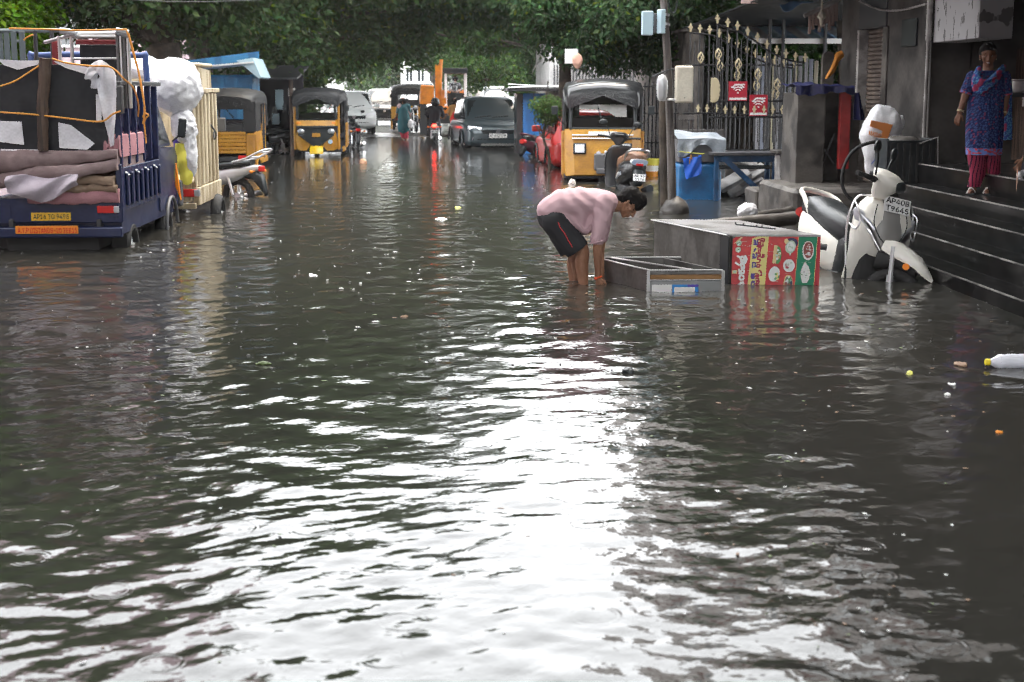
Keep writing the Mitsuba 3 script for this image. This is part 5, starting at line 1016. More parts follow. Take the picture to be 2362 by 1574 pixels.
# gate pillars, tarp counter, red post, concrete slab
for px0, px1, py, y, lab in ((1943, 1978, 112, 22.6, 'grey slab with rounded top beside the roller shutter'), (1893, 1918, 118, 23.3, 'thin grey slab with rounded top behind the orange rag')):
    w = (PX(px1, y) - PX(px0, y)) / 2; c = (PX(px1, y) + PX(px0, y)) / 2; zt = PZ(py, y)
    ent('slab', prism([(c - w, -0.2), (c + w, -0.2), (c + w, zt - w * 0.8)] + [(c + w * math.cos(a), zt - w * 0.8 + w * 0.8 * math.sin(a)) for a in np.linspace(0.2, math.pi - 0.2, 9)] + [(c - w, zt - w * 0.8)], -0.12, (0, y, 0)), CONC, None, 40, lab, 'slab')
def rg(u, v):
    return (PX(1934 - 34 * v - 3 * math.sin(v * 7) + 8 * u, 22.2), 22.2 - 0.04 * math.sin(u * 4), PZ(116 + 66 * v + 14 * (1 - v) * u - 16 * math.sin(v * math.pi) * (1 - u), 22.2))
ent('rag', sheet(rg, 8, 14, 0.012), RAG, None, 50, 'orange rag hanging by the rounded slabs', 'cloth')
ent('rag', sheet(lambda u, v: (PX(1838 - 5 * v + 7 * u + 2 * math.sin(v * 9), 21.0), 21.0, PZ(268 + 58 * v, 21.0)), 6, 10, 0.012), RAG, None, 50, 'orange rag hanging at the edge of the concrete slab', 'cloth')
ct = thing('counter', 'rough counter of concrete slabs under a blue tarp by the shop', 'counter')
yc = 20.3
ent('slab', jitter(trimesh.Trimesh(*trimesh.remesh.subdivide_to_size(*(lambda b: (b.vertices, b.faces))(box(PX(1838, yc), PX(1903, yc), yc, yc + 0.9, 0.3, PZ(214, yc))), 0.12), process=False), 0.015, 5, 4), CONC, ct, 50)
ent('slab', box(PX(1962, yc), PX(1992, yc), yc + 0.2, yc + 0.9, 0.3, PZ(222, yc)), CONC, ct)
ent('red_post', box(PX(1935, yc), PX(1959, yc), yc - 0.05, yc + 0.06, PZ(392, yc), PZ(210, yc)), REDPOST, ct)
ent('back', box(PX(1900, yc), PX(1965, yc), yc + 0.6, yc + 0.64, 0.3, PZ(216, yc)), CONC, ct)
ent('brace', cat(tube([(PX(1905, yc), yc + 0.1, PZ(380, yc)), (PX(1930, yc), yc + 0.1, PZ(310, yc))], 0.014, 6)), DKGREY, ct); ent('brace', tube([(PX(1905, yc), yc + 0.1, PZ(345, yc)), (PX(1934, yc), yc + 0.1, PZ(385, yc))], 0.012, 6), DKGREY, ct)
def tarp(u, v):
    a = 1832 + 138 * u; 
    if v < 0.5: return (PX(a, yc - 0.1), yc + 0.9 - 2.0 * v, PZ(197, yc - 0.1) + 0.02 * math.sin(u * 5) + 0.012 * math.sin(u * 17 + 2) + 0.02 * math.sin(v * 20 + u * 6))
    q = (v - 0.5) * 2
    return (PX(a, yc - 0.1), yc - 0.1 - 0.03 * math.sin(u * 17), PZ(197 + 20 * q + 4 * q * math.sin(u * 7) + 2 * q * math.sin(u * 29), yc - 0.1) + (0.02 * math.sin(u * 5) + 0.012 * math.sin(u * 17 + 2)) * (1 - q))
ent('tarp', sheet(tarp, 40, 14, 0.008), TARPB, ct, 50, label='wrinkled dark blue tarp over the counter')
ent('tarp_flap', sheet(lambda u, v: (PX(1966 + 26 * u * (0.4 + 0.6 * v), yc), yc - 0.05 + 0.04 * math.sin(u * 9), PZ(214 + 64 * v, yc)), 8, 10, 0.008), TARPB, ct, 50)
pl_ = thing('plinth', 'rough wet concrete plinth behind the white scooter', 'plinth')
def rough(m, s, a, f, seed): v, f_ = trimesh.remesh.subdivide_to_size(m.vertices, m.faces, s); return jitter(trimesh.Trimesh(v, f_, process=True), a, f, seed)
ent('block', rough(box(PX(1836, 19.0), 5.98, 19.0, 21.2, -0.3, 0.42, 0.05), 0.12, 0.03, 4, 6), CONC, pl_, 50)
ent('kerb', rough(box(PX(1745, 21.3), PX(1832, 21.3), 21.3, 22.0, -0.3, PZ(440, 21.3), 0.03), 0.12, 0.03, 5, 7), CONC, pl_, 50)
# white sack on the plinth
sk = thing('flour_sack', 'white woven flour sack with orange print on the plinth by the shutter', 'sack')
ys = 18.9
def fs(zx, zy): return XZ(1900 + zx / 3.266, zy / 3.266, ys)
out = [(330, 1340), (285, 1060), (300, 980), (345, 860), (400, 790), (450, 790), (545, 835), (580, 960), (560, 1060), (520, 1200), (430, 1290), (390, 1350)]
poly = [fs(*p) for p in out]; cxs, czs = np.mean([p[0] for p in poly]), np.mean([p[1] for p in poly])
rings = [[(cxs + (p[0] - cxs) * q, ys + dy, czs + (p[1] - czs) * q) for p in curve([(a, b) for a, b in poly], 4, True)] for q, dy in ((0.55, -0.155), (0.82, -0.12), (0.96, -0.06), (1.0, 0.02), (0.95, 0.10), (0.8, 0.16))]
ent('sack_body', jitter(jitter(trimesh.Trimesh(*trimesh.remesh.subdivide(skin(rings).vertices, skin(rings).faces), process=True), 0.04, 5, 3), 0.014, 18, 5), SACKW, sk, 60)
def pr(lst, d, m, name): ent(name, prism([fs(*p) for p in lst], -d, (0, ys - 0.178, 0)), m, sk, False)
pr([(330, 905), (490, 938), (435, 1090), (385, 1095), (415, 985), (320, 950)], 0.012, mat('print_orange', (0.62, 0.22, 0.06), 0.6), 'orange_print')
ent('blue_line', tube([(fs(a, b)[0], ys - 0.165, fs(a, b)[1]) for a, b in ((490, 938), (440, 1080), (385, 1170), (330, 1235))], 0.006, 6), mat('print_blue', (0.05, 0.09, 0.35), 0.6), sk)
a0, a1 = fs(308, 1008), fs(395, 1030)
ent('lettering', text_on('MAIDA', 0.052, (a0[0], ys - 0.172, a0[1] - 0.01), A(a1[0] - a0[0], 0, a1[1] - a0[1]) / math.hypot(a1[0] - a0[0], a1[1] - a0[1]), (0.1, 0, 0.995), 0.008, True, 0.16), 'm_print_orange', sk, False)
ent('sack_ear', jitter(ell((fs(585, 920)[0], ys, fs(585, 920)[1]), (0.045, 0.05, 0.09), None, 3), 0.02, 9, 2), SACKW, sk, 60)
# crate, hose, pot
yk = 17.45
cr = thing('crate', 'black plastic crate with pale rim on the steps beside the shop wall', 'crate')
kx0, kx1, kz0, kz1 = PX(2048, yk), PX(2160, yk), 0.45, PZ(322, yk)
ent('side', cat(box(kx0, kx1, yk, yk + 0.03, kz0, kz1 - 0.02), box(kx0, kx0 + 0.03, yk + 0.03, yk + 0.5, kz0, kz1), box(kx1 - 0.03, kx1, yk + 0.03, yk + 0.5, kz0, kz1)), BLK, cr)
for i in range(7): ent('rib', box(kx0 + 0.04 + i * (kx1 - kx0 - 0.08) / 6.5, kx0 + 0.07 + i * (kx1 - kx0 - 0.08) / 6.5, yk - 0.015, yk - 0.001, kz0 + 0.05, kz1 - 0.05), MATBLK, cr)
ent('rim', cat(tube([(PX(2122, yk), yk - 0.02, PZ(333, yk)), (PX(2163, yk), yk - 0.02, PZ(318, yk)), (PX(2166, yk), yk - 0.02, PZ(380, yk))], 0.01, 6)), CONCL, cr)
ent('rags', jitter(ell((PX(2095, yk), yk + 0.2, PZ(328, yk)), (0.2, 0.2, 0.07), None, 3), 0.04, 7, 4), CONC, cr, 50)
hs = [(2070, 336), (2030, 328), (1990, 336), (1962, 356), (1945, 390), (1942, 425), (1952, 450), (1972, 470), (1985, 500)]
ent('hose', rope([(PX(a, 18.4), 18.4 - 0.02 * i, PZ(b, 18.4)) for i, (a, b) in enumerate(hs)], 0.022, 8), MATBLK, None, 60, 'thick black hose looping in front of the red post', 'hose')
po = on_y(2352, 214, 16.6)
ent('cooking_pot', lathe([(0.02, 0), (0.13, 0.0), (0.145, 0.02), (0.145, 0.13), (0.165, 0.14), (0.165, 0.15), (0.135, 0.15), (0.13, 0.03), (0.01, 0.02)], 24, (po[0] + 0.04, 16.6, po[2])), STEEL, None, 40, 'dented steel cooking pot at the right edge behind the woman', 'pot')
ent('wall_shelf', box(po[0] - 0.16, 7.2, 16.45, 16.9, po[2] - 0.05, po[2] - 0.003), DKGREY, None, label='dark shelf under the steel cooking pot', category='shelf')
# pole with boxes
yp = 20.4
pp = [(1553, 470), (1551, 400), (1546, 300), (1541, 200), (1534, 100), (1527, 20), (1515, -120), (1500, -330)]
t = thing('utility_pole', 'leaning grey utility pole on a concrete footing left of the gate', 'pole')
ent('pole', tube([(PX(a, yp), yp, PZ(b, yp)) for a, b in pp], np.linspace(0.062, 0.045, 8), 12), mat('pole_grey', streaked((0.13, 0.115, 0.105), (0.06, 0.052, 0.048), 20, 1.2), 0.5), t, 60)
ent('old_post', jitter(tube(curve([(PX(a, yp), yp + 0.14, PZ(b, yp)) for a, b in ((1540, 480), (1536, 380), (1533, 260), (1536, 160))], 5), 0.065, 10), 0.008, 10, 2), BARK, t, 50, label='dark old post strapped behind the grey pole')
ent('clamp', cat(tube([(PX(1529, yp), yp, PZ(36, yp)), (PX(1530, yp), yp, PZ(30, yp))], 0.062, 12)), ALU, t, 40); ent('clamp', tube([(PX(1531, yp), yp, PZ(58, yp)), (PX(1532, yp), yp, PZ(52, yp))], 0.06, 12), ALU, t, 40)
ent('cable', rope([(PX(a, yp), yp - 0.075, PZ(b, yp)) for a, b in ((1538, -40), (1536, 10), (1545, 30), (1552, 20), (1560, -30))], 0.009), BLK, t)
ent('cable', rope([(PX(a, yp), yp - 0.08, PZ(b, yp)) for a, b in ((1500, 178), (1520, 168), (1545, 160), (1556, 162))], 0.008), BLK, t)
ent('footing', rough(ell((PX(1560, yp), yp, 0.0), (0.20, 0.2, 0.24), None, 3), 0.1, 0.04, 6, 3), CONC, t, 50)
mb = thing('meter_box', 'cream meter box with rounded edges strapped to the leaning pole', 'meter box')
xa, za = XZ(1558, 238, yp - 0.2); xb, zb = XZ(1600, 152, yp - 0.2)
ent('case', rbox(((xa + xb) / 2, yp - 0.15, (za + zb) / 2), (xb - xa, 0.16, zb - za), 0.025), CREAM, mb, 40)
ent('lid_edge', rbox(((xa + xb) / 2, yp - 0.235, (za + zb) / 2), (xb - xa - 0.03, 0.012, zb - za - 0.04), 0.005), CREAM, mb, 40)
ent('bracket', box(PX(1540, yp - 0.2), PX(1562, yp - 0.2), yp - 0.2, yp - 0.1, PZ(233, yp), PZ(228, yp)), ALU, mb)
ent('keyhole', tube([((xa + xb) / 2, yp - 0.245, za + 0.07), ((xa + xb) / 2, yp - 0.24, za + 0.07)], 0.008, 8), BLK, mb)
ent('name_board', box(PX(1562, yp), PX(1598, yp), yp - 0.12, yp - 0.11, PZ(276, yp), PZ(266, yp)), CONCL, mb, label='small grey board hanging below the cream box')
jb = thing('junction_box', 'pale blue junction box with open lid hanging from the tree side of the pole', 'box')
xa, za = XZ(1480, 82, yp); xb, zb = XZ(1506, 26, yp)
ent('case', rbox(((xa + xb) / 2, yp, (za + zb) / 2), (xb - xa, 0.14, zb - za), 0.015), PALEBLUE, jb, 40)
ent('lid', rbox((PX(1519, yp), yp - 0.08, (za + zb) / 2 + 0.02), (0.07, 0.14, zb - za), 0.012, rotz(0.3)), PALEBLUE, jb, 40)
ent('gap', box(xb + 0.004, PX(1514, yp), yp - 0.02, yp + 0.05, za + 0.03, zb - 0.03), GREY, jb)
ent('bracket', tube([(PX(1510, yp), yp, PZ(60, yp)), (PX(1535, yp), yp, PZ(66, yp))], 0.012, 6), DKGREY, jb)
lm = thing('lantern', 'small silver lantern hood hanging at the left of the pole', 'lamp')
ent('hood', lathe([(0.005, 0.0), (0.05, -0.02), (0.075, -0.08), (0.08, -0.16), (0.07, -0.30), (0.04, -0.36)], 16, (PX(1522, yp), yp - 0.15, PZ(172, yp))), SILVER, lm, 50); ent('arm', tube([(PX(1522, yp), yp - 0.15, PZ(172, yp)), (PX(1543, yp), yp, PZ(165, yp))], 0.01, 6), DKGREY, lm)
# bench, drum, rubble
yb_ = 22.7
bn = thing('bench_frame', 'blue painted bench frame with diagonal brace standing in the flood', 'bench')
X1, X2 = PX(1650, yb_), PX(1788, yb_); zt = PZ(356, yb_)
ent('top', box(X1 - 0.05, X2 + 0.12, yb_ - 0.04, yb_ + 0.62, zt - 0.03, zt + 0.02), mat('wet_board', (0.07, 0.07, 0.075), 0.25), bn)
for y in (yb_, yb_ + 0.52):
    for xx in (X1, X2 - 0.02): ent('leg', box(xx, xx + 0.075, y, y + 0.07, -0.3, zt - 0.032), BLUEFR, bn)
    ent('apron', box(X1 + 0.077, X2 - 0.022, y + 0.01, y + 0.05, zt - 0.13, zt - 0.034), BLUEFR, bn)
ent('rail', box(X1 + 0.077, X2 - 0.022, yb_ + 0.015, yb_ + 0.055, PZ(392, yb_), PZ(383, yb_)), BLK, bn)
ent('brace', hull([(PX(a, yb_), y, PZ(b, yb_)) for a, b in ((1662, 366), (1676, 362), (1757, 437), (1746, 443)) for y in (yb_ - 0.04, yb_ - 0.005)]), BLUEFR, bn)
dm = thing('water_bin', 'blue bin under a grey plastic sheet beside the bench frame', 'bin')
yd = 23.0; dx0, dx1 = PX(1566, yd), PX(1668, yd)
ent('body', jitter(rbox(((dx0 + dx1) / 2, yd + 0.33, 0.17), (dx1 - dx0, 0.66, 0.80), 0.07, None, 3), 0.01, 4, 2), DRUM, dm, 50)
ent('lid', box(dx0 + 0.01, dx1 - 0.02, yd, yd + 0.66, 0.58, PZ(325, yd)), GREY, dm)
def cover(u, v):
    a = dx0 - 0.03 + (dx1 - dx0 + 0.06) * u; zt2 = PZ(322, yd) + 0.02
    if v < 0.45: return (a, yd + 0.68 - 0.74 * v / 0.45, zt2 + 0.10 * (1 - v / 0.45) * (1 - 0.5 * u) + 0.012 * math.sin(u * 9 + v * 8))
    q = (v - 0.45) / 0.55; drop = 0.20 + 0.10 * math.sin(u * 7 + 1) + 0.34 * max(0, u - 0.72) / 0.28
    return (a + 0.012 * math.sin(q * 9), yd - 0.06 - 0.03 * math.sin(u * 21 + q * 2) * q, zt2 - drop * q)
ent('sheet', sheet(cover, 36, 22, 0.006), PLASTICG, dm, 50, label='wet grey plastic sheet draped over the bin')
ent('strap', tube(curve([(PX(1562, yd), yd - 0.07, PZ(350, yd)), (PX(1600, yd), yd - 0.08, PZ(354, yd)), (PX(1624, yd), yd - 0.07, PZ(356, yd))], 4), 0.008, 6), YBAG, dm)
def bb(u, v): return (PX(1576 + 44 * u + 8 * v * (1 - u), yd - 0.1), yd - 0.10 - 0.05 * math.sin(math.pi * u) - 0.02 * math.sin(v * 7 + u * 9), PZ(367 - 6 * u + 48 * v - 6 * u * v, yd - 0.1))
ent('shopping_bag', sheet(bb, 16, 12, 0.03), BAGBLUE, None, 50, 'bright blue bag hung on the front of the blue bin', 'bag')
ent('bag_handle', rope([(PX(1588, yd), yd - 0.15, PZ(378, yd)), (PX(1591, yd), yd - 0.16, PZ(358, yd)), (PX(1594, yd), yd - 0.15, PZ(368, yd))], 0.008), TAN, 'shopping_bag')
r5 = np.random.default_rng(9)
for i, (a, b, w, h, an, c_) in enumerate(((1700, 418, 0.55, 0.07, -0.5, CONCL), (1726, 432, 0.6, 0.08, -0.45, CONCL), (1745, 408, 0.5, 0.07, -0.55, CONCL), (1705, 446, 0.6, 0.11, 0.06, CONC), (1722, 374, 0.55, 0.06, 0.30, CONCL), (1752, 425, 0.4, 0.07, 0.35, CONC))):
    lab = ('pale broken slab leaning left in the rubble under the bench', 'pale broken slab in the middle of the rubble under the bench', 'pale broken slab at the right of the rubble', 'thick dirty slab lying lowest in the rubble', 'long pale plank on top of the rubble under the bench', 'dark chunk at the right end of the rubble')[i]
    ent('rubble_slab', rough(cbox((PX(a, 23.4), 23.55 + 0.06 * i, PZ(b, 23.4)), (w, 0.30, h), roty(an) @ rotx(0.4), 0.01), 0.12, 0.01, 6, i), c_, None, 40, lab, 'slab', 'broken slabs under the bench')
cp = thing('concrete_pillar', 'pale streaked short concrete pillar right of the bench', 'pillar')
ent('shaft', rough(box(PX(1800, 22.3), PX(1832, 22.3), 22.3, 22.65, -0.3, PZ(358, 22.3), 0.015), 0.1, 0.01, 5, 5), CONCL, cp, 45); ent('cap', box(PX(1794, 22.25), PX(1842, 22.25), 22.22, 22.75, PZ(357, 22.3), PZ(349, 22.3)), CONC, cp)
for i, (p0, p1, r, lab) in enumerate((((1640, 515, 17.2), (1838, 497, 17.6), 0.085, 'thick wet concrete pipe lying behind the toppled cart, nearer one'), ((1728, 497, 18.2), (1832, 483, 18.6), 0.055, 'thin wet concrete pipe lying behind the nearer pipe'))):
    P0, P1 = (PX(p0[0], p0[2]), p0[2], PZ(p0[1], p0[2]) - r * 0.6), (PX(p1[0], p1[2]), p1[2], PZ(p1[1], p1[2]) - r * 0.6)
    ent('concrete_pipe', jitter(tube([A(*P0) + (A(*P1) - A(*P0)) * q for q in np.linspace(0, 1, 24)], r, 14), 0.018, 8, i), CONC, None, 50, lab, 'pipe')
ent('plastic_bag', jitter(ell((PX(1727, 18), 18.0, PZ(490, 18)), (0.13, 0.12, 0.10), None, 4), 0.05, 8, 4), SACKW, None, 50, 'pale crumpled plastic bag lying beside the concrete pipes', 'bag')
bk = thing('paint_bucket', 'yellow and white printed paint bucket left of the pole', 'bucket')
yk2 = 29.3; r_ = 0.135; cx_, zb_ = PX(1505, yk2), -0.08
ent('body', lathe([(0.02, 0), (r_ * 0.86, 0), (r_, 0.42), (r_ * 0.94, 0.42), (r_ * 0.8, 0.02)], 24, (cx_, yk2, zb_)), mat('bucket_orange', (0.62, 0.24, 0.02), 0.4), bk, 40)
ent('rim_band', lathe([(r_ * 0.97, 0.30), (r_ * 1.02, 0.31), (r_ * 1.05, 0.43), (r_ * 1.0, 0.43)], 24, (cx_, yk2, zb_)), YBAG, bk, 40); ent('label_patch', lathe([(r_ * 0.93, 0.18), (r_ * 0.955, 0.181), (r_ * 0.985, 0.295), (r_ * 0.96, 0.296)], 24, (cx_, yk2, zb_)), WPLAIN, bk, 40)
for a, b, c in ((1331, 140, 'white and orange plastic bag caught in the tree above the autorickshaw'),):
    ent('plastic_bag', jitter(ell((PX(a, 30.2), 30.2, PZ(b, 30.2)), (0.10, 0.08, 0.15), None, 3), 0.04, 9, 3), mat('salmon_plastic', (0.62, 0.36, 0.27), 0.5), None, 50, c, 'bag')
ent('sign_board', box(PX(1302, 30.6), PX(1332, 30.6), 30.6, 30.63, PZ(147, 30.6), PZ(113, 30.6)), WPLAIN, None, label='plain white board hanging in the tree beside the plastic bag', category='sign')
# ------------------------------------------------------------------ toppled food cart
PO = A(2.50, 12.86, 0.0); PU = A(0.992, -0.125, 0.0); PU /= np.linalg.norm(PU); PW = A(0, 0, 1.0)
PN = np.cross(PU, PW); PWID = 0.772
fp = lambda zx, zy: ((zx - 365) / 1580 * PWID, (1100 - zy) / 910 * 0.445)
cart = thing('food_cart', 'steel street food cart toppled on its side with red printed panel', 'cart')
BK = [(2.50, 12.87), (3.255, 12.775), (2.83, 14.25), (2.02, 14.42)]
def pz_(pts, z0, z1): return hull([(x, y, z) for x, y in pts for z in (z0, z1)])
ent('cabinet', pz_([(p[0] + (0.014 if i in (0, 3) else -0.012), p[1] + (0.012 if i < 2 else -0.004)) for i, p in enumerate(BK)], -0.3, 0.425), STEEL, cart, 25)
ent('top_sheet', pz_([(2.50, 12.845), (3.265, 12.75), (2.84, 14.26), (2.015, 14.43)], 0.428, 0.445), mat('wet_steel', mottled((0.36, 0.36, 0.37), (0.20, 0.195, 0.19), 3, 40), 0.25, 0.5), cart, 25)
e = A(2.50 - 2.02, 12.87 - 14.42, 0); e /= np.linalg.norm(e); en = np.cross(e, A(0, 0, 1)); en = -en if en[0] > 0 else en
ent('corner_post', hull([A(2.485, 12.85, z) + e * t + en * q for z in (-0.3, 0.427) for t, q in ((0.0, 0.004), (-0.155, 0.004), (0, 0.016), (-0.155, 0.016))]), DKGREY, cart, 25)
ent('edge_trim', tube([A(2.02, 14.42, 0.437) + en * 0.02, A(2.48, 12.86, 0.437) + en * 0.02], 0.008, 6), ALU, cart)
for q in (0.30, 0.42, 0.62, 0.70): ent('hinge', cat(cbox((2.62 + 0.45 * q, 13.9 - 0.8 * q, 0.452), (0.16, 0.02, 0.012), rotz(-1.0)), tube([(2.56 + 0.45 * q, 13.92 - 0.8 * q, 0.455), (2.56 + 0.45 * q, 13.92 - 0.8 * q, 0.475)], 0.008, 6)), DKGREY, cart)
ent('corner_foot', tube([PO + PU * (PWID + 0.0) + A(0, 0.05, 0.34), PO + PU * (PWID + 0.07) + A(0, 0.05, 0.33)], 0.028, 12), DKGREY, cart, 40)
FLAT = [0.0]
def layer(poly, m, name, lift, par):
    return ent(name, prism([fp(*p) for p in poly], 0.0012, PO + PN * lift, PU, PW), m, par, False)
redp = mat('poster_scarlet', mottled((0.56, 0.045, 0.045), (0.48, 0.035, 0.04), 5, 60), 0.35)
pnl = ent('printed_panel', prism([(0, -0.28), (PWID, -0.28), (PWID + 0.003, 0.430), (0.07, 0.445), (0.012, 0.40)], 0.012, PO - PN * 0.008, PU, PW), redp, cart, False, label='red printed food poster panel with yellow and green bands')
mats = dict(y=mat('print_yellow', (0.70, 0.60, 0.22), 0.4), g=mat('print_green', (0.012, 0.20, 0.10), 0.4), r=mat('print_crimson', (0.40, 0.02, 0.035), 0.4), b=mat('print_violet', (0.09, 0.05, 0.26), 0.4), m=mat('print_maroon', (0.36, 0.02, 0.06), 0.4), w=mat('print_white', (0.70, 0.72, 0.70), 0.4), t=mat('print_tan', (0.66, 0.50, 0.26), 0.4), d=mat('print_dish_brown', (0.25, 0.07, 0.06), 0.5), l=mat('print_leaf', (0.10, 0.28, 0.10), 0.5), k=mat('print_pale_green', (0.45, 0.55, 0.45), 0.5), n=mat('print_navy', (0.04, 0.04, 0.09), 0.5))
L1, L2, L3, L4 = 0.005, 0.0066, 0.0082, 0.0098
layer([(735, 265), (930, 192), (1030, 190), (985, 1100), (975, 1650), (672, 1650), (675, 1100)], mats['y'], 'yellow_band', L1, pnl)
layer([(1568, 200), (1892, 210), (1850, 1100), (1845, 1650), (1522, 1650), (1520, 1100)], mats['g'], 'green_band', L1, pnl)
layer([(1900, 212), (1942, 214), (1915, 1100), (1912, 1650), (1868, 1650), (1862, 1100)], mats['r'], 'edge_band', L1, pnl)
for x in ((1560, 1567, 1515, 1519), (1893, 1899, 1852, 1860)): layer([(x[0], 202), (x[1], 202), (x[3], 1100), (x[3], 1650), (x[2], 1650), (x[2], 1100)], mats['y'], 'gold_line', L1, pnl)
mar = [[(815, 1085), (865, 1085), (870, 1040), (840, 1030), (835, 1075)], [(815, 1020), (868, 1020), (868, 985), (820, 985)], [(800, 955), (860, 955), (872, 930), (855, 905), (815, 900)], [(815, 935), (842, 935)],
       [(900, 930), (915, 930), (915, 880), (895, 870), (905, 850)], [(868, 850), (887, 838)], [(835, 785), (875, 775), (878, 740), (850, 730), (832, 745), (835, 772)], [(893, 752), (898, 746)],
       [(830, 700), (880, 690), (885, 640), (840, 640), (840, 600), (890, 590)], [(845, 580), (885, 575), (885, 545), (850, 540)], [(810, 530), (880, 520), (885, 470), (845, 470), (850, 500)], [(885, 460), (900, 430), (870, 420), (845, 440)],
       [(820, 410), (930, 400), (930, 310), (900, 300)], [(830, 390), (885, 385), (890, 350), (850, 345), (848, 380)], [(845, 340), (890, 330), (895, 300), (870, 280), (830, 290)], [(895, 265), (950, 270), (950, 310)], [(905, 605), (950, 600), (955, 560), (930, 550), (925, 590)],
       [(800, 1180), (870, 1185), (868, 1230), (820, 1235), (815, 1300), (870, 1290)], [(880, 1045), (888, 1040)], [(815, 1340), (860, 1345), (862, 1400), (825, 1400)]]
blu = [[(745, 1095), (745, 1060), (790, 1055)], [(752, 1045), (792, 1040), (792, 1090)], [(740, 985), (790, 985)], [(740, 985), (740, 902)], [(763, 982), (763, 906)], [(786, 985), (786, 902)], [(755, 790), (755, 700), (800, 700)], [(765, 780), (825, 770)], [(800, 700), (800, 762)],
       [(755, 620), (755, 540)], [(755, 620), (800, 615)], [(778, 615), (778, 548)], [(800, 615), (830, 560), (810, 540)], [(775, 500), (802, 450), (780, 460)], [(770, 375), (770, 290)], [(770, 375), (830, 370)], [(795, 370), (795, 296)], [(820, 370), (830, 300)], [(740, 1140), (790, 1150), (785, 1220), (745, 1220)]]
wht = [[(510, 1150), (560, 1160), (600, 1130), (595, 1070), (555, 1060), (540, 1100), (570, 1120)], [(490, 1115), (520, 1100)], [(563 + 38 * math.cos(a), 975 + 42 * math.sin(a)) for a in np.linspace(0, 6.28, 16)], [(520, 900), (600, 890), (605, 840), (560, 830), (550, 870)], [(512, 832), (530, 880)],
       [(555, 800), (605, 800), (600, 745), (560, 720), (530, 745), (560, 770)], [(450, 705), (500, 740)], [(480, 590), (520, 600)], [(540, 690), (600, 700), (610, 640), (570, 590), (530, 610), (545, 660), (585, 650)], [(620, 580), (645, 640), (620, 710)], [(520, 1200), (590, 1210), (600, 1270), (550, 1280)], [(530, 1330), (590, 1330), (585, 1390)]]
def lettering(lines, w, m, lift): ent('lettering', stroke(lines, w, 0.0012, PO + PN * lift, PU, PW, fp), m, pnl, False)
lettering(wht, 0.0088, mats['w'], L1); lettering(mar, 0.0062, mats['m'], L2); lettering(blu, 0.0056, mats['b'], L2)
def disc(c, rx, ry, m, lift, name='dish', par=None, n=24, rot=0.0):
    pts = [(c[0] + rx * math.cos(a) * math.cos(rot) - ry * math.sin(a) * math.sin(rot), c[1] + rx * math.cos(a) * math.sin(rot) + ry * math.sin(a) * math.cos(rot)) for a in np.linspace(0, 2 * math.pi, n, endpoint=False)]
    return ent(name, prism([fp(*p) for p in pts], 0.0012, PO + PN * lift, PU, PW), m, par or pnl, False)
r8 = np.random.default_rng(4)
def bits(c, rx, ry, n, ms, lift, s):
    for m in ms:
        P = []
        for k in range(n):
            a, q = r8.uniform(0, 6.28), math.sqrt(r8.uniform()) * 0.85
            x, y = c[0] + rx * q * math.cos(a), c[1] + ry * q * math.sin(a); ww = s * r8.uniform(0.6, 1.4)
            P.append(prism([fp(x + ww * math.cos(b), y + ww * math.sin(b)) for b in np.linspace(r8.uniform(), r8.uniform() + 6.28, 6)[:-1]], 0.0010 + 0.00012 * k, PO + PN * lift, PU, PW))
        ent('food_print', cat(*P), m, pnl, False, kind='stuff')
layer([(1130, 380), (1190, 380), (1172, 700), (1150, 715), (1105, 710)], mats['t'], 'dish', L1, pnl)
layer([(1192, 385), (1240, 430), (1265, 540), (1245, 670), (1205, 722), (1172, 715), (1180, 500)], mats['l'], 'dish', L1, pnl)
bits((1210, 560), 38, 110, 5, [mats['w'], mat('print_orange_food', (0.6, 0.22, 0.05), 0.5), mats['k']], L2, 20)
disc((1420, 410), 92, 118, mats['k'], L2, rot=0.3); disc((1440, 340), 110, 90, mats['n'], L1); disc((1425, 405), 66, 88, mats['w'], L3); bits((1425, 405), 60, 80, 6, [mats['k']], L4, 15); layer([(1395, 520), (1440, 500), (1420, 580)], mats['w'], 'dish', L1, pnl); disc((1345, 310), 38, 46, mats['t'], L2)
disc((1402, 750), 105, 118, mats['w'], L1); bits((1390, 740), 75, 80, 4, [mats['r'], mats['k']], L2, 17)
disc((1143, 905), 98, 140, mats['w'], L1, rot=0.2); bits((1190, 950), 40, 80, 6, [mats['l'], mats['y']], L2, 17)
disc((1398, 1060), 82, 145, mats['t'], L1); disc((1405, 1060), 66, 122, mats['n'], L2); bits((1398, 1050), 58, 105, 8, [mats['w'], mats['l'], mats['d']], L3, 22)
for c in ((500, 350), (490, 470)): disc(c, 50, 52, mats['k'], L1); bits(c, 36, 36, 4, [mats['l'], mats['w']], L2, 11)
layer([(385, 845), (480, 835), (482, 900), (395, 908)], mats['t'], 'dish', L1, pnl); disc((435, 870), 28, 24, mats['k'], L2)
disc((1735, 475), 102, 175, mats['w'], L2); disc((1737, 462), 84, 148, mats['d'], L3); bits((1737, 462), 72, 130, 16, [mats['w'], mat('print_meat', (0.40, 0.12, 0.11), 0.5)], L4, 15)
layer([(1690, 675), (1760, 780), (1788, 890), (1765, 1000), (1730, 1062), (1650, 1062), (1625, 980), (1610, 880), (1640, 770)], mats['w'], 'dish', L2, pnl); bits((1700, 880), 60, 120, 7, [mats['n'], mats['k']], L3, 8); layer([(1580, 885), (1650, 905), (1650, 922), (1600, 905)], mats['l'], 'dish', L3, pnl)
layer([(405, 362), (535, 235), (560, 240), (555, 262), (415, 365)], mats['t'], 'dish', L2, pnl)
r9 = np.random.default_rng(12)                                      # worn white scratches in the print
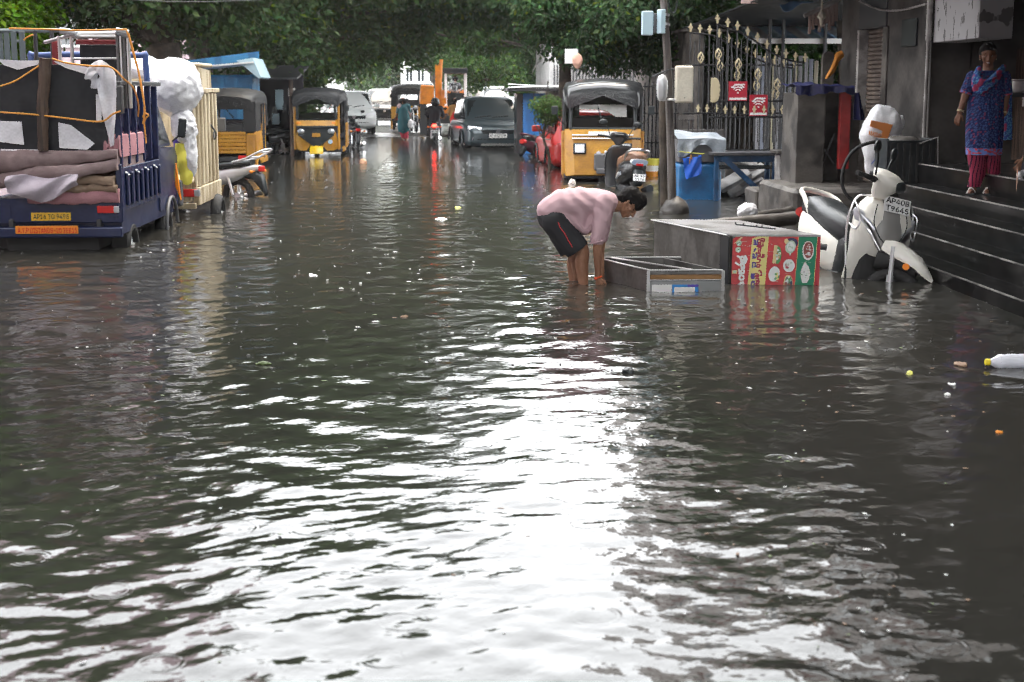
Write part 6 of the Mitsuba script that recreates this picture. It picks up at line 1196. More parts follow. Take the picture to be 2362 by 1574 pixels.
lettering([[(x, y), (x + r9.uniform(40, 130), y + r9.uniform(-8, 8))] for x, y in zip(r9.uniform(400, 1800, 26), r9.uniform(210, 1080, 26))], 0.0012, mats['k'], 0.0112)
# the open lower tray
ty0, ty1, tx0, tx1, zt = 12.42, 13.4, 1.715, 2.345, 0.178
def tq(u, v): return A(tx0 + (tx1 - tx0) * u - 0.36 * v, ty0 + (ty1 - ty0) * v, 0)
def wall(a, b, z0, z1, th=0.012):
    a, b = np.asarray(a), np.asarray(b); d = (b - a) / np.linalg.norm(b - a); n = np.array([-d[1], d[0], 0]) * th / 2
    return hull([p + s * n + A(0, 0, z) for p in (a, b) for s in (-1, 1) for z in (z0, z1)])
tr = ent('tray_wall', wall(tq(0, 0), tq(0, 1), -0.3, zt), STEEL, cart, 20); ent('tray_wall', wall(tq(1, 0.02), tq(1, 1), -0.3, zt), STEEL, cart, 20); ent('tray_wall', wall(tq(0.02, 1), tq(1.25, 1.0), -0.3, zt), STEEL, cart, 20)
ent('divider', wall(tq(0.22, 0.98), tq(0.60, 0.02), -0.3, zt - 0.003, 0.02), STEEL, cart, 20)
ent('tray_floor', hull([tq(u, v) + A(0, 0, z) for u in (0.02, 0.98) for v in (0.02, 0.98) for z in (-0.05, -0.03)]), DKGREY, cart)
for nm, z0, z1, m in (('front_rim', 0.145, zt, STEEL), ('wood_strip', 0.104, 0.143, PLYW), ('front_lip', 0.092, 0.102, ALU), ('front_panel', -0.3, 0.090, mat('front_steel', (0.30, 0.31, 0.31), 0.35, 0.6))):
    ent(nm, box(tx0 - 0.006, tx1 + 0.01, ty0 - (0.008 if nm != 'front_panel' else 0.0), ty0 + 0.016, z0, z1, 0.002), m, cart)
for u in (0, 1): ent('tray_post', box(tx0 - 0.022 + u * (tx1 - tx0 + 0.012), tx0 + 0.006 + u * (tx1 - tx0 + 0.012), ty0 - 0.014, ty0 - 0.0085, -0.3, zt), ALU, cart)
for a, b in ((tq(0, 0), tq(0, 1)), (tq(0, 1), tq(1.25, 1.0)), (tq(0.22, 0.98), tq(0.60, 0.02)), (tq(0, 0) - A(0, 0.004, 0), tq(1, 0) - A(0, 0.004, 0))): ent('rim_trim', tube([a + A(0, 0, zt + 0.004), b + A(0, 0, zt + 0.004)], 0.0085, 6), ALU, cart)
ent('sticker', box(tx0 + 0.025, tx0 + 0.195, ty0 - 0.004, ty0 - 0.002, -0.08, 0.058, 0.0005), WPLAIN, cart, label='white sticker on the cart front')
s2 = ent('sticker', box(tx0 + 0.20, tx0 + 0.425, ty0 - 0.004, ty0 - 0.002, -0.08, 0.058, 0.0005), mat('sticker_blue', (0.04, 0.22, 0.55), 0.4), cart, label='blue and white sticker on the cart front')
ent('white_field', box(tx0 + 0.215, tx0 + 0.395, ty0 - 0.006, ty0 - 0.0042, -0.08, 0.036, 0.0005), WPLAIN, s2); ent('dark_corner', box(tx0 + 0.33, tx0 + 0.425, ty0 - 0.0055, ty0 - 0.0042, 0.038, 0.058, 0.0005), PURP, s2)

# ------------------------------------------------------------------ people
def hand(w, d, n, L=0.18, curl=0.5, side=1, spread=0.10):
    """Sphere chains of a hand: w wrist, d pointing to the fingers, n out of the back of the hand; the thumb leaves on side."""
    d = np.asarray(d, float); d /= np.linalg.norm(d); n = np.asarray(n, float); n -= d * (n @ d); n /= np.linalg.norm(n); s = np.cross(d, n) * side
    w = np.asarray(w, float); ch = []
    k = [w + d * L * 0.48 + s * L * q for q in (0.17, 0.06, -0.06, -0.16)]
    for q in k: ch.append([(w, 0.020), (q, 0.0125)])
    for q, l, f in zip(k, (0.40, 0.45, 0.41, 0.32), (1, 0.4, -0.4, -1)):
        dd = d + s * spread * f; p1 = q + dd * L * l * 0.45; a = dd * math.cos(curl) - n * math.sin(curl); p2 = p1 + a * L * l * 0.32; b = dd * math.cos(curl * 1.9) - n * math.sin(curl * 1.9); p3 = p2 + b * L * l * 0.24
        ch.append([(q, 0.0098), (p1, 0.0090), (p2, 0.0082), (p3, 0.0068)])
    t0 = w + d * L * 0.16 + s * L * 0.13; t1 = t0 + (d * 0.7 + s * 0.8 - n * 0.2) * L * 0.18; t2 = t1 + (d * 0.95 + s * 0.3 - n * 0.35) * L * 0.20
    ch.append([(w, 0.017), (t0, 0.013), (t1, 0.0105), (t2, 0.008)])
    return ch
def face_frame(c, fwd, up):
    f = np.asarray(fwd, float); f /= np.linalg.norm(f); u = np.asarray(up, float); u -= f * (u @ f); u /= np.linalg.norm(u)
    l = np.cross(u, f); c = np.asarray(c, float)
    return lambda x, y, z, s=1.0: c + (f * x + l * y + u * z) * s          # x forward, y to the head's left, z up
def head_chains(Q, h=0.23):
    k = h / 0.23
    S = lambda x, y, z, r: (Q(x, y, z, k), r * k)
    ch = [[S(-0.025, 0, 0.035, 0.083), S(0.02, 0, 0.045, 0.078)], [S(0.0, 0, 0.0, 0.074), S(0.035, 0, -0.06, 0.050)], [S(0.035, 0, -0.06, 0.047), S(0.062, 0, -0.098, 0.021)], [S(0.045, 0, 0.04, 0.05), S(0.055, 0, 0.02, 0.045)],
          [S(0.095, 0, 0.008, 0.009), S(0.112, 0, -0.035, 0.0135)], [S(0.055, 0, 0.02, 0.034), S(0.072, 0, -0.035, 0.030), S(0.066, 0, -0.075, 0.026)], [S(0.088, 0, 0.005, 0.012), S(0.094, 0, -0.036, 0.017)], [S(0.085, 0.0, -0.062, 0.016), S(0.085, 0, -0.074, 0.015)]]
    for s in (-1, 1):
        ch += [[S(0.085, s * 0.012, -0.036, 0.011), S(0.106, s * 0.004, -0.037, 0.010)], [S(0.05, s * 0.042, -0.02, 0.030), S(0.045, s * 0.03, -0.05, 0.030)], [S(0.078, s * 0.016, 0.024, 0.013), S(0.062, s * 0.046, 0.022, 0.013)],
               [S(-0.012, s * 0.076, 0.018, 0.010), S(-0.008, s * 0.086, 0.0, 0.012), S(-0.004, s * 0.078, -0.026, 0.008)], [S(0.088, s * 0.018, -0.066, 0.0075), S(0.094, 0, -0.065, 0.009)]]
    return ch
def face_details(par, Q, k, smile=False):
    ent('eyes', cat(*[ell(Q(0.0765, s * 0.032, 0.004, k), (0.0105 * k, 0.0105 * k, 0.0062 * k), None, 2) for s in (-1, 1)]), WPLAIN, par, 60) if smile else None
    ent('pupils', cat(*[ell(Q(0.083, s * 0.0315, 0.004, k), (0.0066 * k, 0.0066 * k, 0.0058 * k), None, 2) for s in (-1, 1)]), HAIR, par, 60)
    ent('brows', cat(*[tube([Q(0.089, s * 0.014, 0.028, k), Q(0.084, s * 0.032, 0.033, k), Q(0.068, s * 0.052, 0.027, k)], 0.0042 * k, 6) for s in (-1, 1)]), HAIR, par, 60)

# the bending man: picture points in the plane of his body
YM = 13.05
def M(zx, zy, dy=0.0): return on_y(1230 + zx / 6.03, 420 + zy / 6.03, YM + dy)
man = thing('person', 'man in pink shirt and dark shorts bending down over the toppled cart', 'person')
hc = M(1325, 300, -0.02); hf, hu = A(0.58, -0.20, -0.80), A(0.80, 0.0, 0.58)
QM = face_frame(hc, hf, hu); hk = 0.98
arm_n = [(M(985, 290, -0.17), 0.062), (M(915, 660, -0.20), 0.046), (M(893, 960, -0.19), 0.040), (M(905, 1330, -0.15), 0.026)]
arm_f = [(M(1010, 320, 0.18), 0.058), (M(960, 680, 0.19), 0.043), (M(930, 960, 0.17), 0.038), (M(950, 1340, 0.13), 0.026)]
legn = [(M(300, 520, -0.10), 0.105), (M(660, 905, -0.13), 0.066), (M(688, 985, -0.13), 0.060), (M(672, 1130, -0.12), 0.062), (M(700, 1440, -0.12), 0.042), (M(700, 1760, -0.12), 0.036)]
legf = [(M(300, 540, 0.12), 0.10), (M(560, 930, 0.15), 0.064), (M(570, 1010, 0.15), 0.056), (M(555, 1150, 0.15), 0.058), (M(570, 1420, 0.14), 0.042), (M(570, 1740, 0.14), 0.036)]
hn = hand(M(905, 1330, -0.15), A(0.18, 0.1, -1), A(-0.3, -0.95, 0.0), 0.18, 0.75, -1); hf_ = hand(M(950, 1340, 0.13), A(0.12, -0.1, -1), A(0.3, 0.95, 0), 0.18, 0.75, 1)
feet = [[(M(700, 1760, -0.12), 0.04), (M(720, 1800, -0.12), 0.038), (M(900, 1840, -0.14), 0.026)], [(M(570, 1740, 0.14), 0.04), (M(590, 1790, 0.14), 0.038), (M(760, 1830, 0.14), 0.026)]]
neck = [[(M(1030, 310, 0), 0.07), (M(1170, 330, 0), 0.058), (hc + QM(-0.03, 0, -0.02) - hc, 0.06)]]
torso = [[(M(300, 470), (0.13, 0.16, 0.12)), (M(560, 330), (0.13, 0.165, 0.13)), (M(840, 300), (0.125, 0.17, 0.125)), (M(1000, 300), (0.08, 0.13, 0.08))]]
ent('body', bones(head_chains(QM, 0.23 * hk) + neck + torso + [arm_n, arm_f, legn, legf] + hn + hf_ + feet, 0.014, 10), SKIN, man, 70)
ent('brows', tube([QM(0.088, -0.014, 0.027, hk), QM(0.083, -0.032, 0.032, hk), QM(0.066, -0.052, 0.026, hk)], 0.0042, 6), HAIR, man, 60); ent('lashes', tube([QM(0.084, -0.018, 0.003, hk), QM(0.083, -0.032, 0.0, hk), QM(0.070, -0.046, 0.003, hk)], 0.003, 6), HAIR, man, 60)
hr = [[(QM(-0.035, 0, 0.050, hk), 0.100 * hk), (QM(0.030, 0, 0.070, hk), 0.083 * hk)], [(QM(-0.060, 0, -0.01, hk), 0.070 * hk), (QM(-0.045, 0, 0.04, hk), 0.09 * hk)], [(QM(0.055, 0, 0.100, hk), 0.054 * hk), (QM(0.03, 0, 0.11, hk), 0.062 * hk)]]
hairm = bones(hr, 0.012, 6); ent('hair', jitter(jitter(hairm, 0.010, 30, 3), 0.005, 90, 4), HAIR, man, 60)
sh_ch = [[(M(255, 400), (0.135, 0.185, 0.125)), (M(420, 320), (0.155, 0.20, 0.145)), (M(600, 300), (0.145, 0.20, 0.142))], [(M(600, 300), (0.145, 0.20, 0.142)), (M(830, 290), (0.138, 0.20, 0.138)), (M(985, 285), (0.105, 0.19, 0.105))],
         [(M(985, 285), (0.105, 0.17, 0.105)), (M(1075, 290), (0.075, 0.09, 0.09))],
         [(M(400, 410), (0.11, 0.185, 0.10)), (M(690, 668), (0.035, 0.15, 0.045))], [(M(600, 330), (0.12, 0.19, 0.12)), (M(690, 668), (0.035, 0.15, 0.045)), (M(840, 480), (0.09, 0.17, 0.12))], [(M(690, 668), (0.035, 0.15, 0.045)), (M(860, 600), (0.05, 0.15, 0.05))],
         [(M(980, 300, -0.15), 0.092), (M(945, 560, -0.19), 0.076), (M(900, 790, -0.20), 0.066)], [(M(1000, 320, 0.16), 0.09), (M(960, 600, 0.19), 0.074), (M(940, 770, 0.19), 0.064)]]
shirt = bones(sh_ch, 0.018, 9); v = np.array(shirt.vertices); N = np.array(shirt.vertex_normals)
o0, o1 = M(300, 330), M(760, 640); ax = (o1 - o0) / np.linalg.norm(o1 - o0); nrm = A(-ax[2], 0, ax[0])
q = (v - o0) @ nrm; al = (v - o0) @ ax
fold = np.sin(q * 62 + 5 * meshkit.noise(v * 5, 3) + al * 8) * np.clip(1 - np.abs(al - 0.16) / 0.34, 0, 1) * 0.008 + 0.006 * np.sin(al * 45 + 6 * meshkit.noise(v * 4, 8)) * np.clip((v[:, 2] < M(0, 480)[2]).astype(float), 0, 1) * 0.6 + (meshkit.fbm(v * 7, 2, 2) - 0.5) * 0.006 + (meshkit.fbm(v * 26, 2, 6) - 0.5) * 0.004
shirt = trimesh.Trimesh(v + N * fold[:, None], shirt.faces, process=False)
ent('shirt', shirt, PINK, man, 70)
ent('collar', tube(curve([QM(-0.055, 0.060 * math.cos(a), -0.115 + 0.01 * math.sin(a), hk) * 0.5 + M(1120, 300, 0.075 * math.cos(a) * 1.1) * 0.5 + A(0, 0, 0.055 * math.sin(a)) for a in np.linspace(0, 2 * math.pi, 9)[:-1]], 4, True), 0.010, 6, closed=True), PINK, man, 60)
for y0, y1, dy, rr in ((None, None, -0.20, 0.067),): ent('cuff', torus((0, 0, 0), 0.062, 0.006, 'y', 24, 6) if False else tube([M(893, 826, -0.20) + 0.066 * (A(math.cos(a), 0, 0.28 * math.cos(a)) + A(0, math.sin(a), 0)) for a in np.linspace(0, 2 * math.pi, 21)[:-1]], 0.006, 6, closed=True), PINK, man, 60)
so = [[(M(255, 480), (0.135, 0.175, 0.125)), (M(330, 560), (0.125, 0.18, 0.12))], [(M(300, 545, -0.10), 0.122), (M(470, 760, -0.115), 0.113), (M(575, 895, -0.125), 0.118)], [(M(290, 560, 0.11), 0.118), (M(420, 780, 0.14), 0.108), (M(500, 915, 0.145), 0.11)]]
shorts = bones(so, 0.018, 8); shorts = jitter(shorts, 0.014, 8, 6)
d_ = (M(575, 905) - M(330, 560)); d_ /= np.linalg.norm(d_); hem = M(585, 935)
keep = shorts.triangles_center; keep = (keep - hem) @ d_ < 0.0
shorts = trimesh.intersections.slice_mesh_plane(shorts, -d_, hem, cap=False)
sv = trimesh.Trimesh(shorts.vertices - np.array(shorts.vertex_normals) * 0.004, shorts.faces[:, ::-1], process=False)
ent('shorts', cat(shorts, sv), SHORTS, man, 60)
def on_surface(mesh, pts):
    loc, dist, tri = trimesh.proximity.closest_point(mesh, np.asarray(pts)); return loc + A(0, -0.004, 0)
ent('piping', tube(curve(on_surface(shorts, [M(395, 560, -0.35), M(385, 640, -0.35), M(425, 740, -0.35), M(480, 840, -0.35), M(530, 915, -0.33)]), 6), 0.0045, 6), PIPING, man, 60)
ent('wrist_thread', cat(tube([M(902, 1325, -0.15) + 0.031 * A(math.cos(a), math.sin(a), 0.25 * math.cos(a)) for a in np.linspace(0, 2 * math.pi, 19)[:-1]], 0.007, 6, closed=True), ell(M(868, 1345, -0.18), (0.014, 0.012, 0.012), None, 2)), mat('thread_orange', (0.75, 0.10, 0.025), 0.7), man, 60, label='orange red thread tied round the wrist')
for p in arm_n[3:]: pass

# the woman on the steps
YWm = 15.25
def W(zx, zy, dy=0.0): return on_y(2060 + zx / 3.73, 60 + zy / 3.73, YWm + dy)
wom = thing('person', 'smiling woman in blue printed tunic and striped red trousers standing on the shop steps', 'person')
wc_ = W(818, 262); QW = face_frame(wc_, A(-0.25, -0.97, -0.03), A(-0.02, 0, 1)); wk = 0.93
zst = 0.62
fl, fr_ = W(690, 1400, 0.02), W(830, 1395, 0.0)
fl[2] = fr_[2] = zst + 0.055
wb = head_chains(QW, 0.23 * wk) + [[(W(818, 330), 0.052), (W(818, 400), 0.058)]] + [[(W(818, 430), (0.15, 0.09, 0.06)), (W(800, 620), (0.15, 0.11, 0.1)), (W(795, 860), (0.165, 0.12, 0.12))]]
awl = [(W(690, 440), 0.055), (W(622, 600), 0.041), (W(575, 745), 0.027)]; awr = [(W(952, 440), 0.055), (W(972, 610), 0.041), (W(948, 765, -0.05), 0.027)]
wb += [awl, awr] + hand(W(575, 745), W(548, 830) - W(575, 745), A(-0.8, -0.6, 0.1), 0.155, 0.55, -1) + hand(W(948, 765, -0.05), W(918, 850, -0.06) - W(948, 765, -0.05), A(0.75, -0.6, 0.1), 0.155, 0.5, 1)
for q, hx in ((fl, 735), (fr_, 860)): wb += [[(W(hx, 900), 0.085), (W((hx + (690 if hx < 800 else 830)) / 2, 1130), 0.058), (q + A(0, 0, 0.03), 0.034)], [(q, 0.035), (q + A(-0.06, -0.10, -0.028), 0.028), (q + A(-0.09, -0.155, -0.036), 0.018)]]
ent('body', bones(wb, 0.014, 8), SKIN2, wom, 70)
face_details(wom, QW, wk, True)
ent('smile', tube([QW(0.088, -0.022, -0.064, wk), QW(0.1005, -0.010, -0.0705, wk), QW(0.1035, 0, -0.072, wk), QW(0.1005, 0.010, -0.0705, wk), QW(0.088, 0.022, -0.064, wk)], 0.0038, 8), WPLAIN, wom, 60, label='white teeth of a broad smile')
ent('hair', jitter(bones([[(QW(-0.035, 0, 0.055, wk), 0.092), (QW(0.012, 0, 0.072, wk), 0.078)], [(QW(-0.05, 0, -0.02, wk), 0.075), (QW(-0.04, 0, 0.04, wk), 0.088)], [(QW(-0.10, 0, -0.02, wk), 0.04), (QW(-0.07, 0, 0.0, wk), 0.05)]], 0.014, 6), 0.004, 40, 2), HAIR, wom, 60)
ent('earring', cat(*[ell(QW(-0.002, s * 0.087, -0.035, wk), (0.007, 0.007, 0.007), None, 2) for s in (-1, 1)]), GOLD, wom)
def ringw(zy, x0, x1, dpt, dy=0.0, n=40, folds=0.0, ph=0.0):
    a, b = W(x0, zy), W(x1, zy); c = (a + b) / 2; w = (b[0] - a[0]) / 2
    return [(c[0] + w * math.cos(t) * (1 + folds * 0.4 * math.sin(9 * t + ph)), YWm + dy + dpt * math.sin(t) * (1 + folds * math.sin(11 * t + ph)), c[2]) for t in np.arange(n) * 2 * math.pi / n]
ku = skin([ringw(385, 760, 880, 0.07), ringw(410, 690, 945, 0.10), ringw(450, 664, 968, 0.125), ringw(520, 655, 965, 0.14), ringw(620, 648, 952, 0.145, 0, 40, 0.01), ringw(740, 640, 946, 0.155, 0, 40, 0.03, 1), ringw(850, 632, 950, 0.165, 0, 40, 0.04, 1), ringw(960, 630, 945, 0.165, 0, 40, 0.05, 1.4), ringw(1050, 634, 935, 0.16, 0, 40, 0.06, 1.6)], caps=False)
k_ = ent('tunic', ku, KURTA, wom, 70, label='blue printed knee length tunic')
ent('hem_border', skin([ringw(1050, 633, 936, 0.162, 0, 40, 0.06, 1.6), ringw(1108, 635, 930, 0.160, 0, 40, 0.06, 1.8)], caps=False), BORDER, wom, 70)
for c, m_ in ((awl, -1), (awr, 1)):
    a, b = A(*c[0][0]), A(*c[1][0]); ent('sleeve', jitter(tube([a + (b - a) * t for t in np.linspace(-0.25, 0.86, 8)], [0.05, 0.072, 0.075, 0.072, 0.070, 0.069, 0.070, 0.070], 16), 0.006, 12, 1), KURTA, wom, 70)
    ent('cuff', tube([a + (b - a) * t for t in (0.84, 0.92)], 0.0715, 16), BORDER, wom, 60)
    e_, w_ = A(*c[1][0]), A(*c[2][0]); ctr = e_ + (w_ - e_) * 0.86; dd = (w_ - e_) / np.linalg.norm(w_ - e_); aa, bb_ = ring_frame(dd)
    ent('bangle', cat(*[tube([ctr + dd * o + 0.034 * (aa * math.cos(t) + bb_ * math.sin(t)) for t in np.linspace(0, 2 * math.pi, 17)[:-1]], 0.0045, 6, closed=True) for o in (0, 0.011)]), GOLD, wom, 60)
for q, xa, xb in ((fl, 642, 800), (fr_, 785, 922)):
    x0_ = (xa + xb) / 2
    ent('trouser_leg', jitter(skin([[(cc[0] + w * math.cos(t), cc[1] + 0.09 * s2_ * math.sin(t), cc[2]) for t in np.arange(24) * 2 * math.pi / 24] for cc, w, s2_ in ((W(x0_, 1040), (xb - xa) / 2 / 809, 1.1), (W(x0_, 1150), (xb - xa) / 2 / 809 * 0.98, 1.0), (W(x0_ + 8, 1280), (xb - xa) / 2 / 809 * 0.8, 0.8), (q + A(0, 0.0, 0.02), (xb - xa) / 2 / 809 * 0.66, 0.66))], caps=False), 0.012, 16, 5), STRIPE, wom, 70)
sc = curve([W(712, 400, -0.06), W(706, 470, -0.12), W(735, 520, -0.16), W(800, 510, -0.17), W(880, 440, -0.13), W(925, 395, -0.05)], 6)
ent('scarf', jitter(cat(*[tube(sc + A(0.010 * q, -0.012 * abs(q) + 0.01 * math.sin(q * 3), 0.026 * q), 0.024, 10) for q in (-2, -1, 0, 1, 2)], tube(curve([W(925, 395, -0.03), W(975, 470, 0.08), W(985, 700, 0.15), W(985, 980, 0.16)], 6), 0.05, 10, flat=0.4)), 0.012, 22, 2), SCARF, wom, 60, label='blue and pink scarf looped at the neck')
for q in (fl, fr_):
    s_ = ent('sandal', hull([q + A(dx, dy, z) for dx, dy in ((0.04, 0.05), (-0.02, 0.06), (-0.12, -0.17), (-0.06, -0.20), (0.0, -0.12)) for z in (-0.053, -0.036)]), BLK, wom)
    ent('strap', tube(curve([q + A(-0.085, -0.055, -0.045), q + A(-0.055, -0.085, 0.018), q + A(0.0, -0.075, -0.04)], 5), 0.016, 8, flat=0.5), WPLAIN, s_, 60, label='broad white sandal strap')

# simpler figures far away or at the edge
def figure(label, Y, J, parts, k=1.0, facing=(0, -1, 0)):
    """J: name -> picture point (px, py, dy); parts: (name, [chains of (joint or offset point, radius)], material)."""
    t = thing('person', label, 'person')
    P = lambda n: on_y(J[n][0], J[n][1], Y + (J[n][2] if len(J[n]) > 2 else 0))
    for nm, chains, m, ln in parts:
        cs = [[(P(a), r * k) for a, r in c] for c in chains]
        if nm == 'body':
            Q = face_frame(P('head'), facing, (0, 0, 1)); cs = cs + head_chains(Q, 0.22)
            for h_, e_ in (('hand_l', 'elbow_l'), ('hand_r', 'elbow_r')):
                if h_ in J: cs += hand(P(h_), P(h_) - P(e_), A(0.2, -0.9, 0.3), 0.17, 0.6, 1)
        mm = bones(cs, ln, 6)
        if nm != 'body': mm = jitter(mm, 0.012, 9, 3)
        ent(nm, mm, m, t, 70)
    return t
figure('woman walking away in teal and red clothes with a white bag, left of the excavator', 51.0,
       dict(head=(929, 233), neck=(930, 241), chest=(931, 252), hip=(932, 276), sl=(922, 246), sr=(941, 246), elbow_l=(917, 258), hand_l=(914, 270), elbow_r=(945, 262), hand_r=(944, 276), kl=(927, 300), kr=(935, 300), al=(930, 318), ar=(937, 319), fl=(929, 322, -0.1), fr=(938, 322, -0.1), sk=(931, 296)),
       [('body', [[('head', 0.06), ('neck', 0.05), ('chest', 0.13), ('hip', 0.14)], [('sl', 0.06), ('elbow_l', 0.045), ('hand_l', 0.03)], [('sr', 0.06), ('elbow_r', 0.045), ('hand_r', 0.03)], [('hip', 0.1), ('kl', 0.06), ('al', 0.04), ('fl', 0.03)], [('hip', 0.1), ('kr', 0.06), ('ar', 0.04), ('fr', 0.03)]], SKIN2, 0.03),
        ('hair', [[('head', 0.115), ('head', 0.10)], [('head', 0.07), ('neck', 0.07)]], HAIR, 0.04), ('tunic', [[('chest', 0.17), ('hip', 0.22)], [('sl', 0.085), ('elbow_l', 0.065)], [('sr', 0.085), ('elbow_r', 0.065)], [('sl', 0.09), ('sr', 0.09)], [('hip', 0.22), ('sk', 0.20)]], TEAL, 0.05),
        ('skirt', [[('sk', 0.17), ('kl', 0.10)], [('sk', 0.17), ('kr', 0.11), ('ar', 0.07)], [('kl', 0.10), ('al', 0.05)]], REDCLOTH, 0.05), ('shawl', [[('sl', 0.10), ('chest', 0.13), ('elbow_r', 0.07)]], mat('pale_shawl', (0.35, 0.25, 0.26), 0.8), 0.05)])
ent('carried_bag', jitter(ell(on_y(947, 286, 50.9), (0.10, 0.09, 0.15), None, 3), 0.03, 8, 2), SACKW, None, 50, 'white plastic bag carried by the walking woman', 'bag')
figure('dark clothed rider with helmet on the motorbike with red tail lamp', 47.4,
       dict(head=(1004, 236), neck=(1004, 246), chest=(1004, 258), hip=(1003, 283), sl=(992, 251), sr=(1016, 251), elbow_l=(987, 266, 0.2), hand_l=(988, 270, 0.55), elbow_r=(1021, 266, 0.2), hand_r=(1020, 270, 0.55), kl=(994, 292, 0.45), kr=(1012, 292, 0.45), al=(995, 310, 0.3), ar=(1013, 310, 0.3)),
       [('body', [[('head', 0.06), ('neck', 0.05), ('chest', 0.14), ('hip', 0.14)], [('sl', 0.06), ('elbow_l', 0.045), ('hand_l', 0.03)], [('sr', 0.06), ('elbow_r', 0.045), ('hand_r', 0.03)], [('hip', 0.1), ('kl', 0.07), ('al', 0.045)], [('hip', 0.1), ('kr', 0.07), ('ar', 0.045)]], SKIN2, 0.03),
        ('helmet', [[('head', 0.145), ('head', 0.13)]], BLK, 0.05), ('jacket', [[('chest', 0.18), ('hip', 0.17)], [('sl', 0.10), ('sr', 0.10)], [('sl', 0.09), ('elbow_l', 0.07), ('hand_l', 0.045)], [('sr', 0.09), ('elbow_r', 0.07), ('hand_r', 0.045)]], DARKCLOTH, 0.05), ('trousers', [[('hip', 0.14), ('kl', 0.09), ('al', 0.06)], [('hip', 0.14), ('kr', 0.09), ('ar', 0.06)]], DARKCLOTH, 0.05)], 1.0, (0, 1, 0))
figure('person in tan clothes standing between the excavator and the slate grey car', 49.5,
       dict(head=(1050, 234), neck=(1050, 243), chest=(1050, 252), hip=(1048, 276), sl=(1041, 248), sr=(1059, 248), elbow_l=(1035, 260), hand_l=(1029, 267), elbow_r=(1062, 262), hand_r=(1061, 276), kl=(1045, 299), kr=(1051, 299), al=(1044, 316), ar=(1051, 317), fl=(1043, 320, -0.1), fr=(1051, 320, -0.1)),
       [('body', [[('head', 0.06), ('neck', 0.05), ('chest', 0.12), ('hip', 0.13)], [('sl', 0.06), ('elbow_l', 0.045), ('hand_l', 0.03)], [('sr', 0.06), ('elbow_r', 0.045), ('hand_r', 0.03)], [('hip', 0.1), ('kl', 0.06), ('al', 0.04), ('fl', 0.03)], [('hip', 0.1), ('kr', 0.06), ('ar', 0.04), ('fr', 0.03)]], SKIN2, 0.03),
        ('hair', [[('head', 0.115), ('head', 0.10)]], HAIR, 0.05), ('shirt', [[('chest', 0.16), ('hip', 0.16)], [('sl', 0.085), ('sr', 0.085)], [('sl', 0.085), ('elbow_l', 0.06)], [('sr', 0.085), ('elbow_r', 0.06)]], TAN, 0.05), ('trousers', [[('hip', 0.15), ('kl', 0.085), ('al', 0.06)], [('hip', 0.15), ('kr', 0.085), ('ar', 0.06)]], DARKCLOTH, 0.05)])
figure('dark excavator driver sitting in the glazed cab', EY + 1.2,
       dict(head=(1050, 182), neck=(1050, 190), chest=(1050, 200), hip=(1050, 220), sl=(1041, 196), sr=(1059, 196), elbow_l=(1038, 207, -0.2), hand_l=(1044, 211, -0.4), elbow_r=(1062, 207, -0.2), hand_r=(1056, 211, -0.4)),
       [('body', [[('head', 0.06), ('neck', 0.05), ('chest', 0.12), ('hip', 0.13)], [('sl', 0.06), ('elbow_l', 0.045), ('hand_l', 0.03)], [('sr', 0.06), ('elbow_r', 0.045), ('hand_r', 0.03)]], SKIN2, 0.03), ('hair', [[('head', 0.115), ('head', 0.10)]], HAIR, 0.05), ('shirt', [[('chest', 0.16), ('hip', 0.16)], [('sl', 0.085), ('sr', 0.085)], [('sl', 0.085), ('elbow_l', 0.06)], [('sr', 0.085), ('elbow_r', 0.06)]], DARKCLOTH, 0.05)])
figure('person sitting on the top step at the right edge, barely in view', 15.2,
       dict(head=(2450, 235), neck=(2448, 258), chest=(2442, 290), hip=(2440, 382), sl=(2410, 275), sr=(2475, 278, 0.1), elbow_l=(2385, 330, -0.12), hand_l=(2362, 368, -0.2), elbow_r=(2480, 340), hand_r=(2440, 372, -0.25), kl=(2385, 345, -0.35), kr=(2440, 350, -0.35), al=(2368, 400, -0.3), ar=(2432, 402, -0.3), fl=(2352, 404, -0.42), fr=(2420, 408, -0.45)),
       [('body', [[('head', 0.06), ('neck', 0.05), ('chest', 0.13), ('hip', 0.14)], [('sl', 0.06), ('elbow_l', 0.045), ('hand_l', 0.028)], [('sr', 0.06), ('elbow_r', 0.045), ('hand_r', 0.028)], [('hip', 0.1), ('kl', 0.065), ('al', 0.04), ('fl', 0.03)], [('hip', 0.1), ('kr', 0.065), ('ar', 0.04), ('fr', 0.03)]], SKIN, 0.02),
        ('hair', [[('head', 0.115), ('head', 0.10)]], HAIR, 0.05), ('shirt', [[('chest', 0.17), ('hip', 0.17)], [('sl', 0.09), ('sr', 0.09)], [('sl', 0.09), ('elbow_l', 0.065)], [('sr', 0.09), ('elbow_r', 0.065)]], DARKCLOTH, 0.05), ('trousers', [[('hip', 0.15), ('kl', 0.09), ('al', 0.06)], [('hip', 0.15), ('kr', 0.09), ('ar', 0.06)]], DARKCLOTH, 0.05), ('shoe', [[('al', 0.045), ('fl', 0.04)]], WPLAIN, 0.03)])

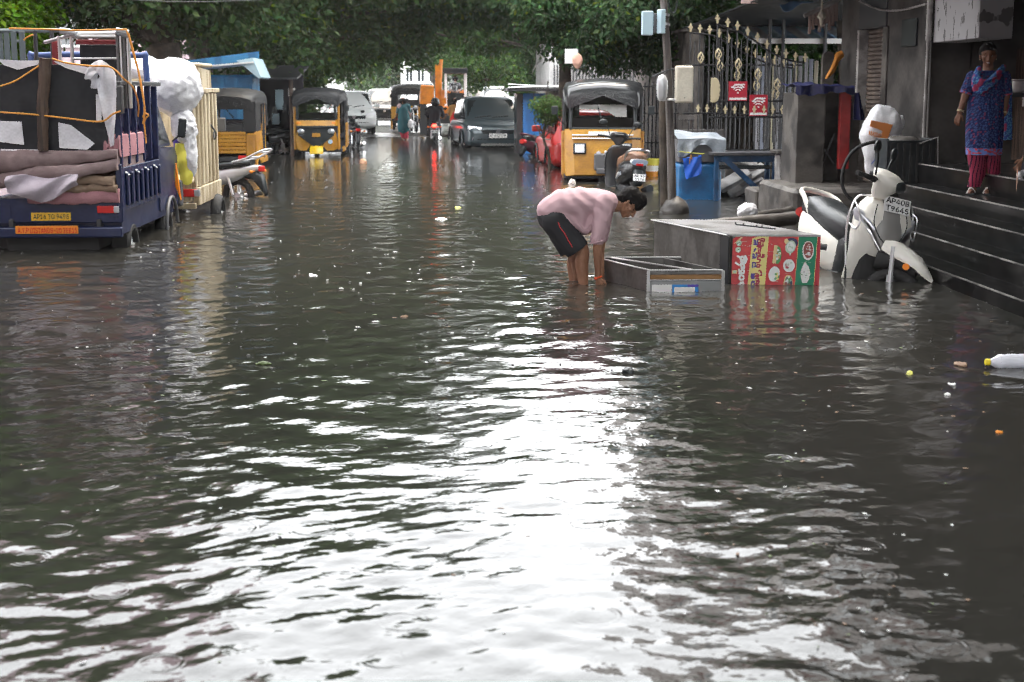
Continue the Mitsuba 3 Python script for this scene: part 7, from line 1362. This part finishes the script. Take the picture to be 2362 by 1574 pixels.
# ------------------------------------------------------------------ things afloat
bx_, by_ = on_z(2272, 848)[0], on_z(2272, 848)[1]
bt = thing('plastic_bottle', 'large clear white plastic bottle with yellow cap floating at the right edge', 'bottle')
Rb = roty(math.pi / 2) @ rotz(0.1)
ent('body', move(lathe([(0.018, 0.03), (0.03, 0.055), (0.048, 0.085), (0.05, 0.10), (0.046, 0.125), (0.05, 0.14), (0.05, 0.19), (0.046, 0.205), (0.05, 0.22), (0.05, 0.32), (0.04, 0.34), (0.01, 0.345)], 28), (bx_, by_, 0.034), Rb), mat('cloudy_plastic', (0.62, 0.64, 0.70), 0.25), bt, 50)
ent('cap', move(lathe([(0.019, 0.0), (0.021, 0.003), (0.021, 0.026), (0.018, 0.028)], 20), (bx_, by_, 0.034), Rb), mat('cap_yellow', (0.78, 0.62, 0.03), 0.4), bt, 40)
def afloat(px, py, r, m, label, seed, cat_='litter', name='floating_litter', flat=0.35):
    p = on_z(px, py); ent(name, jitter(jitter(ell((p[0], p[1], r * flat * 0.25), (r, r * 0.6, r * flat), rotz(seed), 3), r * 0.5, 0.8 / r, seed), r * 0.2, 2.5 / r, seed + 1), m, None, 50, label, cat_)
SCRAP = mat('brown_scrap', (0.22, 0.14, 0.09), 0.6); LEM = mat('lemon', (0.62, 0.62, 0.16), 0.4); LEAFG = mat('leaf_green', (0.09, 0.13, 0.04), 0.5); PAPER = mat('paper', (0.66, 0.66, 0.66), 0.6)
afloat(2097, 866, 0.026, LEM, 'yellow green lemon floating left of the plastic bottle', 1, 'lemon', 'lemon', 0.9)
afloat(2214, 843, 0.055, SCRAP, 'brown crumpled scrap floating just left of the plastic bottle', 2)
afloat(608, 841, 0.055, LEAFG, 'green leafy scrap floating in the open water at left', 3)
afloat(1018, 507, 0.10, PAPER, 'pale crumpled wrapper floating in mid street left of the bending man', 4, flat=0.12)
afloat(722, 637, 0.075, PAPER, 'pale crumpled bag floating in the open water at left centre', 5, flat=0.15)
afloat(838, 379, 0.09, mat('peach_scrap', (0.62, 0.36, 0.22), 0.6), 'peach coloured scrap floating in the distance below the autorickshaw with black mask', 6, flat=0.9)
afloat(932, 732, 0.03, SCRAP, 'small brown scrap floating in the middle of the water', 7)
afloat(1448, 860, 0.045, BLK, 'dark lump floating in the bright water below the bending man', 8, flat=0.6)
afloat(1056, 480, 0.05, LEM, 'tiny yellow scrap floating behind the bending man', 9)
afloat(2305, 998, 0.022, mat('orange_scrap', (0.66, 0.25, 0.04), 0.6), 'small orange scrap floating at the right below the bottle', 10)
afloat(2195, 887, 0.03, PAPER, 'white paper scrap floating below the brown scrap', 11, flat=0.1)
afloat(2185, 912, 0.02, PAPER, 'small white crumb floating under the paper scrap', 12, flat=0.6)
afloat(1320, 424, 0.07, mat('cup_white', (0.62, 0.55, 0.5), 0.6), 'white lump floating behind the back of the bending man', 13, flat=1.1)
r6 = np.random.default_rng(31); fl_ = {PAPER: [], LEAFG: [], SCRAP: []}
for k in range(260):
    y = 4.2 * (20 / 4.2) ** r6.uniform(); right_side = r6.uniform() < 0.6
    x = (0.12 + 0.26 * r6.uniform()) * y if right_side else (r6.uniform(-0.3, 0.3)) * y
    m = (PAPER, LEAFG, SCRAP)[int(r6.integers(0, 3))]; rr = r6.uniform(0.0015, 0.0055) * (1 + y / 10)
    fl_[m].append(ell((x, y, 0.004), (rr * r6.uniform(0.6, 2.2), rr, rr * 0.25), rotz(r6.uniform(0, 3)), 1))
cl_ = [(r6.uniform(-0.22, 0.08), 9 * (19 / 9.0) ** r6.uniform()) for k in range(9)]  # clusters of pale foam flecks, put in for white glints on the water
for k in range(80):
    q_ = cl_[int(r6.integers(0, 9))]; y = q_[1] * (1 + r6.normal() * 0.045); x = q_[0] * q_[1] + r6.normal() * 0.55; rr = r6.uniform(0.003, 0.013)
    fl_[PAPER].append(jitter(ell((x, y, 0.003), (rr * r6.uniform(0.8, 2.6), rr, 0.004), rotz(r6.uniform(0, 3)), 2), rr * 0.4, 60, k))
for m, nm in ((PAPER, 'crumbs_and_flecks'), (LEAFG, 'leaf_crumbs'), (SCRAP, 'brown_crumbs')): ent(nm, cat(*fl_[m]), m, None, 40, {'crumbs_and_flecks': 'tiny pale crumbs and foam flecks scattered over the flood water', 'leaf_crumbs': 'tiny leaf bits scattered over the flood water', 'brown_crumbs': 'tiny brown bits scattered over the flood water'}[nm], 'litter', kind='stuff')
scene['m_bubble'] = {'type': 'plastic', 'int_ior': 1.45, 'diffuse_reflectance': rgb((0.10, 0.10, 0.10))}
bub = []
for k in range(700):                                # drops thrown up where the rain strikes
    y = 9.0 * (36 / 9.0) ** r6.uniform(); x = r6.uniform(-0.34, 0.36) * y + 0.04 * y; rr = r6.uniform(0.0015, 0.004) * (1 + y / 9)
    bub.append(ell((x, y, 0.002), (rr * r6.uniform(1, 2.0), rr, rr * r6.uniform(0.6, 1.2)), None, 1))
    if r6.uniform() < 0.4: bub.append(ell((x + rr, y, rr * 3.5), (rr * 0.35, rr * 0.35, rr * 0.6), None, 1))
ent('rain_splashes', cat(*bub), 'm_bubble', None, True, 'small bubbles and splashes of rain over the flood water', 'rain', kind='stuff')
# ------------------------------------------------------------------ what closes the street outside the frame and far behind, and crowns added for shade
b = thing('street_house', 'plain grey house row left of the trucks, outside the picture', 'building')
ent('wall', box(-18, -9.2, -45, 26, -0.3, 9.5), PINKWALL, b)
for i, y in enumerate((0, 5, 10, 15, 20)):
    f = ent('window', cat(box(-9.25, -9.15, y, y + 0.1, 4.6, 6.2), box(-9.25, -9.15, y + 1.6, y + 1.7, 4.6, 6.2), box(-9.25, -9.1, y - 0.05, y + 1.75, 4.48, 4.6)), WPLAIN, b)
    ent('pane', box(-9.22, -9.18, y + 0.1, y + 1.6, 4.6, 6.2, 0.001), GLASSDK, f)
tree('broad unseen tree crown added over the near water to shade the street', (-7.4, 11, -0.3), (-6.6, 11, 5.0), clumps_in((-1.0, 5, 11.2), (7.5, 11, 1.8), 170, 1.25, 41), 80000, 0.26, G1, 201, 0.4)  # crown added above the frame to cut sky light on the street
tree('dark trees closing the view behind the left autorickshaws', (-7.5, 58, 0), (-7.4, 58, 2.5), clumps_in((-6.6, 58, 4.2), (3.6, 3, 3.8), 60, 1.15, 42), 34000, 0.22, G1, 202, 0.3)
tree('low dark bushes between the far shops at left', (-6.0, 47, -0.1), (-6.0, 47, 1.2), clumps_in((-5.8, 47, 2.6), (1.7, 1.6, 1.6), 34, 0.7, 43), 22000, 0.17, G1, 203, 0.15)
tree('distant tree rising in the haze at the far end of the road', (-4.5, 125, 0.2), (-4.4, 125, 3), clumps_in((-4, 125, 5.6), (6, 3, 4.4), 60, 1.4, 44), 22000, 0.32, (0.055, 0.10, 0.035), 204, 0.3)
tree('distant tree at the far right end of the road', (4.5, 118, 0.2), (4.4, 118, 3), clumps_in((4.2, 118, 5.0), (5.0, 3, 4.2), 60, 1.3, 45), 22000, 0.30, (0.055, 0.10, 0.035), 205, 0.3)
b = thing('far_house', 'pale house front closing the far end of the street', 'building')
ent('wall', box(-12, 14, 140, 146, -0.2, 7.5), WHITEWALL, b); windows(b, -10, 12, 139.99, (1.2, 4.2), 8, 1.1, 1.5, WHITEWALL)
tree('unseen tree added behind the photographer on the left to block sky light', (-6.5, -16, -0.3), (-6.2, -16, 4.0), clumps_in((-3.5, -17, 7.6), (5.5, 6, 4.6), 90, 1.3, 46), 26000, 0.34, G1, 206, 0.4)  # occluder added behind the camera to dim the frontal light, left side
tree('unseen tree added behind the photographer on the right to block sky light', (4.6, -24, -0.3), (4.4, -24, 4.0), clumps_in((2.8, -23, 7.0), (4.5, 6, 5.0), 90, 1.3, 47), 26000, 0.34, G1, 207, 0.4)  # second occluder behind the camera, added against frontal light
tree('pale feathery crown arching over the middle of the far street', (4.9, 66, 0.1), (4.2, 65, 3.4), clumps_in((0.6, 64, 5.0), (4.4, 7, 1.7), 80, 0.85, 48), 26000, 0.19, (0.05, 0.09, 0.032), 208, 0.25)
tree('unseen leafy crown added above the gate yard to shade it', (7.6, 27.5, -0.2), (7.2, 27.3, 4.2), clumps_in((6.3, 27, 5.0), (2.0, 4.6, 0.9), 80, 0.8, 49), 60000, 0.2, G3, 209, 0.25)  # crown out of view, added to keep sky light off the yard
tree('feathery crown leaning over the street above the parked slate grey car', (4.6, 47, -0.1), (3.6, 46.6, 3.6), clumps_in((0.9, 46, 4.7), (2.7, 6, 0.8), 50, 0.75, 50), 15000, 0.2, G3, 210, 0.25)
tree('low branches added over the white car at left to shade it', (-5.6, 53, 0.0), (-5.2, 53, 3.0), clumps_in((-3.2, 57, 5.4), (2.8, 6, 1.0), 80, 0.8, 51), 50000, 0.2, G1, 211, 0.2)  # dense crown added so the white car stands in shade
t = thing('bare_tree', 'leafless pale branched tree behind the blue kiosk left of the right hand crown', 'tree')
BQ = lambda l, y=43.5: [(PX(a, y), y, PZ(b, y)) for a, b in l]
ent('trunk', tube(curve(BQ([(1262, 330), (1259, 200), (1252, 90), (1244, 20), (1236, -60)]), 6), np.linspace(0.11, 0.05, 25), 8), BARK, t, 60)
for l in ([(1253, 90), (1240, 40), (1222, 8), (1205, -10)], [(1256, 130), (1236, 150), (1226, 172)], [(1251, 80), (1262, 118), (1276, 150)], [(1245, 30), (1230, 60), (1226, 110)], [(1256, 120), (1268, 100), (1284, 92)], [(1222, 8), (1216, 40), (1214, 70)]):
    ent('branch', tube(curve(BQ(l), 5), np.linspace(0.035, 0.012, 5 * (len(l) - 1) + 1), 6), CONCL, t, 60)
for i, (l, lab) in enumerate((([(-20, -30), (400, 6), (900, -14), (1530, -60)], 'thin black wire sagging across the top of the street'),)):
    ent('overhead_wire', rope(BQ(l, 22.0), 0.008, 10, 5), BLK, None, 60, lab, 'wire')
# rain haze
HZ = 0.00030
scene['haze_air'] = {'type': 'homogeneous', 'albedo': rgb((0.95, 0.95, 0.95)), 'sigma_t': HZ}
scene['haze'] = {'type': 'cube', 'to_world': T().translate([0, 60, 11.5]).scale([90, 130, 14.0]), 'bsdf': {'type': 'null'}, 'interior': {'type': 'ref', 'id': 'haze_air'}}
labels['haze'] = {'kind': 'stuff', 'label': 'thin rain haze filling the street', 'category': 'haze'}
scene['camera']['medium'] = {'type': 'ref', 'id': 'haze_air'}
